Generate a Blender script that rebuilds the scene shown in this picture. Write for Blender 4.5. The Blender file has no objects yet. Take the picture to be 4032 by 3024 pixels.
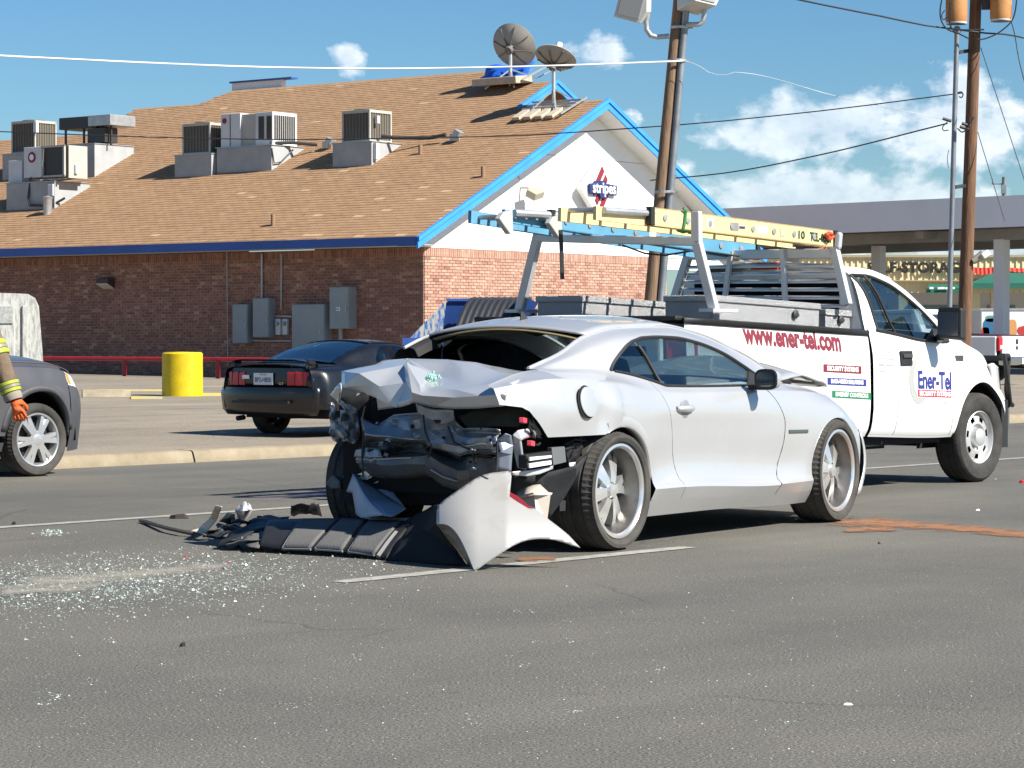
import bpy, math, random
import numpy as np
from mathutils import Vector, Matrix, Euler
from mathutils.geometry import tessellate_polygon

rad = math.radians
SC = bpy.context.scene
COL = SC.collection
RND = random.Random(7)

# ------------------------------------------------------------------ camera
CAM_H = 1.25
PITCH = math.atan(177 / 10300)
cam_data = bpy.data.cameras.new('camera')
cam_data.sensor_width = 36.0
cam_data.lens = 36.0 * 10300 / 4032
cam_data.clip_start = 0.1
cam_data.clip_end = 6000
cam = bpy.data.objects.new('camera', cam_data)
cam.location = (0, 0, CAM_H)
cam.rotation_euler = (math.pi / 2 - PITCH, 0, 0)
COL.objects.link(cam)
SC.camera = cam

# ------------------------------------------------------------------ sun, sky, exposure
SUN_EL, SUN_AZ = rad(41.5), math.atan2(0.86, -0.51)      # azimuth from +Y towards +X
sun_dir = Vector((math.sin(SUN_AZ) * math.cos(SUN_EL), math.cos(SUN_AZ) * math.cos(SUN_EL), math.sin(SUN_EL)))
sd = bpy.data.lights.new('sun', 'SUN')
sd.energy = 5.0
sd.angle = rad(0.53)
sd.color = (1.0, 0.955, 0.88)
sun = bpy.data.objects.new('sun', sd)
sun.rotation_euler = sun_dir.to_track_quat('Z', 'Y').to_euler()
sun.location = (30, -20, 40)
COL.objects.link(sun)
SC.view_settings.view_transform = 'Standard'
SC.view_settings.look = 'None'
SC.view_settings.gamma = 1.0
SC.view_settings.use_curve_mapping = False
SC.view_settings.exposure = 1.0
SC.render.film_transparent = False
try:
    SC.cycles.max_bounces = 8
    SC.cycles.transparent_max_bounces = 12
    SC.cycles.use_denoising = True
    SC.cycles.sample_clamp_indirect = 4.0
except Exception:
    pass

W = bpy.data.worlds.new('World')
SC.world = W
W.use_nodes = True
wt = W.node_tree
wt.nodes.clear()


def wn(t, **kw):
    n = wt.nodes.new(t)
    for k, v in kw.items():
        setattr(n, k, v)
    return n


def wmath(op, a, b=None, clamp=False):
    n = wn('ShaderNodeMath', operation=op, use_clamp=clamp)
    for i, x in enumerate((a, b)):
        if x is None:
            continue
        if isinstance(x, (int, float)):
            n.inputs[i].default_value = x
        else:
            wt.links.new(x, n.inputs[i])
    return n.outputs[0]


sky = wn('ShaderNodeTexSky', sky_type='NISHITA')
sky.sun_disc = False
sky.sun_elevation = SUN_EL
sky.sun_rotation = SUN_AZ
sky.air_density = 1.0
sky.dust_density = 0.3
sky.ozone_density = 2.0
hs = wn('ShaderNodeHueSaturation')
hs.inputs['Saturation'].default_value = 1.12
hs.inputs['Value'].default_value = 0.9
tint = wn('ShaderNodeMixRGB', blend_type='MULTIPLY')
tint.inputs[0].default_value = 1.0
tint.inputs[2].default_value = (0.69, 0.90, 1.09, 1)
wt.links.new(sky.outputs[0], tint.inputs[1])
wt.links.new(tint.outputs[0], hs.inputs['Color'])
tc = wn('ShaderNodeTexCoord')
sep = wn('ShaderNodeSeparateXYZ')
wt.links.new(tc.outputs['Generated'], sep.inputs[0])
gx, gy, gz = sep.outputs
# azimuth (from +Y, towards +X) and elevation, in degrees, of the sky direction
az = wmath('MULTIPLY', wmath('ARCTAN2', gx, gy), 180 / math.pi)
el = wmath('MULTIPLY', wmath('ARCSINE', gz), 180 / math.pi)
comb = wn('ShaderNodeCombineXYZ')
wt.links.new(az, comb.inputs[0])
wt.links.new(wmath('MULTIPLY', el, 1.35), comb.inputs[1])
nz = wn('ShaderNodeTexNoise')
nz.inputs['Scale'].default_value = 0.95
nz.inputs['Detail'].default_value = 9
nz.inputs['Roughness'].default_value = 0.58
wt.links.new(comb.outputs[0], nz.inputs['Vector'])
nzo = wmath('SUBTRACT', nz.outputs['Fac'], 0.5)
nz2 = wn('ShaderNodeTexNoise')
nz2.inputs['Scale'].default_value = 0.35
nz2.inputs['Detail'].default_value = 5
wt.links.new(comb.outputs[0], nz2.inputs['Vector'])
nz2o = wmath('SUBTRACT', nz2.outputs['Fac'], 0.5)
# clouds: azimuth, elevation, half-width, half-height (degrees), density
CLOUDS = [(-3.6, 6.1, 0.42, 0.33, 0.75), (1.9, 6.2, 0.70, 0.42, 0.75), (1.75, 4.35, 1.0, 0.72, 1.0),
          (3.1, 3.65, 0.9, 0.42, 0.8), (1.9, 3.1, 1.6, 0.50, 0.8), (4.6, 7.95, 1.2, 0.24, 0.7), (6.6, 4.6, 2.3, 0.75, 0.62),
          (9.6, 4.5, 2.0, 1.15, 0.75), (9.8, 5.3, 0.7, 0.5, 0.7), (7.0, 3.0, 4.0, 0.8, 0.6), (10.5, 2.2, 3.4, 1.2, 0.6),
          (14.5, 6.0, 3.0, 1.2, 0.9), (-16, 4, 3.2, 0.9, 0.9), (24, 3, 5, 1.3, 0.9), (-30, 7, 5, 1.6, 0.9),
          (45, 9, 6, 2.0, 0.9), (-60, 12, 8, 3.0, 0.9), (80, 15, 9, 3.5, 0.9), (130, 10, 9, 3.0, 0.8), (-120, 9, 9, 3.0, 0.8),
          (180, 12, 12, 3, 0.8)]
mask = None
for (ca, ce, cw, ch, cd) in CLOUDS:
    da = wmath('DIVIDE', wmath('SUBTRACT', az, ca), cw)
    de = wmath('DIVIDE', wmath('SUBTRACT', el, ce), ch)
    r = wmath('SQRT', wmath('ADD', wmath('MULTIPLY', da, da), wmath('MULTIPLY', de, de)))
    v = wmath('MULTIPLY', wmath('MULTIPLY_ADD', r, -0.85), 1.0)
    v.node.inputs[0].default_value = 1.0
    n = wn('ShaderNodeMath', operation='MULTIPLY_ADD')
    wt.links.new(r, n.inputs[0])
    n.inputs[1].default_value = -1.0
    n.inputs[2].default_value = 1.08
    d = wmath('ADD', n.outputs[0], wmath('ADD', wmath('MULTIPLY', nzo, 2.6), wmath('MULTIPLY', nz2o, 0.8)))
    d = wmath('MULTIPLY', wmath('MULTIPLY', d, 1.9, clamp=True), cd)
    mask = d if mask is None else wmath('MAXIMUM', mask, d)
ccol = wn('ShaderNodeMixRGB')
ccol.inputs[1].default_value = (6.6, 7.6, 8.8, 1)
ccol.inputs[2].default_value = (11.0, 11.3, 11.6, 1)
wt.links.new(wmath('MULTIPLY_ADD', nz.outputs['Fac'], 3.2), ccol.inputs[0])
ccol.inputs[0].links[0].from_node.inputs[2].default_value = -1.1
ccol.inputs[0].links[0].from_node.use_clamp = True
mix = wn('ShaderNodeMixRGB')
wt.links.new(mask, mix.inputs[0])
wt.links.new(hs.outputs[0], mix.inputs[1])
wt.links.new(ccol.outputs[0], mix.inputs[2])
bg = wn('ShaderNodeBackground')
bg.inputs['Strength'].default_value = 0.057
wt.links.new(mix.outputs[0], bg.inputs['Color'])
wo = wn('ShaderNodeOutputWorld')
wt.links.new(bg.outputs[0], wo.inputs['Surface'])

# ------------------------------------------------------------------ measuring helpers (photo sight lines onto real planes)
_cp, _sp = math.cos(PITCH), math.sin(PITCH)
CAMP = Vector((0, 0, CAM_H))


def ray(u, v):
    a, b = (u - 2016) / 10300, (1512 - v) / 10300
    return Vector((a, _cp + b * _sp, -_sp + b * _cp))


def gnd(u, v, z=0.0):
    r = ray(u, v)
    return CAMP + r * ((z - CAM_H) / r.z)


def atY(u, v, Y):
    r = ray(u, v)
    return CAMP + r * (Y / r.y)


def onplane(u, v, p0, n):
    r = ray(u, v)
    return CAMP + r * ((Vector(p0) - CAMP).dot(n) / r.dot(n))


# ------------------------------------------------------------------ objects
MW = {}


def thing(name, label, cat, loc=(0, 0, 0), rot=(0, 0, 0), group=None, scale=1.0, mat4=None):
    o = bpy.data.objects.new(name, None)
    o.empty_display_size = 0.2
    COL.objects.link(o)
    if not isinstance(rot, (tuple, list)):
        rot = (0, 0, rot)
    o.location = loc
    o.rotation_euler = rot
    o.scale = (scale,) * 3
    MW[o.name] = Matrix.LocRotScale(Vector(loc), Euler(rot), Vector((scale,) * 3))
    o['label'] = label
    o['category'] = cat
    if group:
        o['group'] = group
    return o


def tag(o, label=None, cat=None, group=None, kind=None):
    for k, v in (('label', label), ('category', cat), ('group', group), ('kind', kind)):
        if v:
            o[k] = v
    return o


class MB:
    def __init__(s):
        s.v, s.f, s.mi, s.M, s.cur = [], [], [], Matrix(), 0

    def add(s, vs, fs, mi=None):
        n = len(s.v)
        M = s.M
        s.v += [M @ Vector(p) for p in vs]
        s.f += [tuple(n + i for i in f) for f in fs]
        s.mi += [s.cur if mi is None else mi] * len(fs)
        return s

    def box(s, c, d, rz=0.0, rot=None, taper=1.0, mi=None):
        x, y, z = d[0] / 2, d[1] / 2, d[2] / 2
        R = Euler(rot if rot else (0, 0, rz)).to_matrix()
        c = Vector(c)
        P = [(-x, -y, -z), (x, -y, -z), (x, y, -z), (-x, y, -z)] + [(a * taper, b * taper, z) for a, b in ((-x, -y), (x, -y), (x, y), (-x, y))]
        return s.add([c + R @ Vector(p) for p in P], [(3, 2, 1, 0), (4, 5, 6, 7), (0, 1, 5, 4), (1, 2, 6, 5), (2, 3, 7, 6), (3, 0, 4, 7)], mi)

    def bar(s, p, q, w, h, up=(0, 0, 1), mi=None):
        p, q = Vector(p), Vector(q)
        t = (q - p).normalized()
        a = t.cross(Vector(up))
        if a.length < 1e-5:
            a = t.cross(Vector((1, 0, 0)))
        a.normalize()
        b = a.cross(t)
        a, b = a * w / 2, b * h / 2
        P = [p - a - b, p + a - b, p + a + b, p - a + b, q - a - b, q + a - b, q + a + b, q - a + b]
        return s.add(P, [(0, 1, 2, 3), (7, 6, 5, 4), (0, 4, 5, 1), (1, 5, 6, 2), (2, 6, 7, 3), (3, 7, 4, 0)], mi)

    def tube(s, pts, r, n=8, caps=True, mi=None):
        pts = [Vector(p) for p in pts]
        rs = r if isinstance(r, (list, tuple)) else [r] * len(pts)
        vs, fs = [], []
        a = None
        for i, p in enumerate(pts):
            t = (pts[min(i + 1, len(pts) - 1)] - pts[max(i - 1, 0)]).normalized()
            if a is None:
                a = t.orthogonal().normalized()
            else:
                a = (a - t * a.dot(t))
                a = a.normalized() if a.length > 1e-6 else t.orthogonal().normalized()
            b = t.cross(a)
            for k in range(n):
                th = 2 * math.pi * k / n
                vs.append(p + (a * math.cos(th) + b * math.sin(th)) * rs[i])
        for i in range(len(pts) - 1):
            for k in range(n):
                fs.append((i * n + k, i * n + (k + 1) % n, (i + 1) * n + (k + 1) % n, (i + 1) * n + k))
        if caps:
            fs.append(tuple(range(n - 1, -1, -1)))
            fs.append(tuple((len(pts) - 1) * n + k for k in range(n)))
        return s.add(vs, fs, mi)

    def lathe(s, prof, n=32, o=(0, 0, 0), axis=(0, 0, 1), ref=None, mi=None, closed=False, arc=None):
        """prof: list of (radius, height along axis)"""
        o, ax = Vector(o), Vector(axis).normalized()
        a = Vector(ref) if ref else ax.orthogonal().normalized()
        b = ax.cross(a)
        vs, fs = [], []
        m = len(prof)
        for k in range(n):
            th = 2 * math.pi * k / n
            e = a * math.cos(th) + b * math.sin(th)
            vs += [o + e * r + ax * h for r, h in prof]
        for k in range(n):
            k2 = (k + 1) % n
            for i in range(m if closed else m - 1):
                j = (i + 1) % m
                fs.append((k * m + i, k2 * m + i, k2 * m + j, k * m + j))
        return s.add(vs, fs, mi)

    def grid(s, rows, mi=None, close_u=False, flip=False):
        nr, nc = len(rows), len(rows[0])
        vs = [p for r in rows for p in r]
        fs = []
        for i in range(nr - 1):
            for j in range(nc if close_u else nc - 1):
                k = (j + 1) % nc
                q = (i * nc + j, i * nc + k, (i + 1) * nc + k, (i + 1) * nc + j)
                fs.append(q[::-1] if flip else q)
        return s.add(vs, fs, mi)

    def poly(s, pts, mi=None):
        """planar polygon (may be concave)"""
        pts = [Vector(p) for p in pts]
        return s.add(pts, [tuple(t) for t in tessellate_polygon([pts])], mi)

    def prism(s, pts, ext, mi=None):
        """polygon pushed along the vector ext"""
        pts = [Vector(p) for p in pts]
        e = Vector(ext)
        n = len(pts)
        tris = [tuple(t) for t in tessellate_polygon([pts])]
        fs = [t for t in tris] + [tuple(n + i for i in reversed(t)) for t in tris]
        fs += [(i, (i + 1) % n, n + (i + 1) % n, n + i) for i in range(n)]
        return s.add(pts + [p + e for p in pts], fs, mi)

    def ball(s, c, r, n=12, m=8, sq=(1, 1, 1), mi=None):
        c = Vector(c)
        rows = []
        for i in range(m + 1):
            ph = math.pi * i / m
            rows.append([c + Vector((r * sq[0] * math.sin(ph) * math.cos(2 * math.pi * j / n), r * sq[1] * math.sin(ph) * math.sin(2 * math.pi * j / n), r * sq[2] * math.cos(ph))) for j in range(n)])
        return s.grid(rows, mi, close_u=True, flip=True)

    def mesh(s, name):
        me = bpy.data.meshes.new(name)
        me.from_pydata([tuple(v) for v in s.v], [], s.f)
        me.polygons.foreach_set('material_index', s.mi)
        return me

    def build(s, name, mats, parent=None, smooth=None, bevel=0, solid=0, world=False, fix=True, sub=0, weld=0):
        if world and parent is not None:
            p, M = parent, Matrix()
            while p is not None:
                M = MW.get(p.name, Matrix()) @ M
                p = p.parent
            inv = M.inverted()
            s.v = [inv @ v for v in s.v]
        me = s.mesh(name)
        if fix or weld:
            import bmesh
            b = bmesh.new()
            b.from_mesh(me)
            if weld:
                bmesh.ops.remove_doubles(b, verts=b.verts, dist=weld)
            if fix:
                bmesh.ops.recalc_face_normals(b, faces=b.faces)
            b.to_mesh(me)
            b.free()
        for m in (mats if isinstance(mats, (list, tuple)) else [mats]):
            me.materials.append(m)
        o = bpy.data.objects.new(name, me)
        COL.objects.link(o)
        if parent is not None:
            o.parent = parent
        if smooth is not None:
            me.polygons.foreach_set('use_smooth', [True] * len(me.polygons))
            me.set_sharp_from_angle(angle=rad(smooth))
        if solid:
            m = o.modifiers.new('solid', 'SOLIDIFY')
            m.thickness = solid
            m.offset = -1
        if sub:
            m = o.modifiers.new('sub', 'SUBSURF')
            m.levels = m.render_levels = sub
        if bevel:
            m = o.modifiers.new('bevel', 'BEVEL')
            m.width = bevel
            m.segments = 2
            m.limit_method = 'ANGLE'
            m.angle_limit = rad(40)
        return o


def inst(o, parent, M=None, loc=None, rot=None, name=None):
    """copy of one part sharing its mesh"""
    c = o.copy()
    if name:
        c.name = name
    COL.objects.link(c)
    c.parent = parent
    if M is not None:
        c.matrix_local = M
    if loc is not None:
        c.location = loc
    if rot is not None:
        c.rotation_euler = rot
    return c


def struct(o, label=None):
    o['kind'] = 'structure'
    return o


def solo(mb, name, label, cat, mats, loc=None, group=None, **kw):
    """a thing that is one mesh; verts given in world space, origin put at its base"""
    if loc is None:
        n = len(mb.v)
        loc = (sum(v.x for v in mb.v) / n, sum(v.y for v in mb.v) / n, min(v.z for v in mb.v))
    L = Vector(loc)
    mb.v = [v - L for v in mb.v]
    o = mb.build(name, mats, **kw)
    o.location = L
    MW[o.name] = Matrix.Translation(L)
    return tag(o, label, cat, group)


def pchip(tab):
    """monotone cubic through (x, y) pairs, flat outside"""
    xs = [a for a, _ in tab]
    ys = [b for _, b in tab]
    n = len(xs)
    if n == 1:
        return lambda x: ys[0]
    h = [xs[i + 1] - xs[i] for i in range(n - 1)]
    d = [(ys[i + 1] - ys[i]) / h[i] for i in range(n - 1)]
    m = [d[0]] + [0.0] * (n - 2) + [d[-1]]
    for i in range(1, n - 1):
        if d[i - 1] * d[i] > 0:
            w1, w2 = 2 * h[i] + h[i - 1], h[i] + 2 * h[i - 1]
            m[i] = (w1 + w2) / (w1 / d[i - 1] + w2 / d[i])

    def f(x):
        if x <= xs[0]:
            return ys[0]
        if x >= xs[-1]:
            return ys[-1]
        i = 0
        while x > xs[i + 1]:
            i += 1
        t = (x - xs[i]) / h[i]
        return ((2 * t ** 3 - 3 * t * t + 1) * ys[i] + (t ** 3 - 2 * t * t + t) * h[i] * m[i] + (-2 * t ** 3 + 3 * t * t) * ys[i + 1] + (t ** 3 - t * t) * h[i] * m[i + 1])
    return f


def lerp(a, b, t):
    return a + (b - a) * t


# ------------------------------------------------------------------ materials
def srgb(r, g, b):
    f = lambda c: (c / 12.92 if c <= 0.04045 else ((c + 0.055) / 1.055) ** 2.4)
    return (f(r / 255), f(g / 255), f(b / 255))


MATS = {}


def mat(name, col, rough=0.6, metal=0.0, coat=0.0, spec=0.5, var=0.0, vscale=8.0, bump=0.0, bscale=60.0, col2=None, alpha=None, emit=None, coatr=0.05, stretch=None, trans=0.0, ior=1.45, thresh=None):
    if name in MATS:
        return MATS[name]
    m = bpy.data.materials.new(name)
    m.use_nodes = True
    nt = m.node_tree
    p = nt.nodes['Principled BSDF']
    p.inputs['Base Color'].default_value = (*col, 1)
    p.inputs['Roughness'].default_value = rough
    p.inputs['Metallic'].default_value = metal
    p.inputs['Coat Weight'].default_value = coat
    p.inputs['Coat Roughness'].default_value = coatr
    p.inputs['Specular IOR Level'].default_value = spec
    p.inputs['IOR'].default_value = ior
    p.inputs['Transmission Weight'].default_value = trans
    if emit:
        p.inputs['Emission Color'].default_value = (*emit[0], 1)
        p.inputs['Emission Strength'].default_value = emit[1]
    if alpha is not None:
        p.inputs['Alpha'].default_value = alpha
    t = nt.nodes.new('ShaderNodeTexCoord')
    vec = t.outputs['Object']
    if stretch:
        mp = nt.nodes.new('ShaderNodeMapping')
        mp.inputs['Scale'].default_value = stretch
        nt.links.new(vec, mp.inputs['Vector'])
        vec = mp.outputs['Vector']
    if var or col2:
        n = nt.nodes.new('ShaderNodeTexNoise')
        n.inputs['Scale'].default_value = vscale
        n.inputs['Detail'].default_value = 7
        n.inputs['Roughness'].default_value = 0.62
        nt.links.new(vec, n.inputs['Vector'])
        cr = nt.nodes.new('ShaderNodeValToRGB')
        lo, hi = thresh or (0.32, 0.68)
        cr.color_ramp.elements[0].position = lo
        cr.color_ramp.elements[1].position = hi
        c2 = col2 or tuple(min(1, c * (1 + var)) for c in col)
        c1 = col if col2 else tuple(c * (1 - var) for c in col)
        cr.color_ramp.elements[0].color = (*c1, 1)
        cr.color_ramp.elements[1].color = (*c2, 1)
        nt.links.new(n.outputs['Fac'], cr.inputs[0])
        nt.links.new(cr.outputs[0], p.inputs['Base Color'])
    if bump:
        n = nt.nodes.new('ShaderNodeTexNoise')
        n.inputs['Scale'].default_value = bscale
        n.inputs['Detail'].default_value = 4
        nt.links.new(vec, n.inputs['Vector'])
        b = nt.nodes.new('ShaderNodeBump')
        b.inputs['Strength'].default_value = bump
        b.inputs['Distance'].default_value = 0.02
        nt.links.new(n.outputs['Fac'], b.inputs['Height'])
        nt.links.new(b.outputs[0], p.inputs['Normal'])
    MATS[name] = m
    return m


def text_mesh(mb, s, O, X, U, h, wx=1.0, depth=0.004, mi=None, center=False, bold=0.0):
    """flat raised lettering: O lower-left point, X reading direction, U up, h height of capitals"""
    cu = bpy.data.curves.new('lettering', 'FONT')
    cu.body = s
    cu.size = h / 0.69
    cu.offset = bold
    cu.resolution_u = 3
    cu.extrude = 0.0
    if center:
        cu.align_x = 'CENTER'
    ob = bpy.data.objects.new('lettering', cu)
    me = bpy.data.meshes.new_from_object(ob)
    X, U, O = Vector(X).normalized(), Vector(U).normalized(), Vector(O)
    N = X.cross(U)
    vs = [O + X * (v.co.x * wx) + U * v.co.y + N * depth for v in me.vertices]
    fs = [tuple(p.vertices) for p in me.polygons]
    mb.add(vs, fs, mi)
    bpy.data.objects.remove(ob)
    bpy.data.meshes.remove(me)
    bpy.data.curves.remove(cu)
    return mb
# ------------------------------------------------------------------ road, lot, kerb, markings
RD = Vector((math.sin(rad(40.8)), math.cos(rad(40.8)), 0))      # along the road, away to the right
RN = Vector((-math.cos(rad(40.8)), math.sin(rad(40.8)), 0))     # across it, towards the store
S_DASH, S_LANE, S_KERB = 9.44, 13.88, 19.75
ZR = 0.0
LOT0, LOTG = 0.03, 0.0097


def rp(t, s, z=0.0):
    return RD * t + RN * s + Vector((0, 0, z))


def lotz(p):
    return LOT0 + LOTG * max(0.0, RN.dot(Vector((p[0], p[1], 0))) - S_KERB - 0.3)


def lotpt(u, v):
    z = 0.1
    for _ in range(12):
        p = gnd(u, v, z)
        z = lotz(p)
    return gnd(u, v, z)


def asphalt(name, c1, c2, cs, big=0.35, speck=(0.35, 0.34, 0.31), cracks=True):
    m = bpy.data.materials.new(name)
    m.use_nodes = True
    nt = m.node_tree
    L = nt.links.new
    p = nt.nodes['Principled BSDF']
    p.inputs['Specular IOR Level'].default_value = 0.35
    t = nt.nodes.new('ShaderNodeTexCoord')

    def noise(scale, det=4, rough=0.6, vec=None):
        n = nt.nodes.new('ShaderNodeTexNoise')
        n.inputs['Scale'].default_value = scale
        n.inputs['Detail'].default_value = det
        n.inputs['Roughness'].default_value = rough
        L(vec or t.outputs['Object'], n.inputs['Vector'])
        return n.outputs['Fac']

    def ramp(f, a, b, ca, cb):
        r = nt.nodes.new('ShaderNodeValToRGB')
        r.color_ramp.elements[0].position, r.color_ramp.elements[1].position = a, b
        r.color_ramp.elements[0].color, r.color_ramp.elements[1].color = (*ca, 1), (*cb, 1)
        L(f, r.inputs[0])
        return r.outputs[0]

    def mixc(mode, f, a, b):
        x = nt.nodes.new('ShaderNodeMixRGB')
        x.blend_type = mode
        for i, q in enumerate((f, a, b)):
            if isinstance(q, (int, float)):
                x.inputs[i].default_value = q
            elif isinstance(q, tuple):
                x.inputs[i].default_value = (*q, 1)
            else:
                L(q, x.inputs[i])
        return x.outputs[0]
    base = ramp(noise(cs, 3, 0.7), 0.36, 0.64, c1, c2)
    # travel-lane wear: long streaks along the road
    mp = nt.nodes.new('ShaderNodeMapping')
    mp.vector_type = 'TEXTURE'
    mp.inputs['Rotation'].default_value = (0, 0, rad(90 - 40.8))
    mp.inputs['Scale'].default_value = (9, 1, 1)
    L(t.outputs['Object'], mp.inputs['Vector'])
    streak = ramp(noise(1.0, 5, 0.55, mp.outputs[0]), 0.3, 0.7, (1 - big,) * 3, (1 + big * 0.55,) * 3)
    base = mixc('MULTIPLY', 1.0, base, streak)
    blot = ramp(noise(0.35, 6, 0.6), 0.35, 0.7, (0.80, 0.81, 0.83), (1.12, 1.09, 1.04))
    if cracks:
        vc = nt.nodes.new('ShaderNodeTexVoronoi')
        vc.feature = 'DISTANCE_TO_EDGE'
        vc.inputs['Scale'].default_value = 0.42
        wob = nt.nodes.new('ShaderNodeMixRGB')
        wob.blend_type = 'ADD'
        wob.inputs[0].default_value = 0.22
        nq = nt.nodes.new('ShaderNodeTexNoise')
        nq.inputs['Scale'].default_value = 2.2
        nq.inputs['Detail'].default_value = 6
        L(t.outputs['Object'], nq.inputs['Vector'])
        L(t.outputs['Object'], wob.inputs[1])
        L(nq.outputs['Color'], wob.inputs[2])
        L(wob.outputs[0], vc.inputs['Vector'])
        line = ramp(vc.outputs['Distance'], 0.002, 0.0065, (1, 1, 1), (0, 0, 0))
        some = ramp(noise(0.3, 3), 0.50, 0.58, (0, 0, 0), (0.4,) * 3)
        base = mixc('MIX', mixc('MULTIPLY', 1.0, line, some), base, (0.022, 0.021, 0.02))
        drip = ramp(noise(1.7, 3, 0.5), 0.70, 0.76, (0, 0, 0), (0.45,) * 3)
        base = mixc('MIX', drip, base, (0.045, 0.042, 0.038))
    base = mixc('MULTIPLY', 1.0, base, blot)
    vo = nt.nodes.new('ShaderNodeTexVoronoi')
    vo.inputs['Scale'].default_value = 55
    L(t.outputs['Object'], vo.inputs['Vector'])
    sp = ramp(vo.outputs['Distance'], 0.10, 0.2, (1, 1, 1), (0, 0, 0))
    pick = ramp(vo.outputs['Color'], 0.66, 0.70, (0, 0, 0), (1, 1, 1))
    base = mixc('MIX', mixc('MULTIPLY', 1.0, sp, pick), base, speck)
    L(base, p.inputs['Base Color'])
    L(ramp(noise(2.0, 3), 0.3, 0.7, (0.72,) * 3, (0.95,) * 3), p.inputs['Roughness'])
    b = nt.nodes.new('ShaderNodeBump')
    b.inputs['Strength'].default_value = 0.5
    b.inputs['Distance'].default_value = 0.006
    L(noise(cs * 1.3, 3, 0.7), b.inputs['Height'])
    L(b.outputs[0], p.inputs['Normal'])
    return m


M_ROAD = asphalt('road_asphalt', (0.042, 0.040, 0.034), (0.205, 0.194, 0.164), 95, 0.14)
M_LOT = asphalt('lot_asphalt', (0.155, 0.13, 0.098), (0.33, 0.285, 0.222), 45, 0.2, (0.6, 0.56, 0.48))
M_CONC = mat('kerb_concrete', (0.20, 0.162, 0.105), 0.9, col2=(0.29, 0.24, 0.165), vscale=3, bump=0.4, bscale=40)
def stain_mat(name, c1, c2, scale, soft):
    m = mat(name, c1, 0.92, col2=c2, vscale=scale)
    nt = m.node_tree
    p = nt.nodes['Principled BSDF']
    at = nt.nodes.new('ShaderNodeAttribute')
    at.attribute_name = 'fade'
    tcn = nt.nodes.new('ShaderNodeTexCoord')
    n = nt.nodes.new('ShaderNodeTexNoise')
    n.inputs['Scale'].default_value = 5
    n.inputs['Detail'].default_value = 8
    n.inputs['Roughness'].default_value = 0.7
    nt.links.new(tcn.outputs['Object'], n.inputs['Vector'])
    mul = nt.nodes.new('ShaderNodeMath')
    mul.operation = 'MULTIPLY_ADD'
    nt.links.new(n.outputs['Fac'], mul.inputs[0])
    mul.inputs[1].default_value = 2.2
    mul.inputs[2].default_value = -1.55
    add = nt.nodes.new('ShaderNodeMath')
    add.operation = 'ADD'
    nt.links.new(mul.outputs[0], add.inputs[0])
    nt.links.new(at.outputs['Fac'], add.inputs[1])
    mr = nt.nodes.new('ShaderNodeMapRange')
    mr.inputs['From Min'].default_value = 0.0
    mr.inputs['From Max'].default_value = soft
    nt.links.new(add.outputs[0], mr.inputs[0])
    nt.links.new(mr.outputs[0], p.inputs['Alpha'])
    return m


M_PAINT = stain_mat('worn_road_paint', (0.20, 0.19, 0.17), (0.37, 0.355, 0.315), 12, 0.25)
M_YEL = mat('yellow_paint', (0.56, 0.41, 0.004), 0.55, var=0.1, vscale=5, bump=0.25, bscale=35)
M_EARTH = mat('dry_earth', (0.30, 0.25, 0.18), 0.95, var=0.25, vscale=0.4)

mb = MB()
mb.grid([[(x, y, -0.12) for x in (-2500, -200, 200, 2500)] for y in (-800, -60, 260, 3500)])
struct(mb.build('ground', M_EARTH, fix=False))

mb = MB()
mb.grid([[rp(t, s, ZR) for t in range(-120, 241, 12)] for s in np.linspace(-14, S_KERB + 0.02, 16)])
struct(mb.build('road', M_ROAD))

mb = MB()
rows = []
for s in (S_KERB + 0.28, 26, 34, 42, 60, 90):
    rows.append([rp(t, s, LOT0 + LOTG * max(0, s - S_KERB - 0.3)) for t in range(-120, 241, 12)])
mb.grid(rows)
struct(mb.build('parking_lot', M_LOT))

# lane line and lane dashes: thin sheets 4 mm above the asphalt
def sheet(name, pts, m, z=0.004):
    b = MB()
    b.poly([(p[0], p[1], z) for p in pts])
    return struct(b.build(name, m))


def strip(name, t0, t1, s, w, m, z=0.004):
    n = max(2, int((t1 - t0) / 0.5))
    b = MB()
    rows_, fade = [], []
    for k, fv in ((-1, 0.62), (-0.8, 1.3), (0, 1.45), (0.8, 1.3), (1, 0.62)):
        rows_.append([rp(lerp(t0, t1, i / n), s + k * w / 2, z) for i in range(n + 1)])
        fade += [fv * (0.6 if i in (0, n) else 1) for i in range(n + 1)]
    b.grid(rows_)
    o = struct(b.build(name, m))
    at = o.data.attributes.new('fade', 'FLOAT', 'POINT')
    at.data.foreach_set('value', fade)
    return o


strip('lane_line', -60, 140, S_LANE, 0.13, M_PAINT)
t_a = RD.dot(gnd(1327, 2294))
t_b = RD.dot(gnd(2715, 2156))
for k in range(-2, 9):
    strip('lane_dash', t_a + 12.2 * k, t_a + 12.2 * k + (t_b - t_a), S_DASH, 0.14, M_PAINT)

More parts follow.
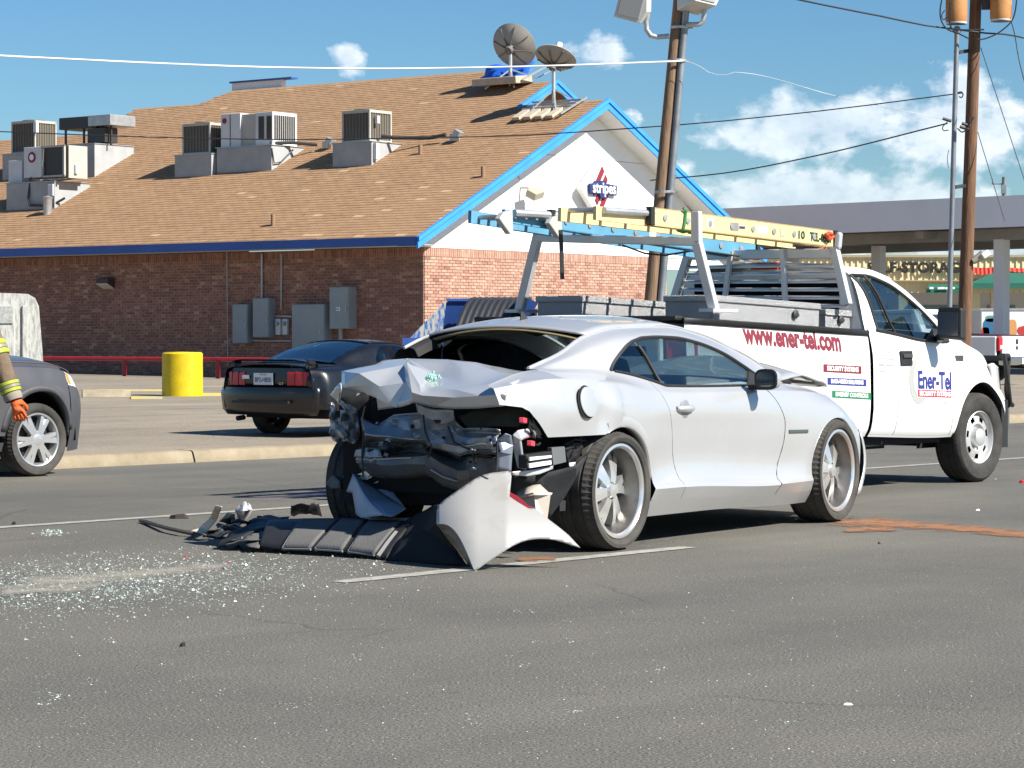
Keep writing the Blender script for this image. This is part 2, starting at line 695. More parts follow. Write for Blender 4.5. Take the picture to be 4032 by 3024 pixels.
# kerb: cast sections with open joints
KS = 3.05
t_joint = RD.dot(gnd(752, 1820))
prof = [(0.0, -0.1), (0.0, 0.02), (0.03, 0.105), (0.06, 0.12), (0.26, 0.125), (0.30, 0.05), (0.30, -0.1)]
kb = struct(bpy.data.objects.new('kerb', None))
COL.objects.link(kb)
kb.location = rp(t_joint, S_KERB)
kb.rotation_euler = (0, 0, math.atan2(RD.y, RD.x))
MW[kb.name] = Matrix.LocRotScale(Vector(kb.location), Euler(kb.rotation_euler), None)
b = MB()
nn = 6
b.grid([[(0.012 + (KS - 0.024) * i / nn, y + 0.004 * math.sin(i * 2.1), z) for (y, z) in prof] for i in range(nn + 1)])
b.add([(0.012, y, z) for y, z in prof] + [(KS - 0.012, y, z) for y, z in prof], [tuple(range(7)), tuple(range(13, 6, -1))])
k0 = b.build('kerb_stone', M_CONC, kb, smooth=50, weld=0.0005)
for i in range(-16, 40):
    if i:
        inst(k0, kb, loc=(KS * i, 0.0, RND.uniform(-0.004, 0.004)))

# spilled coolant and mud: flat irregular stains on the asphalt
M_RUST = stain_mat('rusty_spill', (0.30, 0.115, 0.038), (0.16, 0.10, 0.062), 7, 0.45)
M_DUST = stain_mat('pale_dust', (0.40, 0.36, 0.29), (0.30, 0.28, 0.235), 5, 1.0)


def blob(name, spine, m, z):
    """flat stain along a spine of (u, v, half-height in photo pixels), thinning out to its edge"""
    rows_, fade = [], []
    n = len(spine)
    f = [pchip([(i, p[k]) for i, p in enumerate(spine)]) for k in range(3)]
    N = 40
    for i in range(N + 1):
        t = i / N * (n - 1)
        u, v, h = (g(t) for g in f)
        r_, fd = [], []
        for j in range(9):
            w = -1 + j / 4
            r_.append(gnd(u, v + w * h, z))
            fd.append((1 - abs(w) ** 1.5) * min(1, 6 * i / N, 6 * (N - i) / N))
        rows_.append(r_)
        fade += fd
    b = MB()
    b.grid(rows_)
    o = b.build(name, m)
    at = o.data.attributes.new('fade', 'FLOAT', 'POINT')
    at.data.foreach_set('value', fade)
    o['kind'] = 'stuff'
    return o


blob('coolant_stain', [(3180, 2068, 10), (3330, 2058, 26), (3450, 2056, 30), (3600, 2068, 26), (3760, 2078, 26), (3920, 2092, 24), (4100, 2108, 22), (4250, 2118, 14)], M_RUST, 0.0045)
blob('coolant_stain', [(3300, 2090, 6), (3420, 2084, 16), (3560, 2082, 10)], M_RUST, 0.006)
blob('coolant_stain', [(2010, 2202, 8), (2090, 2201, 14), (2150, 2200, 14), (2210, 2202, 8)], M_RUST, 0.0075)
blob('road_dust', [(-60, 2300, 30), (250, 2285, 36), (520, 2262, 34), (780, 2236, 26), (980, 2222, 12)], M_DUST, 0.004)
blob('road_dust', [(-60, 2330, 30), (200, 2320, 30), (460, 2296, 20)], M_DUST, 0.0055)

# shattered glass: thousands of crumbs, one object
M_CRUMB = mat('crumbled_glass', (0.17, 0.21, 0.185), 0.4, spec=0.6, col2=(0.36, 0.40, 0.365), vscale=30)
b = MB()
R2 = random.Random(11)


def crumb(u, v, s):
    p = gnd(u, v, 0)
    th = R2.uniform(0, 6.28)
    vs = []
    for k in range(3):
        a = th + 2.09 * k + R2.uniform(-.4, .4)
        vs.append(p + Vector((math.cos(a) * s, math.sin(a) * s, 0.001)))
    vs.append(p + Vector((R2.uniform(-.3, .3) * s, R2.uniform(-.3, .3) * s, s * R2.uniform(0.5, 1.1))))
    b.add(vs, [(0, 1, 3), (1, 2, 3), (2, 0, 3)])


for _ in range(6500):
    u = R2.gauss(420, 520)
    v = R2.gauss(2290 - 0.06 * (u - 400), 62)
    if -60 < u < 1900 and v > 2190 - 0.05 * u:
        crumb(u, v, R2.uniform(0.0025, 0.0075) if R2.random() < 0.93 else R2.uniform(0.008, 0.014))
for _ in range(4200):
    u, v = R2.uniform(-60, 4100), 2110 + 900 * R2.random() ** 1.3
    if u < 2700 or v > 2230 or R2.random() < 0.3:
        crumb(u, v, R2.uniform(0.0015, 0.0042))
for _ in range(26):
    cu, cv = R2.uniform(100, 3300), R2.uniform(2400, 2850)
    for _k in range(R2.randint(5, 14)):
        crumb(cu + R2.gauss(0, 26), cv + R2.gauss(0, 8), R2.uniform(0.003, 0.007))
for _ in range(60):
    crumb(R2.gauss(205, 30), R2.gauss(2098, 6), R2.uniform(0.008, 0.016))
gl = b.build('broken_glass', M_CRUMB, fix=False)
gl['kind'] = 'stuff'
# ------------------------------------------------------------------ the brick store
BX, BY = Vector((math.sin(rad(37)), math.cos(rad(37)), 0)), Vector((-math.cos(rad(37)), math.sin(rad(37)), 0))
B0 = Vector((-2.1, 62.4, 0))
store = thing('convenience_store', 'brick store with brown shingle roof, blue trim and white sunlit gable', 'store', B0, math.atan2(BX.y, BX.x))
SBASE, SBRK, EZ, SL = 0.22, 3.44, 3.62, 0.488


def bl(p):
    q = Vector(p) - B0
    return Vector((q.dot(BX), q.dot(BY), q.z))


def bw(x, y, z):
    return B0 + BX * x + BY * y + Vector((0, 0, z))


def on_left(u, v, off=0.0):        # left wall x = -off, local
    return bl(onplane(u, v, bw(-off, 0, 0), BX))


def on_gable(u, v, off=0.0):
    return bl(onplane(u, v, bw(0, -off, 0), BY))


def rz(x):
    return EZ + SL * (x + 1)


RNRM = (BX * -SL + Vector((0, 0, 1))).normalized()


def on_roof(u, v):
    return bl(onplane(u, v, bw(-1, 0, EZ), RNRM))


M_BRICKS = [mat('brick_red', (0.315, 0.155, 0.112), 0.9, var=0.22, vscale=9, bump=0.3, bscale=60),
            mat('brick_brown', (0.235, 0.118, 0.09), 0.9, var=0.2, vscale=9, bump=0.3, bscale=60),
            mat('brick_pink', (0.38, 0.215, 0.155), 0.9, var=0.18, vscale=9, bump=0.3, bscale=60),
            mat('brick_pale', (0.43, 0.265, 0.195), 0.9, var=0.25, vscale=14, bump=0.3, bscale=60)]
M_MORTAR = mat('mortar', (0.40, 0.33, 0.27), 0.95, var=0.2, vscale=2)
M_SIDING = mat('white_siding', (0.80, 0.80, 0.78), 0.6, var=0.04, vscale=2)
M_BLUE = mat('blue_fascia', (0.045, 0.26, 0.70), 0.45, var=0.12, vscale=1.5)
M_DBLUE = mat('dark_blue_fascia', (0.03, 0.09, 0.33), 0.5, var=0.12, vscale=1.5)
M_SOFF = mat('soffit_white', (0.66, 0.66, 0.63), 0.7, var=0.06, vscale=3)
M_SHG = [mat('shingle_tan', (0.32, 0.192, 0.102), 0.95, var=0.10, vscale=3, bump=0.4, bscale=150),
         mat('shingle_brown', (0.303, 0.18, 0.095), 0.95, var=0.10, vscale=3, bump=0.4, bscale=150),
         mat('shingle_light', (0.337, 0.204, 0.11), 0.95, var=0.10, vscale=3, bump=0.4, bscale=150),
         mat('shingle_bare', (0.43, 0.29, 0.17), 0.95, var=0.15, vscale=3)]

# walls: recessed mortar faces, with every brick laid proud of them
LWL, GWL = 22.0, 10.4
mb = MB()
mb.add([(0, 0, 0), (0, LWL, 0), (0, LWL, SBRK), (0, 0, SBRK)], [(0, 3, 2, 1)])
wall_l = mb.build('wall', M_MORTAR, store, fix=False)
mb = MB()
mb.add([(0, 0, 0), (GWL, 0, 0), (GWL, 0, SBRK), (0, 0, SBRK), (GWL, 5, 0), (GWL, 5, SBRK)], [(0, 1, 2, 3), (1, 4, 5, 2)])
wall_g = mb.build('wall', M_MORTAR, store, fix=False)
CH, BL_ = 0.0745, 0.213
brick_me = {}


def brick_mesh(l, h, mi):
    k = (round(l, 3), round(h, 3), mi)
    if k not in brick_me:
        q = MB()
        q.box((0, 0, 0), (l, 0.03, h))
        me = q.mesh('brick')
        me.materials.append(M_BRICKS[mi])
        brick_me[k] = me
    return brick_me[k]


def lay(side):
    out = []
    L = LWL if side == 'l' else GWL
    n = int((SBRK - 0.215 - SBASE) / CH)
    for r in range(n):
        z = SBRK - 0.215 - CH * (r + 0.5)
        x = -BL_ / 2 if r % 2 else 0.0
        while x < L - 0.02:
            a, c = max(0.004, x + 0.006), min(L, x + BL_ - 0.006)
            if c - a > 0.04:
                w = RND.random()
                if side == 'l':  # darker mix: the shade on this wall is put into the brick colours
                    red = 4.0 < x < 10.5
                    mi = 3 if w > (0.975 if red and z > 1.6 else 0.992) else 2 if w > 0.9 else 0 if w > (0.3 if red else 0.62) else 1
                else:  # paler mix: the sun on the gable is put into the brick colours
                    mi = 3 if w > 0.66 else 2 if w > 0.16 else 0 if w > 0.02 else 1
                out.append(((a + c) / 2, z, c - a, CH - 0.012, mi))
            x += BL_
    # soldier course at the top of the wall
    x = 0.0
    while x < L - 0.05:
        w = RND.random()
        mi = (0 if w > 0.4 else 1) if side == 'l' else (2 if w > 0.4 else 3)  # same shaded and sunlit brick tones as below
        out.append((x + 0.036, SBRK - 0.108, 0.062, 0.2, mi))
        x += 0.0745
    return out


laid = [('l', *b) for b in lay('l')] + [('g', *b) for b in lay('g')]
cand = sorted((b for b in laid if b[2] > 1.75), key=lambda b: b[1])
single = set(id(b) for b in [b for b in cand if b[0] == 'l'][:150] + [b for b in cand if b[0] == 'g'][:150])
rest = {'l': MB(), 'g': MB()}
for b in laid:
    sd_, x, z, l, h, mi = b
    pr = RND.uniform(-0.003, 0.003)
    if id(b) in single:
        o = bpy.data.objects.new('brick', brick_mesh(l, h, mi))
        COL.objects.link(o)
        o.parent = wall_l if sd_ == 'l' else wall_g
        o.location = (-0.006 + pr, x, z) if sd_ == 'l' else (x, -0.006 + pr, z)
        if sd_ == 'l':
            o.rotation_euler = (0, 0, math.pi / 2)
    else:
        q = rest[sd_]
        d = 0.021 + pr
        if sd_ == 'l':
            P = [(0, x - l / 2, z - h / 2), (0, x + l / 2, z - h / 2), (0, x + l / 2, z + h / 2), (0, x - l / 2, z + h / 2)]
            P += [(-d, p[1], p[2]) for p in P]
            F = [(4, 7, 6, 5), (0, 4, 5, 1), (1, 5, 6, 2), (2, 6, 7, 3), (3, 7, 4, 0)]
        else:
            P = [(x - l / 2, 0, z - h / 2), (x + l / 2, 0, z - h / 2), (x + l / 2, 0, z + h / 2), (x - l / 2, 0, z + h / 2)]
            P += [(p[0], -d, p[2]) for p in P]
            F = [(4, 5, 6, 7), (0, 1, 5, 4), (1, 2, 6, 5), (2, 3, 7, 6), (3, 0, 4, 7)]
        q.add(P, F, mi)
for sd_, w in (('l', wall_l), ('g', wall_g)):
    o = rest[sd_].build('brickwork', M_BRICKS, w, fix=False)
    o['kind'] = 'stuff'

# gable siding in two panels with an open joint, set back a touch from the bricks
zs = 5.92
for name, za, zb in (('siding_panel', SBRK + 0.004, zs - 0.006), ('siding_panel', zs + 0.006, 7.2)):
    xl = lambda z: (z - EZ) / SL - 1
    P = [(max(-0.2, xl(za)), -0.012, za), (min(13.66, 13.46 - xl(za)), -0.012, za)]
    if zb < 7.1:
        P += [(13.46 - xl(zb), -0.012, zb), (xl(zb), -0.012, zb)]
    else:
        P += [(6.73, -0.012, 7.36)]
    mb = MB()
    mb.prism(P, (0, 0.03, 0))
    mb.build(name, M_SIDING, store)
# porch beam, post, recessed back wall with a glazed door beyond the brick end
mb = MB()
mb.box((12.5, 0.12, SBRK - 0.16), (4.2, 0.22, 0.3))
mb.build('porch_beam', M_SOFF, store)
mb = MB()
mb.box((14.3, 0.12, SBRK / 2 - 0.16), (0.3, 0.3, SBRK - 0.33))
mb.build('porch_post', M_SOFF, store, bevel=0.01)
mb = MB()
mb.box((14, 5.1, SBRK / 2), (7.2, 0.2, SBRK - 0.02))
mb.build('porch_wall', mat('grey_render', (0.42, 0.43, 0.44), 0.8, var=0.1), store)
mb = MB()
mb.box((11.8, 4.97, 1.5), (1.1, 0.05, 2.3))
mb.build('window', mat('dark_glass', (0.02, 0.03, 0.035), 0.06, spec=0.8), store)

# roof: stepped ridge sections sharing the plane that faces the road
SEC = [(-0.62, 2.2, 6.73), (2.2, 5.05, 8.35), (5.05, 15.1, 9.5), (15.1, 15.6, 9.0), (15.6, 18.2, 8.55), (18.2, 26, 6.75)]


def ridge(y):
    for a, b, r in SEC:
        if a <= y < b:
            if a == 15.1:
                return lerp(9.5, 8.55, (y - a) / 0.5)
            return r
    return 6.73


mb = MB()
for a, b, r in SEC:
    ra, rb = (9.5, 8.55) if a == 15.1 else (r, r)
    mb.add([(-1, a, EZ), (-1, b, EZ), (rb, b, rz(rb)), (ra, a, rz(ra))], [(0, 3, 2, 1)])
    mb.add([(ra, a, rz(ra)), (rb, b, rz(rb)), (2 * rb + 1, b, EZ), (2 * ra + 1, a, EZ)], [(0, 3, 2, 1)])
roof = mb.build('roof', M_SHG[1], store, fix=False, solid=0.05)
# closing gable ends of the stepped sections
mb = MB()
for y, r0, r1 in ((2.2, 6.73, 8.35), (5.05, 8.35, 9.5)):
    mb.poly([(r0, y + 0.4, rz(r0)), (r1, y + 0.4, rz(r1) - 0.02), (2 * r1 - r0, y + 0.4, rz(r0)), (r1, y + 0.4, rz(2 * r0 - r1))])
mb.poly([(-0.9, 25.9, EZ), (6.75, 25.9, rz(6.75)), (14.4, 25.9, EZ)])
mb.build('gable_end', mat('tan_board', (0.33, 0.22, 0.13), 0.8, var=0.15, vscale=4), store)

# shingle tabs, lapped row over row
EXPO, TABW = 0.155, 0.32
ct, st_ = 1 / math.sqrt(1 + SL * SL), SL / math.sqrt(1 + SL * SL)
tabs = []
rows = int((9.5 + 1) / (EXPO * ct)) + 1
for r in range(rows):
    x0 = -1.03 + r * EXPO * ct
    y = -0.62 - (TABW / 2 if r % 2 else 0) + RND.uniform(0, 0.04)
    while y < 24:
        ya, yb = max(-0.62, y + 0.004), y + TABW - 0.004
        ym = (ya + yb) / 2
        if yb - ya > 0.05 and x0 + EXPO * ct <= ridge(ym) + 0.05:
            w = RND.random()
            bare = 0.006
            if ym < 4 and x0 < 3:
                bare = 0.05 * (0.4 + math.sin(x0 * 2.4 + 1) ** 2)
            mi = 3 if w < bare else 0 if w < 0.55 else 1 if w < 0.8 else 2
            tabs.append((x0, ya, yb, mi))
        y += TABW
near = set(sorted(range(len(tabs)), key=lambda i: (tabs[i][0] + 1) * 0.8 + (tabs[i][1] + 0.6))[:300])
mb = MB()
sh_me = {}
for i, (x0, ya, yb, mi) in enumerate(tabs):
    x1 = x0 + EXPO * ct * 1.05
    za, zb = rz(x0), rz(x1)
    t0, t1 = 0.010 + RND.uniform(0, 0.004), 0.003
    P = [(x0 - t0 * st_, za + t0 * ct), (x1 - t1 * st_, zb + t1 * ct), (x0, za)]
    if i in near:
        k = (round(yb - ya, 2), mi)
        if k not in sh_me:
            q = MB()
            l = yb - ya
            q.add([(P[0][0] - x0, 0, P[0][1] - za), (P[1][0] - x0, 0, P[1][1] - za), (P[1][0] - x0, l, P[1][1] - za), (P[0][0] - x0, l, P[0][1] - za), (0, 0, 0), (0, l, 0)],
                  [(0, 1, 2, 3), (4, 0, 3, 5), (4, 1, 0), (5, 3, 2)])
            me = q.mesh('shingle')
            me.materials.append(M_SHG[mi])
            sh_me[k] = me
        o = bpy.data.objects.new('shingle', sh_me[k])
        COL.objects.link(o)
        o.parent = roof
        o.location = (x0, ya, za)
    else:
        mb.add([(P[0][0], ya, P[0][1]), (P[1][0], ya, P[1][1]), (P[1][0], yb, P[1][1]), (P[0][0], yb, P[0][1]), (x0, ya, za), (x0, yb, za)],
               [(0, 1, 2, 3), (4, 0, 3, 5)], mi)
o = mb.build('shingle_courses', M_SHG, roof, fix=False)
o['kind'] = 'stuff'

# fascias, rakes and soffits
mb = MB()
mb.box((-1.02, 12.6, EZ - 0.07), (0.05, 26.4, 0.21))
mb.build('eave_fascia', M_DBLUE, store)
mb = MB()
mb.add([(-0.99, -0.6, EZ - 0.16), (-0.99, 26, EZ - 0.16), (0.01, 26, EZ - 0.16), (0.01, -0.6, EZ - 0.16)], [(0, 1, 2, 3)])
mb.build('eave_soffit', M_SOFF, store, fix=False, solid=0.01)


def rake(y, xa, xb, r, drop=0.26, name='rake_fascia'):
    for (p, q) in (((xa, rz(xa)), (r, rz(r))), ((r, rz(r)), (2 * r - xb, rz(xb)))):
        b = MB()
        b.prism([(p[0], y, p[1] + 0.03), (q[0], y, q[1] + 0.03), (q[0], y, q[1] + 0.03 - drop), (p[0], y, p[1] + 0.03 - drop)], (0, -0.05, 0))
        b.build(name, M_BLUE, store)
        b = MB()
        b.prism([(p[0], y, p[1] + 0.05), (q[0], y, q[1] + 0.05), (q[0], y, q[1] - 0.06), (p[0], y, p[1] - 0.06)], (0, -0.085, 0))
        b.build('rake_trim', M_BLUE, store)


rake(-0.62, -1.045, -1.045, 6.73)
rake(2.2, 6.6, 6.6, 8.35)
rake(5.05, 8.3, 8.3, 9.5)
mb = MB()
for sgn in (0, 1):
    f = (lambda x: x) if sgn == 0 else (lambda x: 13.46 - x)
    mb.add([(f(-1), -0.6, rz(-1) - 0.2), (f(-1), 0, rz(-1) - 0.2), (6.73, 0, rz(6.73) - 0.2), (6.73, -0.6, rz(6.73) - 0.2)], [(0, 1, 2, 3)])
mb.build('rake_soffit', M_SOFF, store, fix=False, solid=0.01)
# low white parapet behind the left end of the ridge
mb = MB()
mb.box((9.7, 14.2, 8.82), (0.2, 2.0, 0.34))
mb.build('roof_curb', M_SIDING, store)
mb = MB()
mb.box((9.68, 14.0, 9.0), (0.3, 2.5, 0.05))
mb.build('curb_cap', M_DBLUE, store)
mb = MB()
mb.add([(-0.9, 25, 0), (14.4, 25, 0), (14.4, 25, 3.6), (-0.9, 25, 3.6), (-0.0, 22, 0), (0, 22, 3.5), (0, 25, 0), (0, 25, 3.5)], [(0, 1, 2, 3), (4, 6, 7, 5)])
mb.build('end_wall', M_MORTAR, store, fix=False)

# store sign on the gable: white raised letters over a red and white diamond
M_RED = mat('sign_red', (0.22, 0.018, 0.03), 0.6)
M_SBLUE = mat('sign_blue', (0.018, 0.03, 0.12), 0.6)
M_WHITE = mat('sign_white', (0.82, 0.82, 0.82), 0.5)
c = on_gable(2366, 748, 0.3)
zs_ = math.hypot
sign = thing('store_sign', 'white stripes lettering on blue over a red striped diamond, on the gable', 'sign', bw(c.x, -0.3, c.z), math.atan2(BX.y, BX.x))
hw, hh = 0.86, 0.80       # half width / half height of the diamond
mb = MB()
mb.prism([(-hw, 0, 0), (0, 0, -hh), (hw, 0, 0), (0, 0, hh)], (0, 0.16, 0))
mb.build('diamond_panel', M_WHITE, sign)
# slanted red bars clipped to the diamond
import itertools


def clip(poly, nx, nz, d):
    out = []
    for i in range(len(poly)):
        a, b_ = poly[i], poly[(i + 1) % len(poly)]
        da, db = a[0] * nx + a[1] * nz - d, b_[0] * nx + b_[1] * nz - d
        if da <= 0:
            out.append(a)
        if da * db < 0:
            t = da / (da - db)
            out.append((lerp(a[0], b_[0], t), lerp(a[1], b_[1], t)))
    return out


for k in range(-4, 5):
    d = k * 0.25
    dia = [(-0.46, 0), (0, -0.66), (0.46, 0), (0, 0.66)]
    nx, nz = 0.82, -0.57
    q = clip(clip(dia, nx, nz, d + 0.075), -nx, -nz, -(d - 0.075))
    if len(q) > 2:
        mb = MB()
        mb.prism([(x, -0.03, z) for x, z in q], (0, 0.03, 0))
        mb.build('stripe', M_RED, sign)
mb = MB()
mb.prism([(-0.60, -0.10, -0.13), (-0.16, -0.10, -0.13), (-0.14, -0.10, -0.22), (0.12, -0.10, -0.22), (0.16, -0.10, -0.13), (0.60, -0.10, -0.13), (0.62, -0.10, 0.14), (0.12, -0.10, 0.17), (0.1, -0.10, 0.23), (-0.36, -0.10, 0.23), (-0.4, -0.10, 0.16), (-0.62, -0.10, 0.14)], (0, 0.08, 0))
mb.build('name_panel', M_SBLUE, sign, bevel=0.03)
mb = MB()
text_mesh(mb, 'stripes', (0.0, -0.115, -0.085), (1, 0, 0), (0, 0, 1), 0.28, wx=0.96, center=True, bold=0.006)
mb.build('lettering', M_WHITE, sign, fix=False, solid=0.02)
for dx in (-0.5, 0.5):
    mb = MB()
    mb.tube([(dx * 0.6, 0.14, 0), (dx * 0.6, 0.29, 0)], 0.03)
    mb.build('bracket', M_SOFF, sign)

# floodlight on the gable
M_GALV = mat('galvanised', (0.42, 0.43, 0.43), 0.45, metal=0.6, var=0.15, vscale=6)
M_DKMET = mat('dark_metal', (0.05, 0.05, 0.05), 0.5, metal=0.3)
M_TANMET = mat('tan_metal', (0.36, 0.33, 0.26), 0.6)
c = on_gable(2104, 762, 0.45)
fl = thing('gable_floodlight', 'beige box floodlight on a short arm on the white gable', 'floodlight', bw(c.x, -0.45, c.z), math.atan2(BX.y, BX.x))
mb = MB()
mb.box((0.03, 0, 0), (0.42, 0.3, 0.20), rot=(rad(28), rad(-14), 0))
mb.build('housing', M_TANMET, fl, bevel=0.02)
mb = MB()
mb.tube([(0, 0.42, 0.16), (0, 0.2, 0.14), (0.02, 0.05, 0.05)], 0.03)
mb.tube([(-0.1, 0.43, 0.45), (-0.05, 0.3, 0.2)], 0.012)
mb.build('arm', M_GALV, fl)

# ------------------------------------------------------------------ rooftop machines
M_PLINTH = mat('plinth_grey', (0.33, 0.34, 0.34), 0.7, var=0.12, vscale=2)
M_AC = mat('unit_beige', (0.40, 0.385, 0.34), 0.55, var=0.06, vscale=3)
M_ACW = mat('unit_white', (0.58, 0.59, 0.59), 0.5, var=0.06, vscale=3)
M_GRILL = mat('grille_dark', (0.085, 0.075, 0.06), 0.6)
RZ = math.atan2(BX.y, BX.x)


def roof_thing(name, label, cat, u, v, group=None):
    """Empty standing on the roof slope at the photo point; local x = up the slope, y = along the eave to the left"""
    p = on_roof(u, v)
    return thing(name, label, cat, bw(p.x, p.y, p.z), RZ, group), p


def plinth(t, w, d, h, y0=0.0):
    """wedge box levelling the slope; local z=h is the level top, front edge at x=0"""
    mb = MB()
    P = [(0, y0, 0), (d, y0, d * SL), (d, y0, h), (0, y0, h)]
    mb.prism(P, (0, w, 0))
    mb.build('plinth', M_PLINTH, t, bevel=0.01)
    mb = MB()
    mb.box((d / 2, y0 + w / 2, h + 0.012), (d + 0.05, w + 0.05, 0.02))
    mb.build('flashing', M_GALV, t)


def condenser(t, x, y, z, wx, wy, h, m=None, dark=True):
    m = m or M_AC
    mb = MB()
    mb.box((x, y, z + h / 2), (wx * 0.93, wy * 0.93, h * 0.96))
    mb.build('core', M_GRILL, t)
    mb = MB()
    for sx in (-1, 1):
        for sy in (-1, 1):
            mb.box((x + sx * wx * 0.475, y + sy * wy * 0.475, z + h / 2), (0.05, 0.05, h - 0.002))
    mb.box((x, y, z + h - 0.04), (wx, wy, 0.08))
    mb.box((x, y, z + 0.03), (wx, wy, 0.06))
    mb.build('casing', m, t, bevel=0.006)
    mb = MB()
    for i in range(9):
        yy = y - wy / 2 + wy * (i + 0.5) / 9
        mb.box((x - wx * 0.475, yy, z + h / 2), (0.012, 0.02, h * 0.86))
        xx = x - wx / 2 + wx * (i + 0.5) / 9
        mb.box((xx, y - wy * 0.475, z + h / 2), (0.03, 0.012, h * 0.86))
    mb.build('grille', mat('louvre_tan', (0.17, 0.15, 0.115), 0.6) if dark else m, t)
    mb = MB()
    mb.lathe([(0.0, 0.0), (min(wx, wy) * 0.4, 0.0), (min(wx, wy) * 0.4, 0.03), (min(wx, wy) * 0.33, 0.035)], 20, (x, y, z + h + 0.001))
    mb.build('fan_guard', M_DKMET, t, fix=True)


def pipe(t, pts, r=0.03, name='line_set', m=None):
    mb = MB()
    mb.tube(pts, r, 6)
    return mb.build(name, m or M_DKMET, t, smooth=40)


def gooseneck(t, x, y, z):
    mb = MB()
    mb.box((x, y, z + 0.10), (0.16, 0.22, 0.2))
    mb.box((x - 0.05, y - 0.16, z + 0.2), (0.2, 0.2, 0.14), rot=(0.5, 0, 0))
    mb.build('roof_jack', M_GALV, t, bevel=0.01)


# single unit to the right
t, p = roof_thing('air_conditioner', 'brown louvred condenser alone on a grey plinth, mid roof', 'air conditioner', 1463, 652)
plinth(t, 1.33, 1.25, 0.62)
condenser(t, 0.62, 0.68, 0.64, 0.9, 0.95, 0.84)
mb = MB()
mb.box((0.12, -0.06, 0.38), (0.12, 0.1, 0.42))
mb.build('disconnect_box', M_ACW, t, bevel=0.006)
mb = MB()
mb.box((0.4, 0.14, 1.22), (0.1, 0.1, 0.2))
mb.build('disconnect_box', M_ACW, t, bevel=0.006)
pipe(t, [(0.5, 0.1, 0.8), (0.7, -0.2, 0.75), (1.15, -1.0, 0.74), (1.2, -1.5, 0.8)], 0.05)
gooseneck(t, 1.25, -1.75, 0.62)
# pair in the middle
t, p = roof_thing('air_conditioner', 'brown louvred condenser beside the wide white packaged unit', 'air conditioner', 690, 700)
plinth(t, 1.38, 1.2, 0.60, -1.36)
condenser(t, 0.6, -0.62, 0.62, 0.85, 1.05, 0.86)
t, p = roof_thing('packaged_air_conditioner', 'wide white packaged rooftop unit with a red badge, mid roof', 'air conditioner', 880, 682)
plinth(t, 2.0, 1.3, 0.68, -1.75)
mb = MB()
mb.box((0.6, -0.17, 1.15), (1.0, 0.72, 0.92))
mb.build('cabinet', M_ACW, t, bevel=0.012)
mb = MB()
mb.box((0.62, -0.8, 1.13), (0.94, 0.55, 0.88))
mb.build('cabinet', M_AC, t, bevel=0.012)
mb = MB()
mb.box((0.6, -1.38, 1.14), (0.98, 0.62, 0.9))
mb.build('coil_cabinet', M_ACW, t, bevel=0.012)
mb = MB()
for k in range(2):
    for i in range(7):
        mb.box((0.10, -1.2 - 0.29 * k - 0.03 * i, 1.17), (0.016, 0.012, 0.62))
    for i in range(10):
        mb.box((0.2 + 0.085 * i, -1.70, 1.17), (0.05, 0.014, 0.66))
mb.build('grille', M_GRILL, t)
mb = MB()
mb.lathe([(0, 0.0), (0.075, 0.0), (0.075, 0.012), (0.0, 0.014)], 18, (0.096, 0.05, 1.42), (-1, 0, 0))
mb.build('badge', M_RED, t)
mb = MB()
mb.box((0.096, -0.16, 1.15), (0.012, 0.02, 0.86))
mb.build('door_seam', M_DKMET, t)
pipe(t, [(0.1, -1.6, 0.75), (0.7, -1.9, 0.78), (1.1, -2.4, 0.72)], 0.045)
pipe(t, [(0.0, -1.76, 0.6), (0.05, -1.8, 0.2), (0.3, -1.82, 0.25), (0.8, -1.8, 0.6)], 0.02)
gooseneck(t, 1.25, -2.62, 0.62)

# left cluster
t, p = roof_thing('air_conditioner', 'tan louvred condenser at the left edge above the white unit', 'air conditioner', 130, 705)
plinth(t, 1.5, 1.2, 0.75, -0.2)
condenser(t, 0.55, 0.55, 0.77, 0.85, 1.0, 0.95)
mb = MB()
mb.box((0.1, -0.02, 1.5), (0.1, 0.12, 0.3))
mb.build('disconnect_box', M_ACW, t)
t, p = roof_thing('refrigeration_unit', 'white refrigeration unit with round red badge and open dark coil, lowest on the roof', 'rooftop unit', 215, 822)
plinth(t, 1.95, 1.35, 0.75)
mb = MB()
mb.box((0.55, 0.95, 1.32), (0.95, 0.72, 0.85))
mb.build('cabinet', M_ACW, t, bevel=0.012)
mb = MB()
mb.box((0.57, 0.16, 1.32), (0.86, 0.86, 0.83))
mb.build('coil', M_DKMET, t)
mb = MB()
for (yy, zz, a, b_) in ((0.58, 1.32, 0.05, 0.87), (-0.28, 1.32, 0.06, 0.87)):
    mb.box((0.1, yy, zz), (0.06, a, b_))
mb.box((0.1, 0.15, 1.73), (0.06, 0.92, 0.05))
mb.box((0.1, 0.15, 0.91), (0.06, 0.92, 0.05))
mb.box((0.55, -0.33, 1.3), (0.7, 0.05, 0.9))
mb.build('frame', M_AC, t)
mb = MB()
mb.lathe([(0, 0.0), (0.15, 0.0), (0.15, 0.012), (0.0, 0.014)], 22, (0.073, 0.98, 1.46), (-1, 0, 0))
mb.build('badge', M_RED, t)
mb = MB()
mb.lathe([(0, 0.0), (0.085, 0.0), (0.085, 0.004), (0.0, 0.004)], 18, (0.058, 0.98, 1.46), (-1, 0, 0))
mb.build('badge_center', M_WHITE, t)
mb = MB()
mb.box((0.5, 1.75, 1.1), (0.7, 0.55, 0.62))
mb.build('side_cabinet', M_ACW, t, bevel=0.01)
mb = MB()
mb.box((0.02, 0.12, 0.52), (0.14, 0.2, 0.32))
mb.build('disconnect_box', M_ACW, t, bevel=0.008)
mb = MB()
mb.box((0.45, -0.36, 1.1), (0.1, 0.12, 0.25))
mb.build('disconnect_box', M_ACW, t, bevel=0.008)
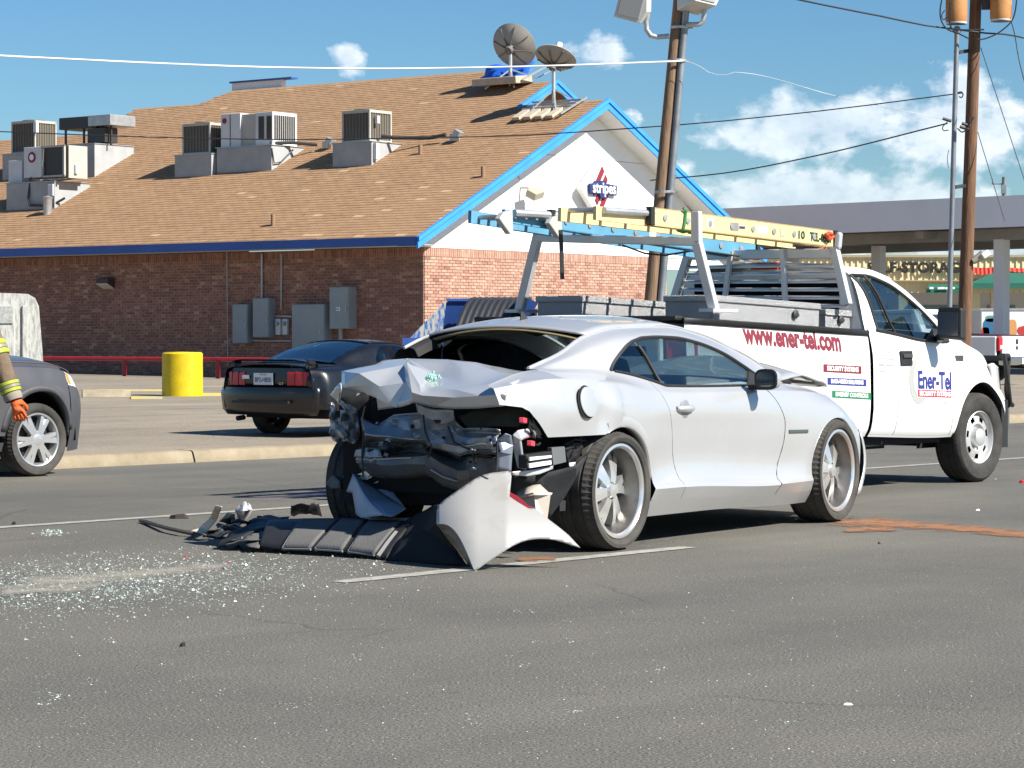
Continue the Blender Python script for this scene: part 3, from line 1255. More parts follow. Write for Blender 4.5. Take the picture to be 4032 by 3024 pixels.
pipe(t, [(0.05, 1.0, 0.9), (-0.06, 1.0, 0.3), (-0.08, 0.9, 0.12), (-0.08, 0.35, 0.1), (0.0, 0.1, 0.1), (0.2, -0.2, 0.3)], 0.035)
mb = MB()
mb.lathe([(0.0, 0), (0.12, 0), (0.12, 0.5), (0.15, 0.55), (0.0, 0.6)], 12, (-0.3, -0.05, -0.25))
mb.build('vent_pipe', M_GALV, t, smooth=40)

t, p = roof_thing('exhaust_hood', 'open exhaust hood with a grey lid on a plinth, upper left roof', 'exhaust vent', 300, 702)
plinth(t, 1.0, 1.55, 0.95, -0.75)
mb = MB()
mb.box((0.8, 0.35, 1.62), (0.85, 1.5, 0.34))
mb.build('hood', M_DKMET, t, bevel=0.01)
mb = MB()
mb.box((0.8, -0.62, 1.64), (1.0, 0.9, 0.3))
mb.build('hood_end', M_GALV, t, bevel=0.01)
mb = MB()
for y in (0.95, 0.2, -0.5, -0.9):
    mb = MB()
    mb.box((0.5, y, 1.2), (0.05, 0.05, 0.55))
    mb.build('leg', M_DKMET, t)
mb = MB()
mb.box((0.6, -0.45, 1.22), (0.5, 0.7, 0.4))
mb.build('motor', M_DKMET, t)

# plumbing vents
for k, (u, v, h) in enumerate(((1075, 888, 0.28), (1902, 697, 0.26), (1655, 607, 0.24))):
    p = on_roof(u, v)
    mb = MB()
    mb.lathe([(0.0, -0.03), (0.055, -0.03), (0.055, h), (0.04, h), (0.04, h - 0.05), (0, h - 0.05)], 12, bw(p.x, p.y, p.z))
    solo(mb, 'vent_pipe', ('brown vent pipe low on the roof above the eave', 'brown vent pipe near the blue rake', 'brown vent pipe beside the single condenser')[k], 'vent pipe',
         mat('pipe_brown', (0.24, 0.15, 0.09), 0.7), bw(p.x, p.y, p.z - 0.03), 'vent pipes on the roof', smooth=40)

# satellite dishes
M_DISH = mat('dish_grey', (0.30, 0.285, 0.25), 0.65, var=0.08, vscale=3)


def dish(name, label, u, v, R, aim, mast, pad):
    p = on_roof(u, v)
    t = thing(name, label, 'satellite dish', bw(p.x, p.y, p.z), RZ, 'satellite dishes on the ridge')
    d = Vector(aim).normalized()        # in local axes
    c_ = Vector((0, 0, mast))
    prof = [(R * k / 8, (R * k / 8) ** 2 / (R * 2.6)) for k in range(9)]
    prof += [(R * 1.02, prof[-1][1] + 0.01), (R * 1.0, prof[-1][1] + 0.035)] + [(R * k / 8, (R * k / 8) ** 2 / (R * 2.6) + 0.02) for k in range(7, -1, -1)]
    mb = MB()
    mb.lathe(prof, 40, c_, d)
    mb.build('reflector', M_DISH, t, smooth=50)
    a = d.orthogonal().normalized()
    b_ = d.cross(a)
    mb = MB()
    for k in range(8):
        e = a * math.cos(k * math.pi / 4 + 0.3) + b_ * math.sin(k * math.pi / 4 + 0.3)
        mb.bar(c_ - d * 0.05 + e * R * 0.12, c_ + e * R * 0.92 + d * (R * 0.92 ** 2 / 2.6 - 0.02), 0.02, 0.05, up=d)
    mb.lathe([(0, -0.16), (R * 0.17, -0.16), (R * 0.2, 0.02), (0, 0.02)], 14, c_, d)
    mb.build('back_ribs', mat('dish_rib', (0.12, 0.115, 0.105), 0.6), t)
    f = c_ + d * R * 0.95 + Vector((0, 0, 0.02))
    low = c_ + (Vector((0, 0, -1)) - d * Vector((0, 0, -1)).dot(d)).normalized() * R * 0.95 + d * R * 0.3
    mb = MB()
    mb.tube([low, low + (f - low) * 0.6 + Vector((0, 0, -0.06)), f], 0.02)
    mb.tube([c_ + a * R * 0.9 + d * 0.3 * R, f], 0.008)
    mb.build('feed_arm', M_GALV, t)
    mb = MB()
    mb.lathe([(0, -0.12), (0.09, -0.12), (0.075, 0.1), (0.12, 0.14), (0, 0.15)], 12, f, -d)
    mb.build('feed_horn', M_WHITE, t, smooth=40)
    mb = MB()
    mb.tube([(0, 0, -0.1), (0, 0, mast - 0.1), c_ - d * 0.14], 0.05)
    mb.build('mast', M_GALV, t)
    mb = MB()
    for e in pad['legs']:
        mb.bar((0, 0, mast * 0.45), e, 0.04, 0.04)
    mb.build('brace', M_GALV, t)
    return t


t1 = dish('satellite_dish', 'larger tilted satellite dish seen from behind on a concrete ballast slab', 2010, 338, 0.62 * 1.02, (0.81, 0.12, 0.42), 1.0, {'legs': [(-0.5, -0.5, -0.1), (-0.5, 0.5, -0.1), (0.4, -0.6, 0.2)]})
mb = MB()
mb.box((-0.25, 0.1, 0.12), (0.75, 1.5, 0.2), rot=(0, -0.1, 0))
mb.build('ballast_slab', mat('slab_tan', (0.42, 0.36, 0.27), 0.9, var=0.15), t1, bevel=0.02)
mb = MB()
mb.bar((0.3, -0.75, 0.22), (1.0, -1.35, 0.75), 0.3, 0.03)
mb.bar((-0.4, -0.7, 0.1), (0.3, -1.3, 0.6), 0.05, 0.05)
mb.build('tray', M_GALV, t1)
t2 = dish('satellite_dish', 'smaller flat-lying satellite dish on a mast nearer the gable', 2180, 430, 0.54, (0.50, 0.06, 0.86), 1.16, {'legs': [(-0.5, -0.45, -0.2), (-0.5, 0.55, -0.2), (0.35, -0.6, 0.15)]})
mb = MB()
for k in range(4):
    mb.box((-0.55 + 0.02 * k, 0.62 - 0.34 * k, -0.14), (0.62, 0.24, 0.09), rot=(0, -0.46, 0))
mb.build('ballast_block', mat('slab_tan', (0.42, 0.36, 0.27)), t2, bevel=0.02)
mb = MB()
for k in range(3):
    mb.bar((-0.35 + 0.22 * k, 0.75, 0.02 + 0.1 * k), (-0.25 + 0.22 * k, -0.75, 0.02 + 0.1 * k), 0.05, 0.05)
for k in range(2):
    mb.bar((-0.7, -0.72 + k * 1.4, -0.2), (0.45, -0.72 + k * 1.4, 0.3), 0.05, 0.05)
mb.build('skid_frame', M_GALV, t2)
# blue tarp wrapped round the foot of the ridge step
mb = MB()
rows = []
for i in range(6):
    rows.append([(8.9 - 0.09 * j + 0.06 * math.sin(i * 2 + j), 4.95 + 0.06 * math.sin(j * 3 + i) - i * 0.33, rz(8.9) + 0.34 - 0.11 * j + 0.05 * math.sin(i * 1.7 + j * 2.1)) for j in range(6)])
mb.grid(rows)
mb.v = [B0 + BX * v.x + BY * v.y + Vector((0, 0, v.z)) for v in mb.v]
solo(mb, 'blue_tarp', 'crumpled blue tarp at the ridge behind the larger dish', 'tarp', mat('tarp_blue', (0.02, 0.12, 0.55), 0.4), smooth=30, solid=0.01, fix=False)

# ------------------------------------------------------------------ on and by the shaded wall
M_EBOX = mat('electrical_grey', (0.26, 0.30, 0.31), 0.5, var=0.08, vscale=2)


def wallbox(name, label, u0, v0, u1, v1, d, cat='electrical box', gap=0.0, group='electrical boxes on the wall'):
    a, b_ = on_left(u0, v0, d), on_left(u1, v1, d)
    cy, cz, w, h = (a.y + b_.y) / 2, (a.z + b_.z) / 2, abs(a.y - b_.y), abs(a.z - b_.z)
    t = thing(name, label, cat, bw(-0.025, cy, min(a.z, b_.z)), RZ, group)
    mb = MB()
    mb.box((-d / 2 - gap, 0, h / 2), (d, w, h))
    mb.build('enclosure', M_EBOX, t, bevel=0.008)
    mb = MB()
    mb.box((-d - gap - 0.008, 0, h / 2), (0.016, w - 0.03, h - 0.03))
    mb.build('cover', M_EBOX, t, bevel=0.004)
    mb = MB()
    mb.box((-d - gap - 0.025, -w * 0.4, h * 0.45), (0.03, 0.03, 0.1))
    mb.build('latch', M_GALV, t)
    return t, w, h, d


wallbox('electrical_box', 'leftmost grey electrical box, tall and narrow, hung lowest', 918, 1198, 978, 1352, 0.2)
wallbox('electrical_box', 'grey electrical box under the left conduit', 998, 1174, 1062, 1328, 0.26)
wallbox('electrical_cabinet', 'widest grey electrical cabinet above the black coupe', 1152, 1198, 1280, 1400, 0.3)
t, w, h, d = wallbox('electrical_box', 'grey electrical box with a white emblem, hung highest of the four', 1300, 1130, 1376, 1294, 0.3)
mb = MB()
mb.box((-d - 0.022, 0.02, h * 0.5), (0.006, 0.12, 0.02))
mb.box((-d - 0.022, -0.03, h * 0.47), (0.006, 0.03, 0.1))
mb.box((-d - 0.022, 0.04, h * 0.44), (0.006, 0.08, 0.02))
mb.build('emblem', M_WHITE, t)
mb = MB()
mb.tube([(-0.15, 0.08, 0), (-0.15, 0.08, -0.9)], 0.05)
mb.build('conduit', M_EBOX, t)


def conduit(label, pts, r=0.028, cat='conduit'):
    mb = MB()
    mb.tube([bw(-0.07, *on_left(u, v, 0.07)[1:]) for u, v in pts], r, 8)
    return solo(mb, 'conduit', label, cat, M_GALV, None, 'conduits on the brick wall', smooth=40)


conduit('grey conduit rising from the second box to the eave', [(1031, 1174), (1031, 1000)])
conduit('thin conduit running down the wall left of the widest cabinet', [(1108, 1000), (1107, 1220)], 0.02)
conduit('short level conduit between the second box and the widest cabinet', [(1066, 1243), (1150, 1246)], 0.03)
conduit('long level conduit from the lowest box to the widest cabinet', [(986, 1341), (1150, 1342)], 0.03)
conduit('thin pipe rising to the bollard side of the boxes', [(893, 985), (897, 1440)], 0.012)
a = on_left(1108, 1290, 0.12)
t = thing('electric_meter', 'pair of small pale meters between the grey boxes', 'meter', bw(-0.03, a.y, a.z - 0.2), RZ)
for k, y in enumerate((0.11, -0.12)):
    mb = MB()
    mb.box((-0.06, y, 0.22), (0.1, 0.17, 0.4))
    mb.build('meter_case', M_ACW, t, bevel=0.02)
    mb = MB()
    mb.lathe([(0, 0.0), (0.055, 0), (0.055, 0.05), (0, 0.06)], 14, (-0.11, y, 0.3), (-1, 0, 0))
    mb.build('dial', M_EBOX, t, smooth=40)
a = on_left(410, 1112, 0.2)
t = thing('wall_light', 'dark box light with a pale lens on the shaded brick wall', 'wall light', bw(-0.03, a.y, a.z), RZ)
mb = MB()
mb.prism([(0, -0.22, 0.14), (-0.24, -0.22, 0.1), (-0.26, -0.22, -0.02), (0, -0.22, -0.14)], (0, 0.44, 0))
mb.build('housing', mat('bronze', (0.06, 0.045, 0.035), 0.5), t, bevel=0.01)
mb = MB()
mb.prism([(-0.02, -0.2, -0.135), (-0.255, -0.2, -0.03), (-0.255, -0.2, -0.05), (-0.02, -0.2, -0.165)], (0, 0.4, 0))
mb.build('lens', mat('pale_lens', (0.6, 0.58, 0.5), 0.3), t)

# walkway along the wall and red pipe rail
mb = MB()
mb.box((-1.0, 10, 0.11), (2.0, 28, 0.28))
mb.v = [B0 + BX * v.x + BY * v.y + Vector((0, 0, v.z)) for v in mb.v]
struct(mb.build('walkway', mat('walk_concrete', (0.36, 0.32, 0.25), 0.9, var=0.2, vscale=1.5)))
M_REDP = mat('red_pipe_paint', (0.30, 0.018, 0.025), 0.45, var=0.15, vscale=4)
ry = [on_left(u, 1500, 2.1).y for u in (-60, 490, 858, 1225)]
rail = thing('guard_rail', 'red pipe guard rail along the foot of the shaded wall', 'guard rail', bw(-2.1, ry[1], 0.2), RZ)
zt = on_left(490, 1413, 2.1).z
mb = MB()
mb.tube([(0, 12, zt - 0.2), (0, -8.5, zt - 0.2)], 0.055, 8)
mb.build('top_rail', M_REDP, rail, smooth=40)
for y in (8.1, 4.0, 0.0, ry[2] - ry[1], ry[3] - ry[1], -7.9):
    mb = MB()
    mb.tube([(0, y, -0.25), (0, y, zt - 0.22)], 0.055, 8)
    mb.build('post', M_REDP, rail, smooth=40)

# yellow bollard with kerbs about its foot
p = lotpt(716, 1560)
yp = atY(716, 1560, p.y)
R_ = 80 / 10300 * p.y
bo = thing('bollard', 'thick yellow concrete bollard, squat and round, on the lot', 'bollard', (p.x, p.y + 0.1, p.z))
H_ = (1555 - 1382) / 10300 * p.y
mb = MB()
mb.lathe([(0, 0), (R_, 0), (R_ * 1.005, H_ * 0.3), (R_ * 0.995, H_ * 0.7), (R_, H_ - 0.03), (R_ - 0.03, H_), (0, H_ + 0.01)], 48)
mb.build('bollard_body', M_YEL, bo, smooth=40)


def wheel_stop(label, ua, ub, v, m, h=0.14):
    a_, b_ = lotpt(ua, v), lotpt(ub, v)
    d = (b_ - a_)
    L_ = d.length
    d.normalize()
    n = Vector((-d.y, d.x, 0))
    mb = MB()
    for (q0, q1) in ((0, L_),):
        P = [a_ + n * 0.0, a_ + n * 0.05 + Vector((0, 0, h)), a_ + n * 0.15 + Vector((0, 0, h)), a_ + n * 0.2]
        mb.prism(P, d * L_)
    return solo(mb, 'wheel_stop', label, 'wheel stop', m, None, 'kerb pieces on the lot', bevel=0.01)


wheel_stop('worn concrete wheel stop between the dark wagon and the yellow bollard', 325, 515, 1565, mat('worn_concrete', (0.22, 0.185, 0.13), 0.95, col2=(0.33, 0.29, 0.205), vscale=5, bump=0.3))
wheel_stop('low yellow painted kerb running to the left of the bollard', 515, 640, 1572, mat('worn_yellow', (0.38, 0.29, 0.04), 0.8, col2=(0.27, 0.24, 0.17), vscale=7), 0.05)
wheel_stop('yellow painted kerb edge between the bollard and the black coupe', 790, 1000, 1560, mat('worn_yellow', (0.62, 0.50, 0.10)), 0.06)
wheel_stop('faded yellow kerb line behind the concrete wheel stop', 380, 640, 1541, mat('worn_yellow', (0.62, 0.50, 0.10)), 0.04)
# ------------------------------------------------------------------ filling-station canopy
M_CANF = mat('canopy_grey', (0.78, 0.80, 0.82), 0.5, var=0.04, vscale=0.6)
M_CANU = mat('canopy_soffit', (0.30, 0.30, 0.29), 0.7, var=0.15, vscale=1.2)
CD = Vector((math.sin(rad(45.5)), -math.cos(rad(45.5)), 0))      # along the fascia, towards the right and nearer
CN = Vector((math.cos(rad(45.5)), math.sin(rad(45.5)), 0))       # into the canopy
c0 = atY(3316, 917, 82.5)
zb, zt = c0.z, atY(3316, 800, 82.5).z
canopy = thing('station_canopy', 'grey flat filling station canopy on square columns behind the white pickup', 'canopy', (c0.x, c0.y, 0.25), math.atan2(CD.y, CD.x))
# local x along the fascia, local y = into the canopy
zb -= 0.25
zt -= 0.25
x0, x1, dp = -15.5, 16.0, 9.0
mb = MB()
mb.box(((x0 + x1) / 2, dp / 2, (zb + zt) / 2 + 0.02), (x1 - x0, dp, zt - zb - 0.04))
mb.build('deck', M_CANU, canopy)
mb = MB()
mb.box(((x0 + x1) / 2, -0.03, (zb + zt) / 2), (x1 - x0 + 0.1, 0.05, zt - zb))
mb.box(((x0 + x1) / 2, dp + 0.03, (zb + zt) / 2), (x1 - x0 + 0.1, 0.05, zt - zb))
for xx in (x0 - 0.03, x1 + 0.03):
    mb.box((xx, dp / 2, (zb + zt) / 2), (0.05, dp + 0.1, zt - zb))
mb.build('fascia', M_CANF, canopy)
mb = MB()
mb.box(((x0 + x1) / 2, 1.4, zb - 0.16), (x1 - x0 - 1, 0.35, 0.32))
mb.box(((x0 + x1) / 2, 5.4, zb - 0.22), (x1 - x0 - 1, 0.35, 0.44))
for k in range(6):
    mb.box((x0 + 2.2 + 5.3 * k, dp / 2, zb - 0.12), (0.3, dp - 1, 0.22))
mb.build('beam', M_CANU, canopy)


def locx(u, yoff):
    p = onplane(u, 1000, Vector((c0.x, c0.y, 0)) + CN * yoff, CN)
    return (p - Vector((c0.x, c0.y, 0))).dot(CD)


for u, yo, w in ((3459, 3.3, 0.34), (3944, 1.4, 0.36), (3120, 3.3, 0.34), (2880, 1.4, 0.34)):
    mb = MB()
    mb.box((locx(u, yo), yo, (zb - 0.3) / 2), (w, w, zb - 0.3))
    mb.build('column', M_CANF, canopy, bevel=0.01)
for k in range(5):
    mb = MB()
    mb.box((x0 + 4 + 5.5 * k, 3.2, zb - 0.06), (0.6, 0.6, 0.1))
    mb.build('canopy_light', mat('lamp_lens_off', (0.6, 0.6, 0.58), 0.3), canopy)

# ------------------------------------------------------------------ self-storage building beyond
YS = 122.0
sx0, sx1 = atY(3020, 1100, YS).x, atY(4300, 1100, YS).x
zr = lambda v: atY(3600, v, YS).z
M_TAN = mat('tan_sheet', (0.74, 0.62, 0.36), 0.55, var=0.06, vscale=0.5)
M_BLK = mat('black_letter', (0.02, 0.018, 0.015), 0.5)
M_GREEN = mat('awning_green', (0.015, 0.11, 0.075), 0.7, var=0.1, vscale=1)
G0 = 0.3
ss = thing('storage_building', 'tan corrugated self-storage building with black letters and green awnings', 'building', (sx0, YS, G0))
L_ = sx1 - sx0


def corr(x0, x1, z0, z1, y0, pitch=0.285):
    b = MB()
    lo, hi = [], []
    x = x0
    while x < x1:
        for dx, dy in ((0, 0), (pitch * 0.62, 0), (pitch * 0.70, -0.055), (pitch * 0.92, -0.055)):
            lo.append((x + dx, y0 + dy, z0))
            hi.append((x + dx, y0 + dy, z1))
        x += pitch
    b.grid([lo, hi])
    return b


corr(0, L_, zr(1103) - G0, zr(1013) - G0, 0).build('cladding', M_TAN, ss, fix=False)
corr(0, L_, zr(1152) - G0, zr(1107) - G0, 0.25).build('cladding', M_TAN, ss, fix=False)
mb = MB()
mb.box((L_ / 2, -0.02, zr(1013) - G0 + 0.06), (L_, 0.3, 0.1))
mb.box((L_ / 2, 0.06, zr(1105) - G0), (L_, 0.3, 0.06))
mb.build('trim', mat('tan_trim', (0.36, 0.28, 0.15), 0.6), ss)
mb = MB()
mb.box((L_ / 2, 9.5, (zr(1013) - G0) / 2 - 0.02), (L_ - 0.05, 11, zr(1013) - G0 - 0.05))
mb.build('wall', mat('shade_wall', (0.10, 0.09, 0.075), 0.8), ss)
for k, u in enumerate((3330, 3560, 3845, 3925, 4075)):
    x = atY(u, 1100, YS).x - sx0
    mb = MB()
    mb.box((x, 0.45, (zr(1152) - G0) / 2), (0.42, 0.4, zr(1152) - G0 - 0.01))
    mb.build('pier', M_TAN, ss)
for ua, ub in ((3345, 3545), (3600, 3830), (3875, 3915), (3945, 4060)):
    xa, xb = atY(ua, 1100, YS).x - sx0, atY(ub, 1100, YS).x - sx0
    mb = MB()
    mb.box(((xa + xb) / 2, 3.85, 1.5), (xb - xa, 0.1, 2.2))
    mb.build('window', MATS['dark_glass'], ss)
lo = atY(3414, 1074, YS)
mb = MB()
text_mesh(mb, 'SELF-STORAGE', (lo.x - sx0, -0.2, lo.z - G0 + 0.02), (1, 0, 0), (0, 0, 1), 0.44, wx=1.10, bold=0.03)
mb.build('lettering', M_BLK, ss, fix=False, solid=0.05)
mb = MB()
# red and white pleated bunting swag
for (ua, ub, va, vb) in ((3822, 3920, 1050, 1074), (3962, 4070, 1052, 1066)):
    r0, r1 = [], []
    for i in range(13):
        u = lerp(ua, ub, i / 12)
        p, q = atY(u, va + 5 * math.sin(i / 12 * math.pi), YS - 0.15), atY(u, vb + 7 * math.sin(i / 12 * math.pi), YS - 0.15)
        r0.append((p.x - sx0, -0.15 - 0.05 * (i % 2), p.z - G0))
        r1.append((q.x - sx0, -0.25 - 0.05 * (i % 2), q.z - G0))
    mb.grid([r0, r1])
mb.build('bunting', mat('bunting_red', (0.50, 0.035, 0.02), 0.7), ss, fix=False, solid=0.01)


def awning(ua, ub, uc, ud, v0, v1, out):
    """sloping canvas: top edge ua-ub at v0, bottom edge uc-ud at v1"""
    b = MB()
    a_, b_ = atY(ua, v0, YS), atY(ub, v0, YS)
    c_, d_ = atY(uc, v1, YS - out), atY(ud, v1, YS - out)
    P = [Vector((p.x - sx0, p.y - YS, p.z - G0)) for p in (a_, b_, d_, c_)]
    b.add(P, [(0, 1, 2, 3)])
    drop = Vector((0, 0, -0.22))
    b.add([P[3], P[2], P[2] + drop, P[3] + drop], [(0, 1, 2, 3)])
    b.add([P[0], P[3], P[3] + drop], [(0, 1, 2)])
    b.build('awning', M_GREEN, ss, fix=False, solid=0.02)


awning(3925, 4120, 3815, 4150, 1068, 1118, 1.6)
awning(3655, 3800, 3650, 3790, 1120, 1136, 0.8)
mb = MB()
for i, (u, v) in enumerate(((3668, 1134), (3700, 1135), (3712, 1134), (3730, 1135), (3752, 1134))):
    p = atY(u, v, YS - 0.9)
    mb.box((p.x - sx0, p.y - YS, p.z - G0), (0.18, 0.02, 0.09))
mb.build('awning_print', M_WHITE, ss)

# area floodlight on a leaning arm at the right pole
# ------------------------------------------------------------------ utility poles
M_WOOD = mat('pole_wood', (0.125, 0.075, 0.045), 0.9, col2=(0.24, 0.16, 0.10), vscale=5, stretch=(4, 4, 0.35), bump=0.6, bscale=14)
M_WOODD = mat('pole_wood_dark', (0.085, 0.045, 0.026), 0.9, col2=(0.19, 0.10, 0.055), vscale=5, stretch=(4, 4, 0.35), bump=0.6, bscale=14)
M_STEEL = mat('steel_pipe', (0.22, 0.24, 0.26), 0.5, metal=0.5, var=0.2, vscale=3)
M_CABLE = mat('cable_black', (0.02, 0.02, 0.022), 0.6)
M_ALU = mat('lamp_alu', (0.52, 0.52, 0.50), 0.45, var=0.05)

YL = 50.0


def pole_line(u0, v0, u1, v1, Y, zlow):
    """straight leaning pole through two sight lines at depth Y, run down to height zlow and on above the frame"""
    a, b_ = atY(u0, v0, Y), atY(u1, v1, Y)
    d = b_ - a
    return a + d * ((zlow - a.z) / d.z), a, b_, d


base, a, b_, d = pole_line(2563, 1180, 2668, 40, YL, 0.2)
lp = thing('utility_pole', 'leaning weathered wooden pole with a steel conduit and two floodlights, before the gable', 'utility pole', base)
top = a + d * ((9.6 - a.z) / d.z)
mb = MB()
mb.tube([(0, 0, -0.3), (a - base), (b_ - base), (top - base)], [0.15, 0.128, 0.100, 0.09], 14)
mb.build('pole', M_WOOD, lp, smooth=40)
pv = Vector((0.185, -0.06, 0))
mb = MB()
mb.tube([Vector((0.17, -0.08, -0.3)), (a - base) + Vector((0.19, -0.06, 0)), (b_ - base) + Vector((0.155, -0.06, 0)), (top - base) + Vector((0.15, -0.05, 0))], 0.07, 12)
mb.build('conduit_pipe', M_STEEL, lp, smooth=40)


def lpz(v):
    P = a + d * ((atY(2600, v, YL).z - a.z) / d.z)
    return P - base


for v in (110, 240, 757):
    q = lpz(v)
    mb = MB()
    mb.lathe([(0.17, -0.025), (0.185, -0.025), (0.185, 0.025), (0.17, 0.025)], 18, q + Vector((0.07, -0.02, 0)), (0, 0, 1), closed=True)
    mb.box(q + Vector((0.26, -0.05, 0)), (0.12, 0.04, 0.04))
    mb.build('strap', M_GALV, lp)


def floodlamp(pts_uv, head_uv, hw, hh, hl, rot, tilt_lab):
    P = [atY(u, v, YL - 0.15) - base for u, v in pts_uv]
    mb = MB()
    mb.tube(P, 0.05, 10)
    mb.build('lamp_arm', M_GALV, lp, smooth=50)
    c = atY(*head_uv, YL - 0.2) - base
    hd = MB()
    hd.M = Matrix.Translation(c) @ Euler(rot).to_matrix().to_4x4()
    x, y, z = hw / 2, hl / 2, hh / 2
    prof = [(-x, -z), (x * 0.75, -z), (x, -z * 0.2), (x * 0.7, z), (-x * 0.7, z), (-x, z * 0.5)]
    hd.prism([(p, -y, q) for p, q in prof], (0, hl, 0))
    h = hd.build('lamp_head', M_ALU, lp, bevel=0.015)
    ln = MB()
    ln.M = hd.M
    ln.box((-0.03, -y - 0.012, 0.0), (hw * 0.72, 0.025, hh * 0.78))
    ln.build('lens', mat('lamp_glass', (0.28, 0.29, 0.29), 0.15, spec=0.8), lp, bevel=0.01)


floodlamp([(2635, 142), (2590, 146), (2562, 140), (2546, 116), (2545, 85), (2552, 55)], (2500, 18), 0.6, 0.62, 0.42, (rad(8), rad(16), rad(-12)), '')
floodlamp([(2700, 97), (2750, 96), (2768, 88), (2772, 60), (2774, 30)], (2748, 0), 0.56, 0.34, 0.6, (rad(-12), rad(8), rad(30)), '')

YRP = 50.0
base2, a2, b2, d2 = pole_line(3800, 1210, 3842, 0, YRP, 0.2)
rpole = thing('utility_pole', 'dark upright wooden pole with two rusty transformers and a slim riser beside it', 'utility pole', base2)
top2 = a2 + d2 * ((11 - a2.z) / d2.z)
mb = MB()
mb.tube([(0, 0, -0.3), a2 - base2, b2 - base2, top2 - base2], [0.15, 0.13, 0.11, 0.1], 14)
mb.build('pole', M_WOODD, rpole, smooth=40)
rb = [atY(3738, 1240, YRP - 0.25) - base2, atY(3752, 700, YRP - 0.25) - base2, atY(3768, 135, YRP - 0.25) - base2]
rlow = rb[0] + (rb[0] - rb[2]) * ((rb[0].z + 0.1) / (rb[2].z - rb[0].z))
mb = MB()
mb.tube([rlow] + rb, [0.05, 0.05, 0.048, 0.048], 12)
mb.lathe([(0.05, 0), (0.075, 0.05), (0.06, 0.14), (0, 0.16)], 12, rb[2])
mb.build('riser_pipe', M_STEEL, rpole, smooth=40)
mb = MB()
for v in (208, 737):
    q = atY(3760, v, YRP - 0.25) - base2
    e = atY(3815, v - 8, YRP) - base2
    mb.bar(q, e, 0.05, 0.07)
mb.build('bracket', M_DKMET, rpole)
M_XF = mat('rusty_transformer', (0.36, 0.155, 0.045), 0.7, col2=(0.48, 0.23, 0.08), vscale=3, bump=0.2)
for u, vb in ((3766, 88), (3941, 77)):
    q = atY(u, vb, YRP - 0.3) - base2
    mb = MB()
    mb.lathe([(0, 0.0), (0.195, 0.0), (0.205, 0.03), (0.205, 0.95), (0.17, 1.0), (0, 1.03)], 28, q)
    tank = mb.build('transformer', M_XF, rpole, smooth=40)
    mb = MB()
    mb.lathe([(0.19, -0.035), (0.2, -0.02), (0.2, 0.0), (0, 0.0), ], 28, q)
    mb.build('rim', M_ACW, tank, smooth=40)
    mb = MB()
    mb.box(q + Vector((0.1 if u < 3800 else -0.24, 0.1, 0.35)), (0.2, 0.12, 0.3))
    mb.build('mount', M_DKMET, tank)
# slack cable loops about the transformers
for pts, r in (([(3708, 0), (3702, 40), (3706, 80), (3730, 115), (3770, 130), (3815, 152)], 0.014),
               ([(4003, 0), (3996, 50), (3978, 90), (3930, 130), (3880, 152), (3850, 155)], 0.014),
               ([(3740, 10), (3738, 60), (3742, 100), (3760, 125)], 0.014), ([(3780, 0), (3778, 55), (3750, 90), (3740, 112)], 0.012),
               ([(3720, 40), (3708, 60), (3715, 78), (3728, 66)], 0.01), ([(3741, 112), (3780, 117), (3830, 118), (3875, 116)], 0.016),
               ([(3770, 365), (3785, 362), (3792, 372), (3786, 384), (3776, 380)], 0.012), ([(3730, 480), (3712, 500), (3716, 514), (3735, 512)], 0.01),
               ([(3735, 590), (3730, 630), (3735, 660)], 0.006), ([(3770, 505), (3790, 520), (3812, 500), (3835, 460)], 0.014)):
    P = [atY(u, v, YRP - 0.45) - base2 for u, v in pts]
    Q = []
    for i in range(len(P) - 1):
        p0, p1, p2, p3 = P[max(0, i - 1)], P[i], P[i + 1], P[min(len(P) - 1, i + 2)]
        for k in range(5):
            t_ = k / 5
            Q.append(0.5 * ((2 * p1) + (p2 - p0) * t_ + (2 * p0 - 5 * p1 + 4 * p2 - p3) * t_ ** 2 + (3 * p1 - p0 - 3 * p2 + p3) * t_ ** 3))
    Q.append(P[-1])
    mb = MB()
    mb.tube(Q, r, 6)
    mb.build('cable_loop', M_CABLE, rpole, smooth=50)
mb = MB()
for u, v in ((3725, 473), (3800, 492), (3792, 505)):
    q = atY(u, v, YRP - 0.4) - base2
    mb.tube([q + Vector((-0.06, 0, 0.03)), q + Vector((0.1, 0, -0.02))], 0.03, 8)
mb.build('clamp', M_DKMET, rpole)
# floodlight on a leaning stub
q = atY(3830, 1030, YRP - 0.1)
fl = thing('area_floodlight', 'tan floodlight angled up on the dark right-hand pole', 'floodlight', q)
e = atY(3872, 1004, YRP - 0.1) - q
mb = MB()
mb.tube([(0, 0, 0), e], [0.06, 0.1], 10)
mb.build('lamp_body', M_TANMET, fl, smooth=40)
mb = MB()
mb.box(e + Vector((0.03, -0.02, 0.01)), (0.16, 0.2, 0.12), rot=(0, -0.6, 0))
mb.build('lamp_head', M_WHITE, fl, bevel=0.02)


def wire(label, pts, r, m=None, n=14):
    """pts: (u, v, Y) along a smooth hanging line"""
    ts = [0.0]
    P = [atY(u, v, Y) for u, v, Y in pts]
    for i in range(1, len(P)):
        ts.append(ts[-1] + (P[i] - P[i - 1]).length)
    fx = [pchip([(ts[i], P[i][k]) for i in range(len(P))]) for k in range(3)]
    mb = MB()
    mb.tube([[f(ts[-1] * i / n) for f in fx] for i in range(n + 1)], r, 6)
    return solo(mb, 'overhead_wire', label, 'wire', m or M_CABLE, None, 'wires between the poles', smooth=60)


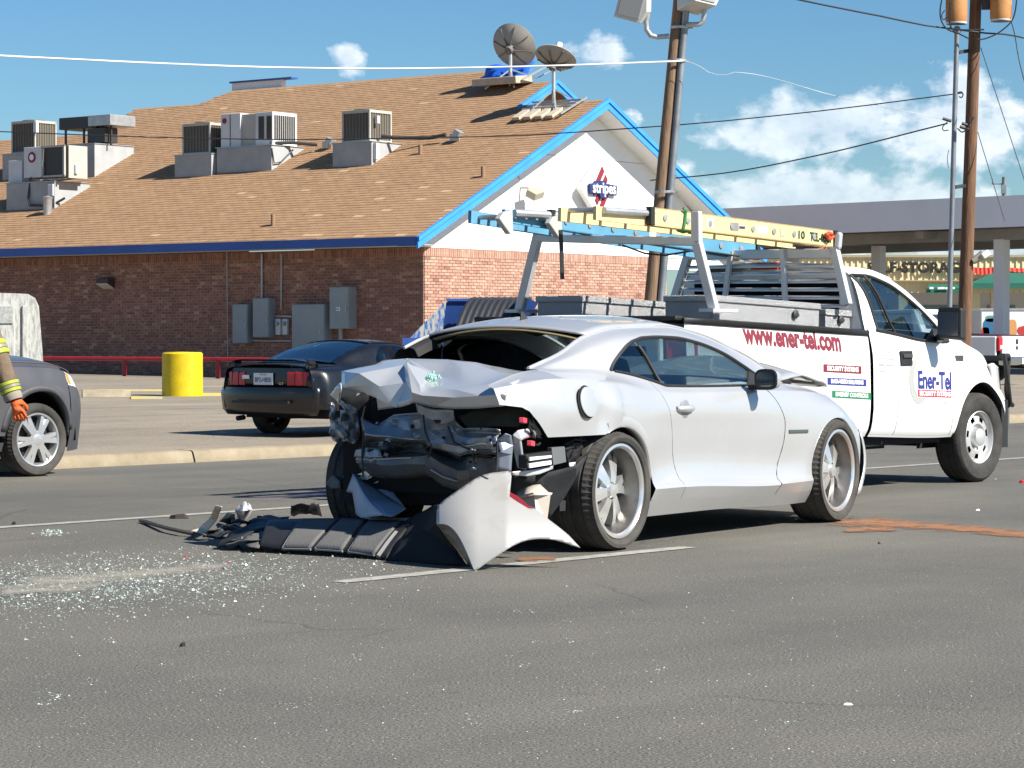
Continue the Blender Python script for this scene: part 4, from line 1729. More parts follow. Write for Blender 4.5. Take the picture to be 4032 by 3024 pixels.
M_WHCAB = mat('pale_cable', (0.62, 0.62, 0.60), 0.5)
wire('thick pale cable sagging from the left across the roof to the leaning pole', [(-500, 180, 44), (0, 219, 45), (700, 252, 46.5), (1380, 270, 48), (2050, 262, 49), (2690, 240, YL - 0.3)], 0.016, M_WHCAB, 24)
wire('thin pale cable drooping from the leaning pole to the riser', [(2690, 240, YL - 0.3), (2740, 252, YL - 0.3), (2790, 284, YL - 0.3), (2850, 298, YL - 0.3), (2880, 284, YL - 0.3), (3300, 380, YL), (3740, 476, YRP - 0.4)], 0.005, M_WHCAB, 30)
wire('thin dark wire crossing in front of the roof to the right pole', [(-300, 508, 55), (0, 518, 54), (600, 540, 53), (1250, 549, 52), (1900, 538, 51), (2600, 497, 50.3), (3200, 440, 50), (3790, 366, YRP - 0.2)], 0.011, None, 24)
wire('dark wire rising from behind the blue rake to the riser', [(2560, 710, 62), (2800, 688, 60), (3200, 616, 56), (3730, 486, YRP - 0.3)], 0.014)
wire('dark wire entering at the top and passing the right pole below the transformers', [(2900, -60, 46), (3150, 0, 47), (3450, 60, 48.5), (3735, 112, YRP - 0.3), (3850, 130, YRP - 0.3), (4080, 158, 52)], 0.016)
wire('guy wire slanting down to the right from high on the dark pole', [(3862, 188, YRP), (4090, 880, 47)], 0.008)
wire('guy wire slanting down past the canopy fascia', [(3850, 520, YRP), (3956, 870, 49)], 0.008)
wire('wire with a small insulator at the right edge', [(3975, 60, 52), (4000, 160, 52), (4060, 420, 51)], 0.01)
# far pole beyond the canopy
q = atY(3950, 770, 150)
fp = thing('utility_pole', 'short far pole top with insulators just above the canopy', 'utility pole', (q.x, q.y, 0.3))
tz = atY(3950, 697, 150).z - 0.3
mb = MB()
mb.tube([(0, 0, 0), (0.05, 0, tz)], 0.13, 10)
mb.build('pole', M_STEEL, fp, smooth=40)
mb = MB()
mb.box((-0.35, 0, tz - 0.4), (0.6, 0.06, 0.08))
mb.tube([(-0.6, 0, tz - 0.42), (-0.6, 0, tz - 0.1)], 0.04)
mb.box((0.0, -0.12, tz - 0.7), (0.24, 0.2, 0.5))
mb.build('crossarm', M_STEEL, fp)

# ------------------------------------------------------------------ dumpster by the gable
M_DUMP = mat('dumpster_blue', (0.008, 0.04, 0.17), 0.5, var=0.2, vscale=3)
YD_ = 57.5
q0 = atY(1612, 1349, YD_)
q1 = atY(2115, 1349, YD_)
wd = (q1 - q0).length
zt_ = atY(1760, 1180, YD_).z - 0.22
dm = thing('dumpster', 'blue dumpster with white paint drips on its sloping end and open black lids', 'dumpster', (q0.x, YD_, 0.22), 0.0)
xs = atY(1758, 1180, YD_).x - q0.x
zl = atY(1612, 1330, YD_).z - 0.22
mb = MB()
side = [(0, 0, 0.12), (wd, 0, 0.12), (wd, 0, zt_ - 0.3), (wd - 0.4, 0, zt_), (xs, 0, zt_), (0.02, 0, zl)]
dd = 1.5
mb.prism([(x, 0.0, z) for x, _, z in [(0, 0, 0.12), (wd, 0, 0.12), (wd, 0, zl), (0.02, 0, zl)]], (0, 0.04, 0))
mb.prism([(x, dd, z) for x, _, z in side], (0, 0.04, 0))
mb.box((0.02, dd / 2, (zl + 0.12) / 2), (0.04, dd - 0.01, zl - 0.13))
mb.box((wd - 0.02, dd / 2, zt_ / 2), (0.04, dd - 0.01, zt_ - 0.4))
mb.box((wd / 2, dd / 2, 0.14), (wd - 0.09, dd - 0.02, 0.04))
mb.build('bin', M_DUMP, dm)
mb = MB()
M_DRIP = mat('paint_drips', (0.02, 0.11, 0.36), 0.6, col2=(0.42, 0.41, 0.35), vscale=5.5, stretch=(3.4, 3, 0.8), thresh=(0.42, 0.56))
mb.prism([(0.02, -0.03, zl), (xs, -0.03, zt_), (xs - 0.10, -0.03, zl)], (0, 0.03, 0))
mb.build('gusset', M_DRIP, dm)
mb = MB()
mb.box((0.1, -0.04, zl - 0.08), (0.5, 0.06, 0.16))
mb.build('lip', M_DBLUE, dm)
mb = MB()
mb.box((xs + 0.8, dd, zt_ + 0.02), (wd - xs - 0.3, 0.12, 0.06))
mb.build('lip', M_DBLUE, dm)
M_LID = mat('black_lid', (0.025, 0.025, 0.028), 0.45)
rows = []
for i in range(9):
    t_ = i / 8
    r = []
    for j in range(41):
        x = xs + 0.55 + 1.35 * j / 40
        z = zl + 0.02 + (zt_ - zl + 0.05) * math.sin(t_ * math.pi / 2) - 0.10 * (1 - t_) + 0.016 * (j % 4 in (1, 2))
        r.append((x - 0.45 * (1 - t_), -0.12 + dd * 0.85 * t_, z))
    rows.append(r)
mb = MB()
mb.grid(rows)
mb.build('lid', M_LID, dm, fix=False, solid=0.02)
mb = MB()
mb.box((wd - 0.25, 0.4, zt_ - 0.15), (0.4, 0.5, 0.4), rot=(0, 0.5, 0))
mb.build('lift_pocket', M_DUMP, dm)

# ------------------------------------------------------------------ weathered booth at the left edge
M_BOOTH = mat('weathered_white', (0.26, 0.26, 0.235), 0.8, col2=(0.44, 0.44, 0.41), vscale=7, stretch=(3, 3, 0.7), thresh=(0.38, 0.55), bump=0.3, bscale=30)
YB = 44.0
pr = lotpt(165, 1545)
q = atY(168, 1440, YB)
bt = thing('booth', 'weathered white fibreglass booth with rounded top and ribbed side, behind the dark wagon', 'booth', (q.x - 0.75, YB, 0.1), rad(14))
htop = atY(60, 1155, YB).z - 0.1
mb = MB()
prof2 = []
for (x, z) in [(-0.75, 0.0), (0.80, 0.0), (0.74, 0.9), (0.68, htop - 0.22), (0.62, htop - 0.08), (0.5, htop - 0.01), (0.3, htop), (-0.5, htop + 0.02), (-0.64, htop - 0.05), (-0.7, htop - 0.2)]:
    prof2.append((x, 0, z))
mb.prism(prof2, (0, 1.3, 0))
mb.build('shell', M_BOOTH, bt, bevel=0.03)
for x, w in ((-0.45, 0.16), (-0.16, 0.09), (0.13, 0.30), (0.45, 0.10)):
    mb = MB()
    mb.box((x, -0.02, htop / 2 - 0.05), (w, 0.05, htop - 0.3))
    mb.build('rib', M_BOOTH, bt, bevel=0.015)
mb = MB()
mb.box((0.12, -0.055, htop - 0.36), (0.26, 0.03, 0.3))
mb.build('vent', mat('vent_grey', (0.30, 0.31, 0.29), 0.7, var=0.3, vscale=20), bt, bevel=0.01)
# ------------------------------------------------------------------ car-body builder
def paint(name, col, metal=0.0, rough=0.35, dirt=0.0, coat=0.8, dcol=(0.30, 0.25, 0.18)):
    """clear-coated paint with fine flake and a little road dust"""
    m = mat(name, col, rough, metal, coat=coat, coatr=0.06)
    nt = m.node_tree
    p = nt.nodes['Principled BSDF']
    t = nt.nodes.new('ShaderNodeTexCoord')
    n = nt.nodes.new('ShaderNodeTexNoise')
    n.inputs['Scale'].default_value = 3.0
    n.inputs['Detail'].default_value = 8
    nt.links.new(t.outputs['Object'], n.inputs['Vector'])
    r = nt.nodes.new('ShaderNodeMapRange')
    r.inputs['From Min'].default_value = 0.35
    r.inputs['From Max'].default_value = 0.8
    r.inputs['To Min'].default_value = 0.0
    r.inputs['To Max'].default_value = dirt
    nt.links.new(n.outputs['Fac'], r.inputs[0])
    x = nt.nodes.new('ShaderNodeMixRGB')
    x.inputs[1].default_value = (*col, 1)
    x.inputs[2].default_value = (*dcol, 1)
    nt.links.new(r.outputs[0], x.inputs[0])
    nt.links.new(x.outputs[0], p.inputs['Base Color'])
    rr = nt.nodes.new('ShaderNodeMapRange')
    rr.inputs['To Min'].default_value = rough
    rr.inputs['To Max'].default_value = min(1, rough + 0.25)
    nt.links.new(n.outputs['Fac'], rr.inputs[0])
    nt.links.new(rr.outputs[0], p.inputs['Roughness'])
    return m


def glass_mat(name, tint, refl=1.0):
    m = bpy.data.materials.new(name)
    m.use_nodes = True
    nt = m.node_tree
    nt.nodes.clear()
    o = nt.nodes.new('ShaderNodeOutputMaterial')
    tr = nt.nodes.new('ShaderNodeBsdfTransparent')
    tr.inputs[0].default_value = (*tint, 1)
    gl_ = nt.nodes.new('ShaderNodeBsdfGlossy')
    gl_.inputs['Roughness'].default_value = 0.02
    fr = nt.nodes.new('ShaderNodeFresnel')
    fr.inputs['IOR'].default_value = 1.52
    mx = nt.nodes.new('ShaderNodeMixShader')
    k = nt.nodes.new('ShaderNodeMath')
    k.operation = 'MULTIPLY'
    k.inputs[1].default_value = refl
    k.use_clamp = True
    nt.links.new(fr.outputs[0], k.inputs[0])
    nt.links.new(k.outputs[0], mx.inputs[0])
    nt.links.new(tr.outputs[0], mx.inputs[1])
    nt.links.new(gl_.outputs[0], mx.inputs[2])
    nt.links.new(mx.outputs[0], o.inputs[0])
    return m


M_GLASS = glass_mat('car_glass_tinted', (0.34, 0.44, 0.45), 2.0)
M_GLASSC = glass_mat('car_glass_clear', (0.62, 0.70, 0.68), 1.2)
M_RUB = mat('rubber', (0.022, 0.021, 0.020), 0.85, col2=(0.048, 0.044, 0.04), vscale=9, bump=0.2, bscale=80)
M_RUBD = mat('rubber_dusty', (0.026, 0.025, 0.023), 0.85, col2=(0.075, 0.069, 0.06), vscale=5)
M_BLKP = mat('black_plastic', (0.018, 0.018, 0.019), 0.55, var=0.2, vscale=6)
M_INT = mat('car_interior', (0.02, 0.02, 0.022), 0.85)
M_UNDER = mat('car_underbody', (0.012, 0.012, 0.013), 0.9)
M_CHROME = mat('chrome', (0.60, 0.60, 0.60), 0.2, metal=1.0)
M_RIMC = mat('dusty_chrome', (0.72, 0.71, 0.69), 0.22, metal=0.75)
M_BARREL = mat('shaded_barrel', (0.20, 0.195, 0.185), 0.4, metal=0.8, var=0.25, vscale=5)  # darker chrome: shade inside the deep dish put into the colour
M_BRUSH = mat('brushed_aluminium', (0.62, 0.62, 0.61), 0.35, metal=0.9, var=0.1, vscale=5)
M_LAMPR = mat('tail_lamp_red', (0.46, 0.010, 0.018), 0.3, coat=0.25)
M_LAMPC = mat('lamp_clear', (0.62, 0.62, 0.62), 0.1, coat=1.0)
M_AMBER = mat('lamp_amber', (0.7, 0.25, 0.03), 0.2, coat=1.0)


class Shell:
    """car side described by lines running fore and aft; v counts the lines upward from the sill"""

    def __init__(s, lines, sharp=()):
        s.L = [(pchip(z), pchip(y)) for z, y in lines]
        s.sharp = set(sharp)

    def pt(s, x, v, sgn=-1, off=0.0):
        n = len(s.L) - 1
        v = min(max(v, 0), n)
        i = min(int(v), n - 1)
        t = v - i
        g = lambda k: Vector((s.L[k][1](x), s.L[k][0](x)))
        p1, p2 = g(i), g(i + 1)
        p0 = g(i - 1) if i > 0 and i not in s.sharp else p1 * 2 - p2
        p3 = g(i + 2) if i + 2 <= n and (i + 1) not in s.sharp else p2 * 2 - p1
        l1, l2, l0 = (p2 - p1).length, (p3 - p2).length, (p1 - p0).length
        # tangents scaled to segment length, so uneven spacing does not overshoot
        m1 = ((p1 - p0) / max(l0, 1e-4) * l1 + (p2 - p1)) * 0.5 if l0 > 1e-6 else p2 - p1
        m2 = ((p3 - p2) / max(l2, 1e-4) * l1 + (p2 - p1)) * 0.5 if l2 > 1e-6 else p2 - p1
        q = p1 * (2 * t ** 3 - 3 * t * t + 1) + m1 * (t ** 3 - 2 * t * t + t) + p2 * (-2 * t ** 3 + 3 * t * t) + m2 * (t ** 3 - t * t)
        return Vector((x, sgn * (q.x + off), q.y))

    def vz(s, x, z):
        lo, hi = 0.0, float(len(s.L) - 1)
        for _ in range(26):
            m = (lo + hi) / 2
            if s.pt(x, m).z < z:
                lo = m
            else:
                hi = m
        return (lo + hi) / 2

    def at(s, x, z, sgn=-1, off=0.0):
        return s.pt(x, s.vz(x, z), sgn, off)

    def patch(s, mb, v0, v1, xa, xb, sgn=-1, nu=24, nv=6, arches=(), off=0.0, gap=0.0, mi=None):
        def ev(e, v):
            if isinstance(e, (int, float)):
                return e
            k, f = e
            if k == 'v':
                return f(v)
            x = f(0.6)
            for _ in range(6):
                x = f(s.pt(x, v).z)
            return x
        rows = []
        for j in range(nv + 1):
            v = lerp(v0, v1, j / nv)
            a, b = ev(xa, v) + gap, ev(xb, v) - gap
            rows.append([s.pt(lerp(a, b, i / nu), v, sgn, off) for i in range(nu + 1)])
        nc = nu + 1
        vs = [p for r in rows for p in r]
        ins = [False] * len(vs)
        for (cx, cz, R) in arches:
            for i, p in enumerate(vs):
                d = Vector((p.x - cx, p.z - cz))
                if d.length < R:
                    ins[i] = (cx, cz, R)
        fs = []
        for j in range(nv):
            for i in range(nu):
                q = (j * nc + i, j * nc + i + 1, (j + 1) * nc + i + 1, (j + 1) * nc + i)
                if all(ins[k] for k in q):
                    continue
                fs.append(q if sgn < 0 else q[::-1])
        for i, f in enumerate(ins):
            if f:
                cx, cz, R = f
                d = Vector((vs[i].x - cx, vs[i].z - cz))
                if d.length > 1e-6:
                    d = d.normalized() * R
                    z = cz + d.y
                    x = cx + d.x
                    y = s.at(x, z, sgn, off).y if z > s.L[0][0](x) else vs[i].y
                    vs[i] = Vector((x, y, z))
        mb.add(vs, fs, mi)
        return mb

    def panel(s, name, m, parent, v0, v1, xa, xb, nu=24, nv=6, arches=(), gap=0.004, sides=(-1, 1), off=0.0, solid=0, smooth=35):
        out = []
        for sg in sides:
            mb = MB()
            s.patch(mb, v0, v1, xa, xb, sg, nu, nv, arches, off, gap)
            # drop vertices no face uses
            used = sorted({k for f in mb.f for k in f})
            re_ = {k: i for i, k in enumerate(used)}
            mb.v = [mb.v[k] for k in used]
            mb.f = [tuple(re_[k] for k in f) for f in mb.f]
            out.append(mb.build(name, m, parent, smooth=smooth, solid=solid, fix=False))
        return out

    def bridge(s, name, m, parent, v, xa, xb, crown=0.05, nu=20, nw=16, bow=None, solid=0.012, inset=0.0, smooth=35):
        """panel running across the car between the same line on both sides"""
        mb = MB()
        rows = []
        for i in range(nu + 1):
            r = []
            for j in range(nw + 1):
                w = -1 + 2 * j / nw
                a = xa - (bow[0] * (1 - w * w) if bow else 0)
                b = xb + (bow[1] * (1 - w * w) if bow else 0)
                x = lerp(a, b, i / nu)
                xc = min(max(x, min(xa, xb)), max(xa, xb))
                p = s.pt(x, v)
                y = (-p.y - inset)
                c = crown(x) if callable(crown) else crown
                r.append((x, w * y, p.z + c * (1 - w * w)))
            rows.append(r)
        mb.grid(rows)
        return mb.build(name, m, parent, smooth=smooth, solid=solid, fix=False)

    def lip(s, name, m, parent, cx, cz, R, a0, a1, depth=0.09, sides=(-1, 1), n=28):
        for sg in sides:
            r0, r1 = [], []
            mb = MB()
            for k in range(n + 1):
                a = lerp(rad(a0), rad(a1), k / n)
                x, z = cx + R * math.cos(a), cz + R * math.sin(a)
                y = s.at(x, max(z, s.L[0][0](x) + 0.001), sg)
                r0.append((x, y.y, z))
                r1.append((x, y.y - sg * depth, z))
            mb.grid([r0, r1])
            mb.build(name, m, parent, smooth=40, solid=0.006)


def tyre_mesh(R, rim, w, lugs=60, mi=0):
    """tyre about the y axis, outer face at y=-w/2 .. w/2"""
    mb = MB()
    h = w / 2
    sw = R - rim
    prof = [(rim - 0.004, -h * 0.72), (rim + 0.006, -h * 0.84), (rim + sw * 0.2, -h * 0.94), (rim + sw * 0.5, -h), (rim + sw * 0.78, -h * 0.97), (R - 0.012, -h * 0.86), (R - 0.002, -h * 0.74)]
    g = [(-0.55, 0), (-0.5, 1), (-0.44, 1), (-0.4, 0), (-0.08, 0), (-0.04, 1), (0.04, 1), (0.08, 0), (0.4, 0), (0.44, 1), (0.5, 1), (0.55, 0)]
    prof += [(R - 0.008 * d, h * q) for q, d in g]
    prof += [(r, -y) for r, y in prof[:7][::-1]]
    n = lugs * 2
    vs, fs = [], []
    m = len(prof)
    for k in range(n):
        th = 2 * math.pi * k / n
        for i, (r, y) in enumerate(prof):
            rr = r
            if k % 2 and i in (5, 6, m - 6, m - 7):
                rr -= 0.010
            vs.append((rr * math.sin(th), y, rr * math.cos(th)))
    for k in range(n):
        k2 = (k + 1) % n
        for i in range(m - 1):
            fs.append((k * m + i, k2 * m + i, k2 * m + i + 1, k * m + i + 1))
    mb.add(vs, fs, mi)
    return mb


def ring(mb, prof, n=56):
    """lathe about the y axis: prof of (radius, y)"""
    return mb.lathe([(r, y) for r, y in prof], n, (0, 0, 0), (0, 1, 0))


def spoke(mb, a, r0, r1, w0, w1, y0, y1, th, curve=0.0, n=6):
    """flat bar running out along angle a in the xz plane, at depth y0 (hub) to y1 (rim)"""
    L_, Rr = [], []
    for k in range(n + 1):
        t = k / n
        r = lerp(r0, r1, t)
        aa = a + curve * t * t
        c = Vector((math.sin(aa) * r, lerp(y0, y1, t ** 1.5), math.cos(aa) * r))
        e = Vector((math.cos(aa), 0, -math.sin(aa))) * lerp(w0, w1, t) / 2
        L_.append((c - e, c + e))
    rows = []
    for (p, q) in L_:
        rows.append([p, q, q + Vector((0, th, 0)), p + Vector((0, th, 0)), p])
    mb.grid(rows)
    a_ = L_[0]
    b_ = L_[-1]


def wheel(parent, x, y, R, rim, w, style, side=-1, spin=0.0, camber=0.0, steer=0.0, mr=None, m_tyre=None, z=None):
    """y is the outer face; side -1 = right of the car"""
    t = tyre_mesh(R, rim, w)
    o = t.build('wheel', m_tyre or M_RUBD, parent, smooth=32)
    o.location = (x, y - side * w / 2, R if z is None else z)
    o.rotation_euler = (camber, spin, steer + (0 if side < 0 else math.pi))
    h = w / 2
    mr = mr or M_BRUSH
    mb = MB()
    if style == 'dish':          # deep-dish chrome with six split spokes
        ring(mb, [(rim - 0.004, h * 0.7), (rim + 0.004, -h * 0.80), (rim + 0.002, -h * 0.88), (rim - 0.012, -h * 0.90), (rim - 0.024, -h * 0.84), (rim - 0.028, -h * 0.78)])
        mb.build('rim', M_RIMC, o, smooth=40)
        mb = MB()
        ring(mb, [(rim - 0.028, -h * 0.78), (rim - 0.036, -h * 0.6), (rim - 0.048, h * 0.0), (rim - 0.052, h * 0.5)])
        mb.build('barrel', M_BARREL, o, smooth=40)
        mb = MB()
        for k in range(6):
            a = k * math.pi / 3 + 0.26
            for d in (-0.13, 0.13):
                spoke(mb, a + d * 0.9, 0.05, rim - 0.043, 0.040, 0.050, -h * 0.50, -h * 0.16, 0.05, curve=d * 0.55)
            spoke(mb, a, 0.05, rim - 0.06, 0.045, 0.024, -h * 0.42, -h * 0.12, 0.03)
        mb.build('spokes', M_RIMC, o, smooth=35)
        mb = MB()
        ring(mb, [(0.0, -h * 0.62), (0.038, -h * 0.60), (0.05, -h * 0.45), (0.085, -h * 0.30), (0.09, h * 0.2)], 28)
        mb.build('hub', M_RIMC, o, smooth=35)
        mb = MB()
        ring(mb, [(0.05, h * 0.16), (rim * 0.66, h * 0.16), (rim * 0.66, h * 0.3), (0.05, h * 0.3)], 40)
        ring(mb, [(0.0, h * 0.62), (rim - 0.05, h * 0.6)], 40)
        mb.build('brake_disc', mat('brake_iron', (0.10, 0.095, 0.09), 0.5, metal=0.6), o, smooth=35)
    elif style == 'steel':       # pressed steel wheel with hand holes and a centre cap
        ring(mb, [(rim - 0.003, h * 0.5), (rim + 0.004, -h * 0.78), (rim - 0.006, -h * 0.84), (rim - 0.016, -h * 0.76), (rim - 0.02, -h * 0.55), (rim - 0.03, -h * 0.42)])
        nh, ns = 7, 70
        vs, fs = [], []
        rr = [rim - 0.03, rim * 0.80, rim * 0.62, rim * 0.52, 0.10, 0.085]
        yy = [-0.42, -0.56, -0.62, -0.66, -0.46, -0.40]
        for k in range(ns):
            th = 2 * math.pi * k / ns
            for r, q in zip(rr, yy):
                vs.append((r * math.sin(th), q * h, r * math.cos(th)))
        m_ = len(rr)
        for k in range(ns):
            k2 = (k + 1) % ns
            for i in range(m_ - 1):
                if i == 1 and (k % 10) in (3, 4, 5, 6):
                    continue
                fs.append((k * m_ + i, k2 * m_ + i, k2 * m_ + i + 1, k * m_ + i + 1))
        mb.add(vs, fs)
        mb.build('rim', mr, o, smooth=45)
        mb = MB()
        ring(mb, [(0.0, -h * 0.98), (0.06, -h * 0.97), (0.078, -h * 0.88), (0.085, -h * 0.4)], 32)
        mb.build('centre_cap', mr, o, smooth=45)
        mb = MB()
        ring(mb, [(0.0, -h * 0.28), (rim - 0.04, -h * 0.26)], 32)
        mb.build('brake_drum', M_UNDER, o)
    else:                        # cast wheel, broad grooved spokes
        ns = 6 if style == 'six' else 5
        ring(mb, [(rim - 0.003, h * 0.5), (rim + 0.004, -h * 0.76), (rim - 0.004, -h * 0.84), (rim - 0.016, -h * 0.80), (rim - 0.024, -h * 0.55), (rim - 0.035, h * 0.2)])
        mb.build('rim', mr, o, smooth=45)
        mb = MB()
        for k in range(ns):
            a = k * 2 * math.pi / ns + 0.1
            for d in (-1, 1):
                spoke(mb, a + d * 0.14, 0.05, rim - 0.018, 0.045, 0.036, -h * 0.80, -h * 0.72, 0.05, curve=d * 0.02)
            spoke(mb, a, 0.05, rim - 0.02, 0.05, 0.05, -h * 0.68, -h * 0.6, 0.03)
        mb.build('spokes', mr, o, smooth=35)
        mb = MB()
        ring(mb, [(0.0, -h * 0.86), (0.04, -h * 0.86), (0.055, -h * 0.8), (0.085, -h * 0.76), (0.09, -h * 0.3)], 28)
        mb.build('hub', mr, o, smooth=35)
        mb = MB()
        ring(mb, [(0.0, -h * 0.1), (rim - 0.04, -h * 0.08)], 32)
        mb.build('brake_disc', M_UNDER, o)
    return o


def tfit(mb, s, O, X, U, h, width, **k):
    q = MB()
    text_mesh(q, s, (0, 0, 0), (1, 0, 0), (0, 0, 1), h, **{a: b for a, b in k.items() if a in ('bold',)})
    w = max(v.x for v in q.v) - min(v.x for v in q.v)
    x0 = min(v.x for v in q.v)
    wx = width / w
    return text_mesh(mb, s, Vector(O) - Vector(X).normalized() * x0 * wx, X, U, h, wx=wx, **k)


def seat(parent, x, y, z, head=True, m=None):
    m = m or M_INT
    mb = MB()
    mb.box((x + 0.28, y, z + 0.12), (0.5, 0.46, 0.2))
    mb.box((x - 0.04, y, z + 0.42), (0.16, 0.44, 0.56), rot=(0, -0.25, 0), taper=0.85)
    if head:
        mb.box((x - 0.14, y, z + 0.78), (0.10, 0.26, 0.17), rot=(0, -0.2, 0), taper=0.8)
    mb.build('seat', m, parent, bevel=0.04)


class Frame:
    """car frame on the ground for photo sight lines: side(u, v, y) and cross(u, v, x) give local points"""

    def __init__(s, o, phi):
        p = rad(phi)
        s.o = Vector((o[0], o[1], o[2] if len(o) > 2 else 0))
        s.d, s.l = Vector((math.sin(p), math.cos(p), 0)), Vector((-math.cos(p), math.sin(p), 0))
        s.rz = math.atan2(s.d.y, s.d.x)

    def loc(s, P):
        q = P - s.o
        return Vector((q.dot(s.d), q.dot(s.l), q.z))

    def side(s, u, v, y):
        return s.loc(onplane(u, v, s.o + s.l * y, s.l))

    def cross(s, u, v, x):
        return s.loc(onplane(u, v, s.o + s.d * x, s.d))
# ------------------------------------------------------------------ white service pickup
TF = Frame((1.1393, 20.616), 38)
truck = thing('pickup_truck', 'white service pickup with red web address, tool boxes and a ladder rack', 'pickup', TF.o, TF.rz)
M_WP = paint('white_paint', (0.74, 0.74, 0.73), 0.0, 0.3, 0.12)
M_DIA = mat('tread_plate', (0.42, 0.42, 0.42), 0.38, metal=0.7, bump=0.8, bscale=150, var=0.25, vscale=120)
M_RACK = mat('rack_alu', (0.56, 0.57, 0.58), 0.42, metal=0.4)

TS = Shell([
    ([(-1.1, 0.56), (1.6, 0.455), (3.0, 0.41), (4.1, 0.42)], [(-1.1, 0.90), (-0.9, 0.93), (4.1, 0.93)]),
    ([(-1.1, 0.62), (1.6, 0.52), (3.0, 0.47), (4.1, 0.48)], [(-1.1, 0.93), (-0.95, 0.965), (3.6, 0.965), (4.1, 0.93)]),
    ([(-1.1, 0.77), (1.6, 0.68), (3.1, 0.61), (4.1, 0.60)], [(-1.1, 0.945), (-0.95, 0.985), (3.6, 0.99), (4.0, 0.97), (4.1, 0.92)]),
    ([(-1.1, 1.0), (1.6, 0.92), (3.1, 0.85), (4.1, 0.72)], [(-1.1, 0.95), (-0.95, 0.988), (3.4, 0.985), (4.0, 0.955), (4.1, 0.92)]),
    ([(-1.1, 1.22), (1.6, 1.13), (3.0, 1.05), (3.5, 1.0), (4.0, 0.84), (4.1, 0.80)], [(-1.1, 0.945), (-0.95, 0.982), (3.0, 0.975), (3.6, 0.955), (4.1, 0.88)]),
    ([(-1.1, 1.395), (1.63, 1.305), (1.66, 1.33), (2.0, 1.305), (2.65, 1.235), (3.02, 1.225), (3.1, 1.265), (3.44, 1.185), (3.77, 1.09), (3.95, 0.97), (4.1, 0.86)],
     [(-1.1, 0.93), (-0.95, 0.955), (1.63, 0.955), (1.66, 0.935), (3.0, 0.93), (3.15, 0.91), (3.7, 0.88), (4.1, 0.80)]),
    ([(1.5, 1.775), (1.8, 1.775), (2.18, 1.715), (2.55, 1.575), (2.94, 1.36), (3.08, 1.26)], [(1.5, 0.80), (2.2, 0.81), (3.08, 0.87)]),
    ([(1.5, 1.83), (2.0, 1.825), (2.35, 1.77), (2.63, 1.67), (2.95, 1.49), (3.2, 1.35)], [(1.5, 0.69), (2.2, 0.70), (2.7, 0.74), (3.2, 0.82)]),
], sharp=(2, 5))
AF = (3.575, 0.40, 0.475)
AR = (-0.09, 0.42, 0.47)
TS.panel('bed_side', M_WP, truck, 0, 5, -1.02, 1.63, 60, 16, arches=(AR,))
TS.panel('rear_door', M_WP, truck, 0.35, 5, 1.672, ('z', pchip([(0.44, 2.06), (0.96, 2.09), (1.3, 2.09)])), 10, 14)
TS.panel('front_door', M_WP, truck, 0.35, 5, ('z', pchip([(0.44, 2.06), (0.96, 2.09), (1.3, 2.09)])), ('z', pchip([(0.44, 3.02), (0.95, 3.02), (1.25, 2.99)])), 20, 14)
TS.panel('sill', M_WP, truck, 0, 0.33, 1.67, 3.10, 24, 2)
TS.panel('fender', M_WP, truck, 0, 5, ('z', pchip([(0.44, 3.02), (0.95, 3.02), (1.25, 2.99)])), 4.04, 44, 24, arches=(AF,))
TS.lip('arch_lip', M_BLKP, truck, *AF, 8, 172)
TS.lip('arch_lip', M_BLKP, truck, *AR, 12, 168)
# cab uprights and roof
W0 = ('v', pchip([(5, 1.86), (5.3, 1.80), (5.7, 1.73), (6, 1.66)]))
TS.panel('cab_pillar', M_WP, truck, 5, 7, 1.60, ('v', pchip([(5, 1.83), (5.4, 1.775), (5.8, 1.68), (6, 1.60), (7, 1.6)])), 8, 12, gap=0.0)
TS.panel('roof_rail', M_WP, truck, 6, 7, 1.60, 3.12, 40, 5, gap=0.0)
TS.bridge('roof', M_WP, truck, 7, 1.60, 2.42, crown=0.055, bow=(0.0, 0.06))
TS.bridge('windshield', M_GLASSC, truck, 7, 2.44, 3.16, crown=0.05, bow=(-0.06, 0.16), solid=0, inset=0.01)
TS.bridge('hood', M_WP, truck, 5, 3.06, 4.0, crown=0.07, bow=(-0.1, 0.06))
ZB = pchip([(4.99, 1.8), (6.01, 1.8)])
TS.panel('body_shell', M_UNDER, truck, 0.4, 4.9, 1.5, 3.4, 30, 8, arches=(AF,), gap=0, off=-0.03, solid=0)
for nm, va, vb in (('rear_window', pchip([(5, 1.83), (5.4, 1.775), (5.8, 1.68), (6, 1.61)]), pchip([(5, 2.12), (6, 1.81)])),
                   ('door_window', pchip([(5, 2.135), (6, 1.825)]), pchip([(5, 3.0), (5.5, 2.99), (6, 2.98)]))):
    TS.panel(nm, M_GLASS, truck, 5.04, 5.99, ('v', va), ('v', vb), 14, 8, off=-0.012, solid=0, gap=0.012)
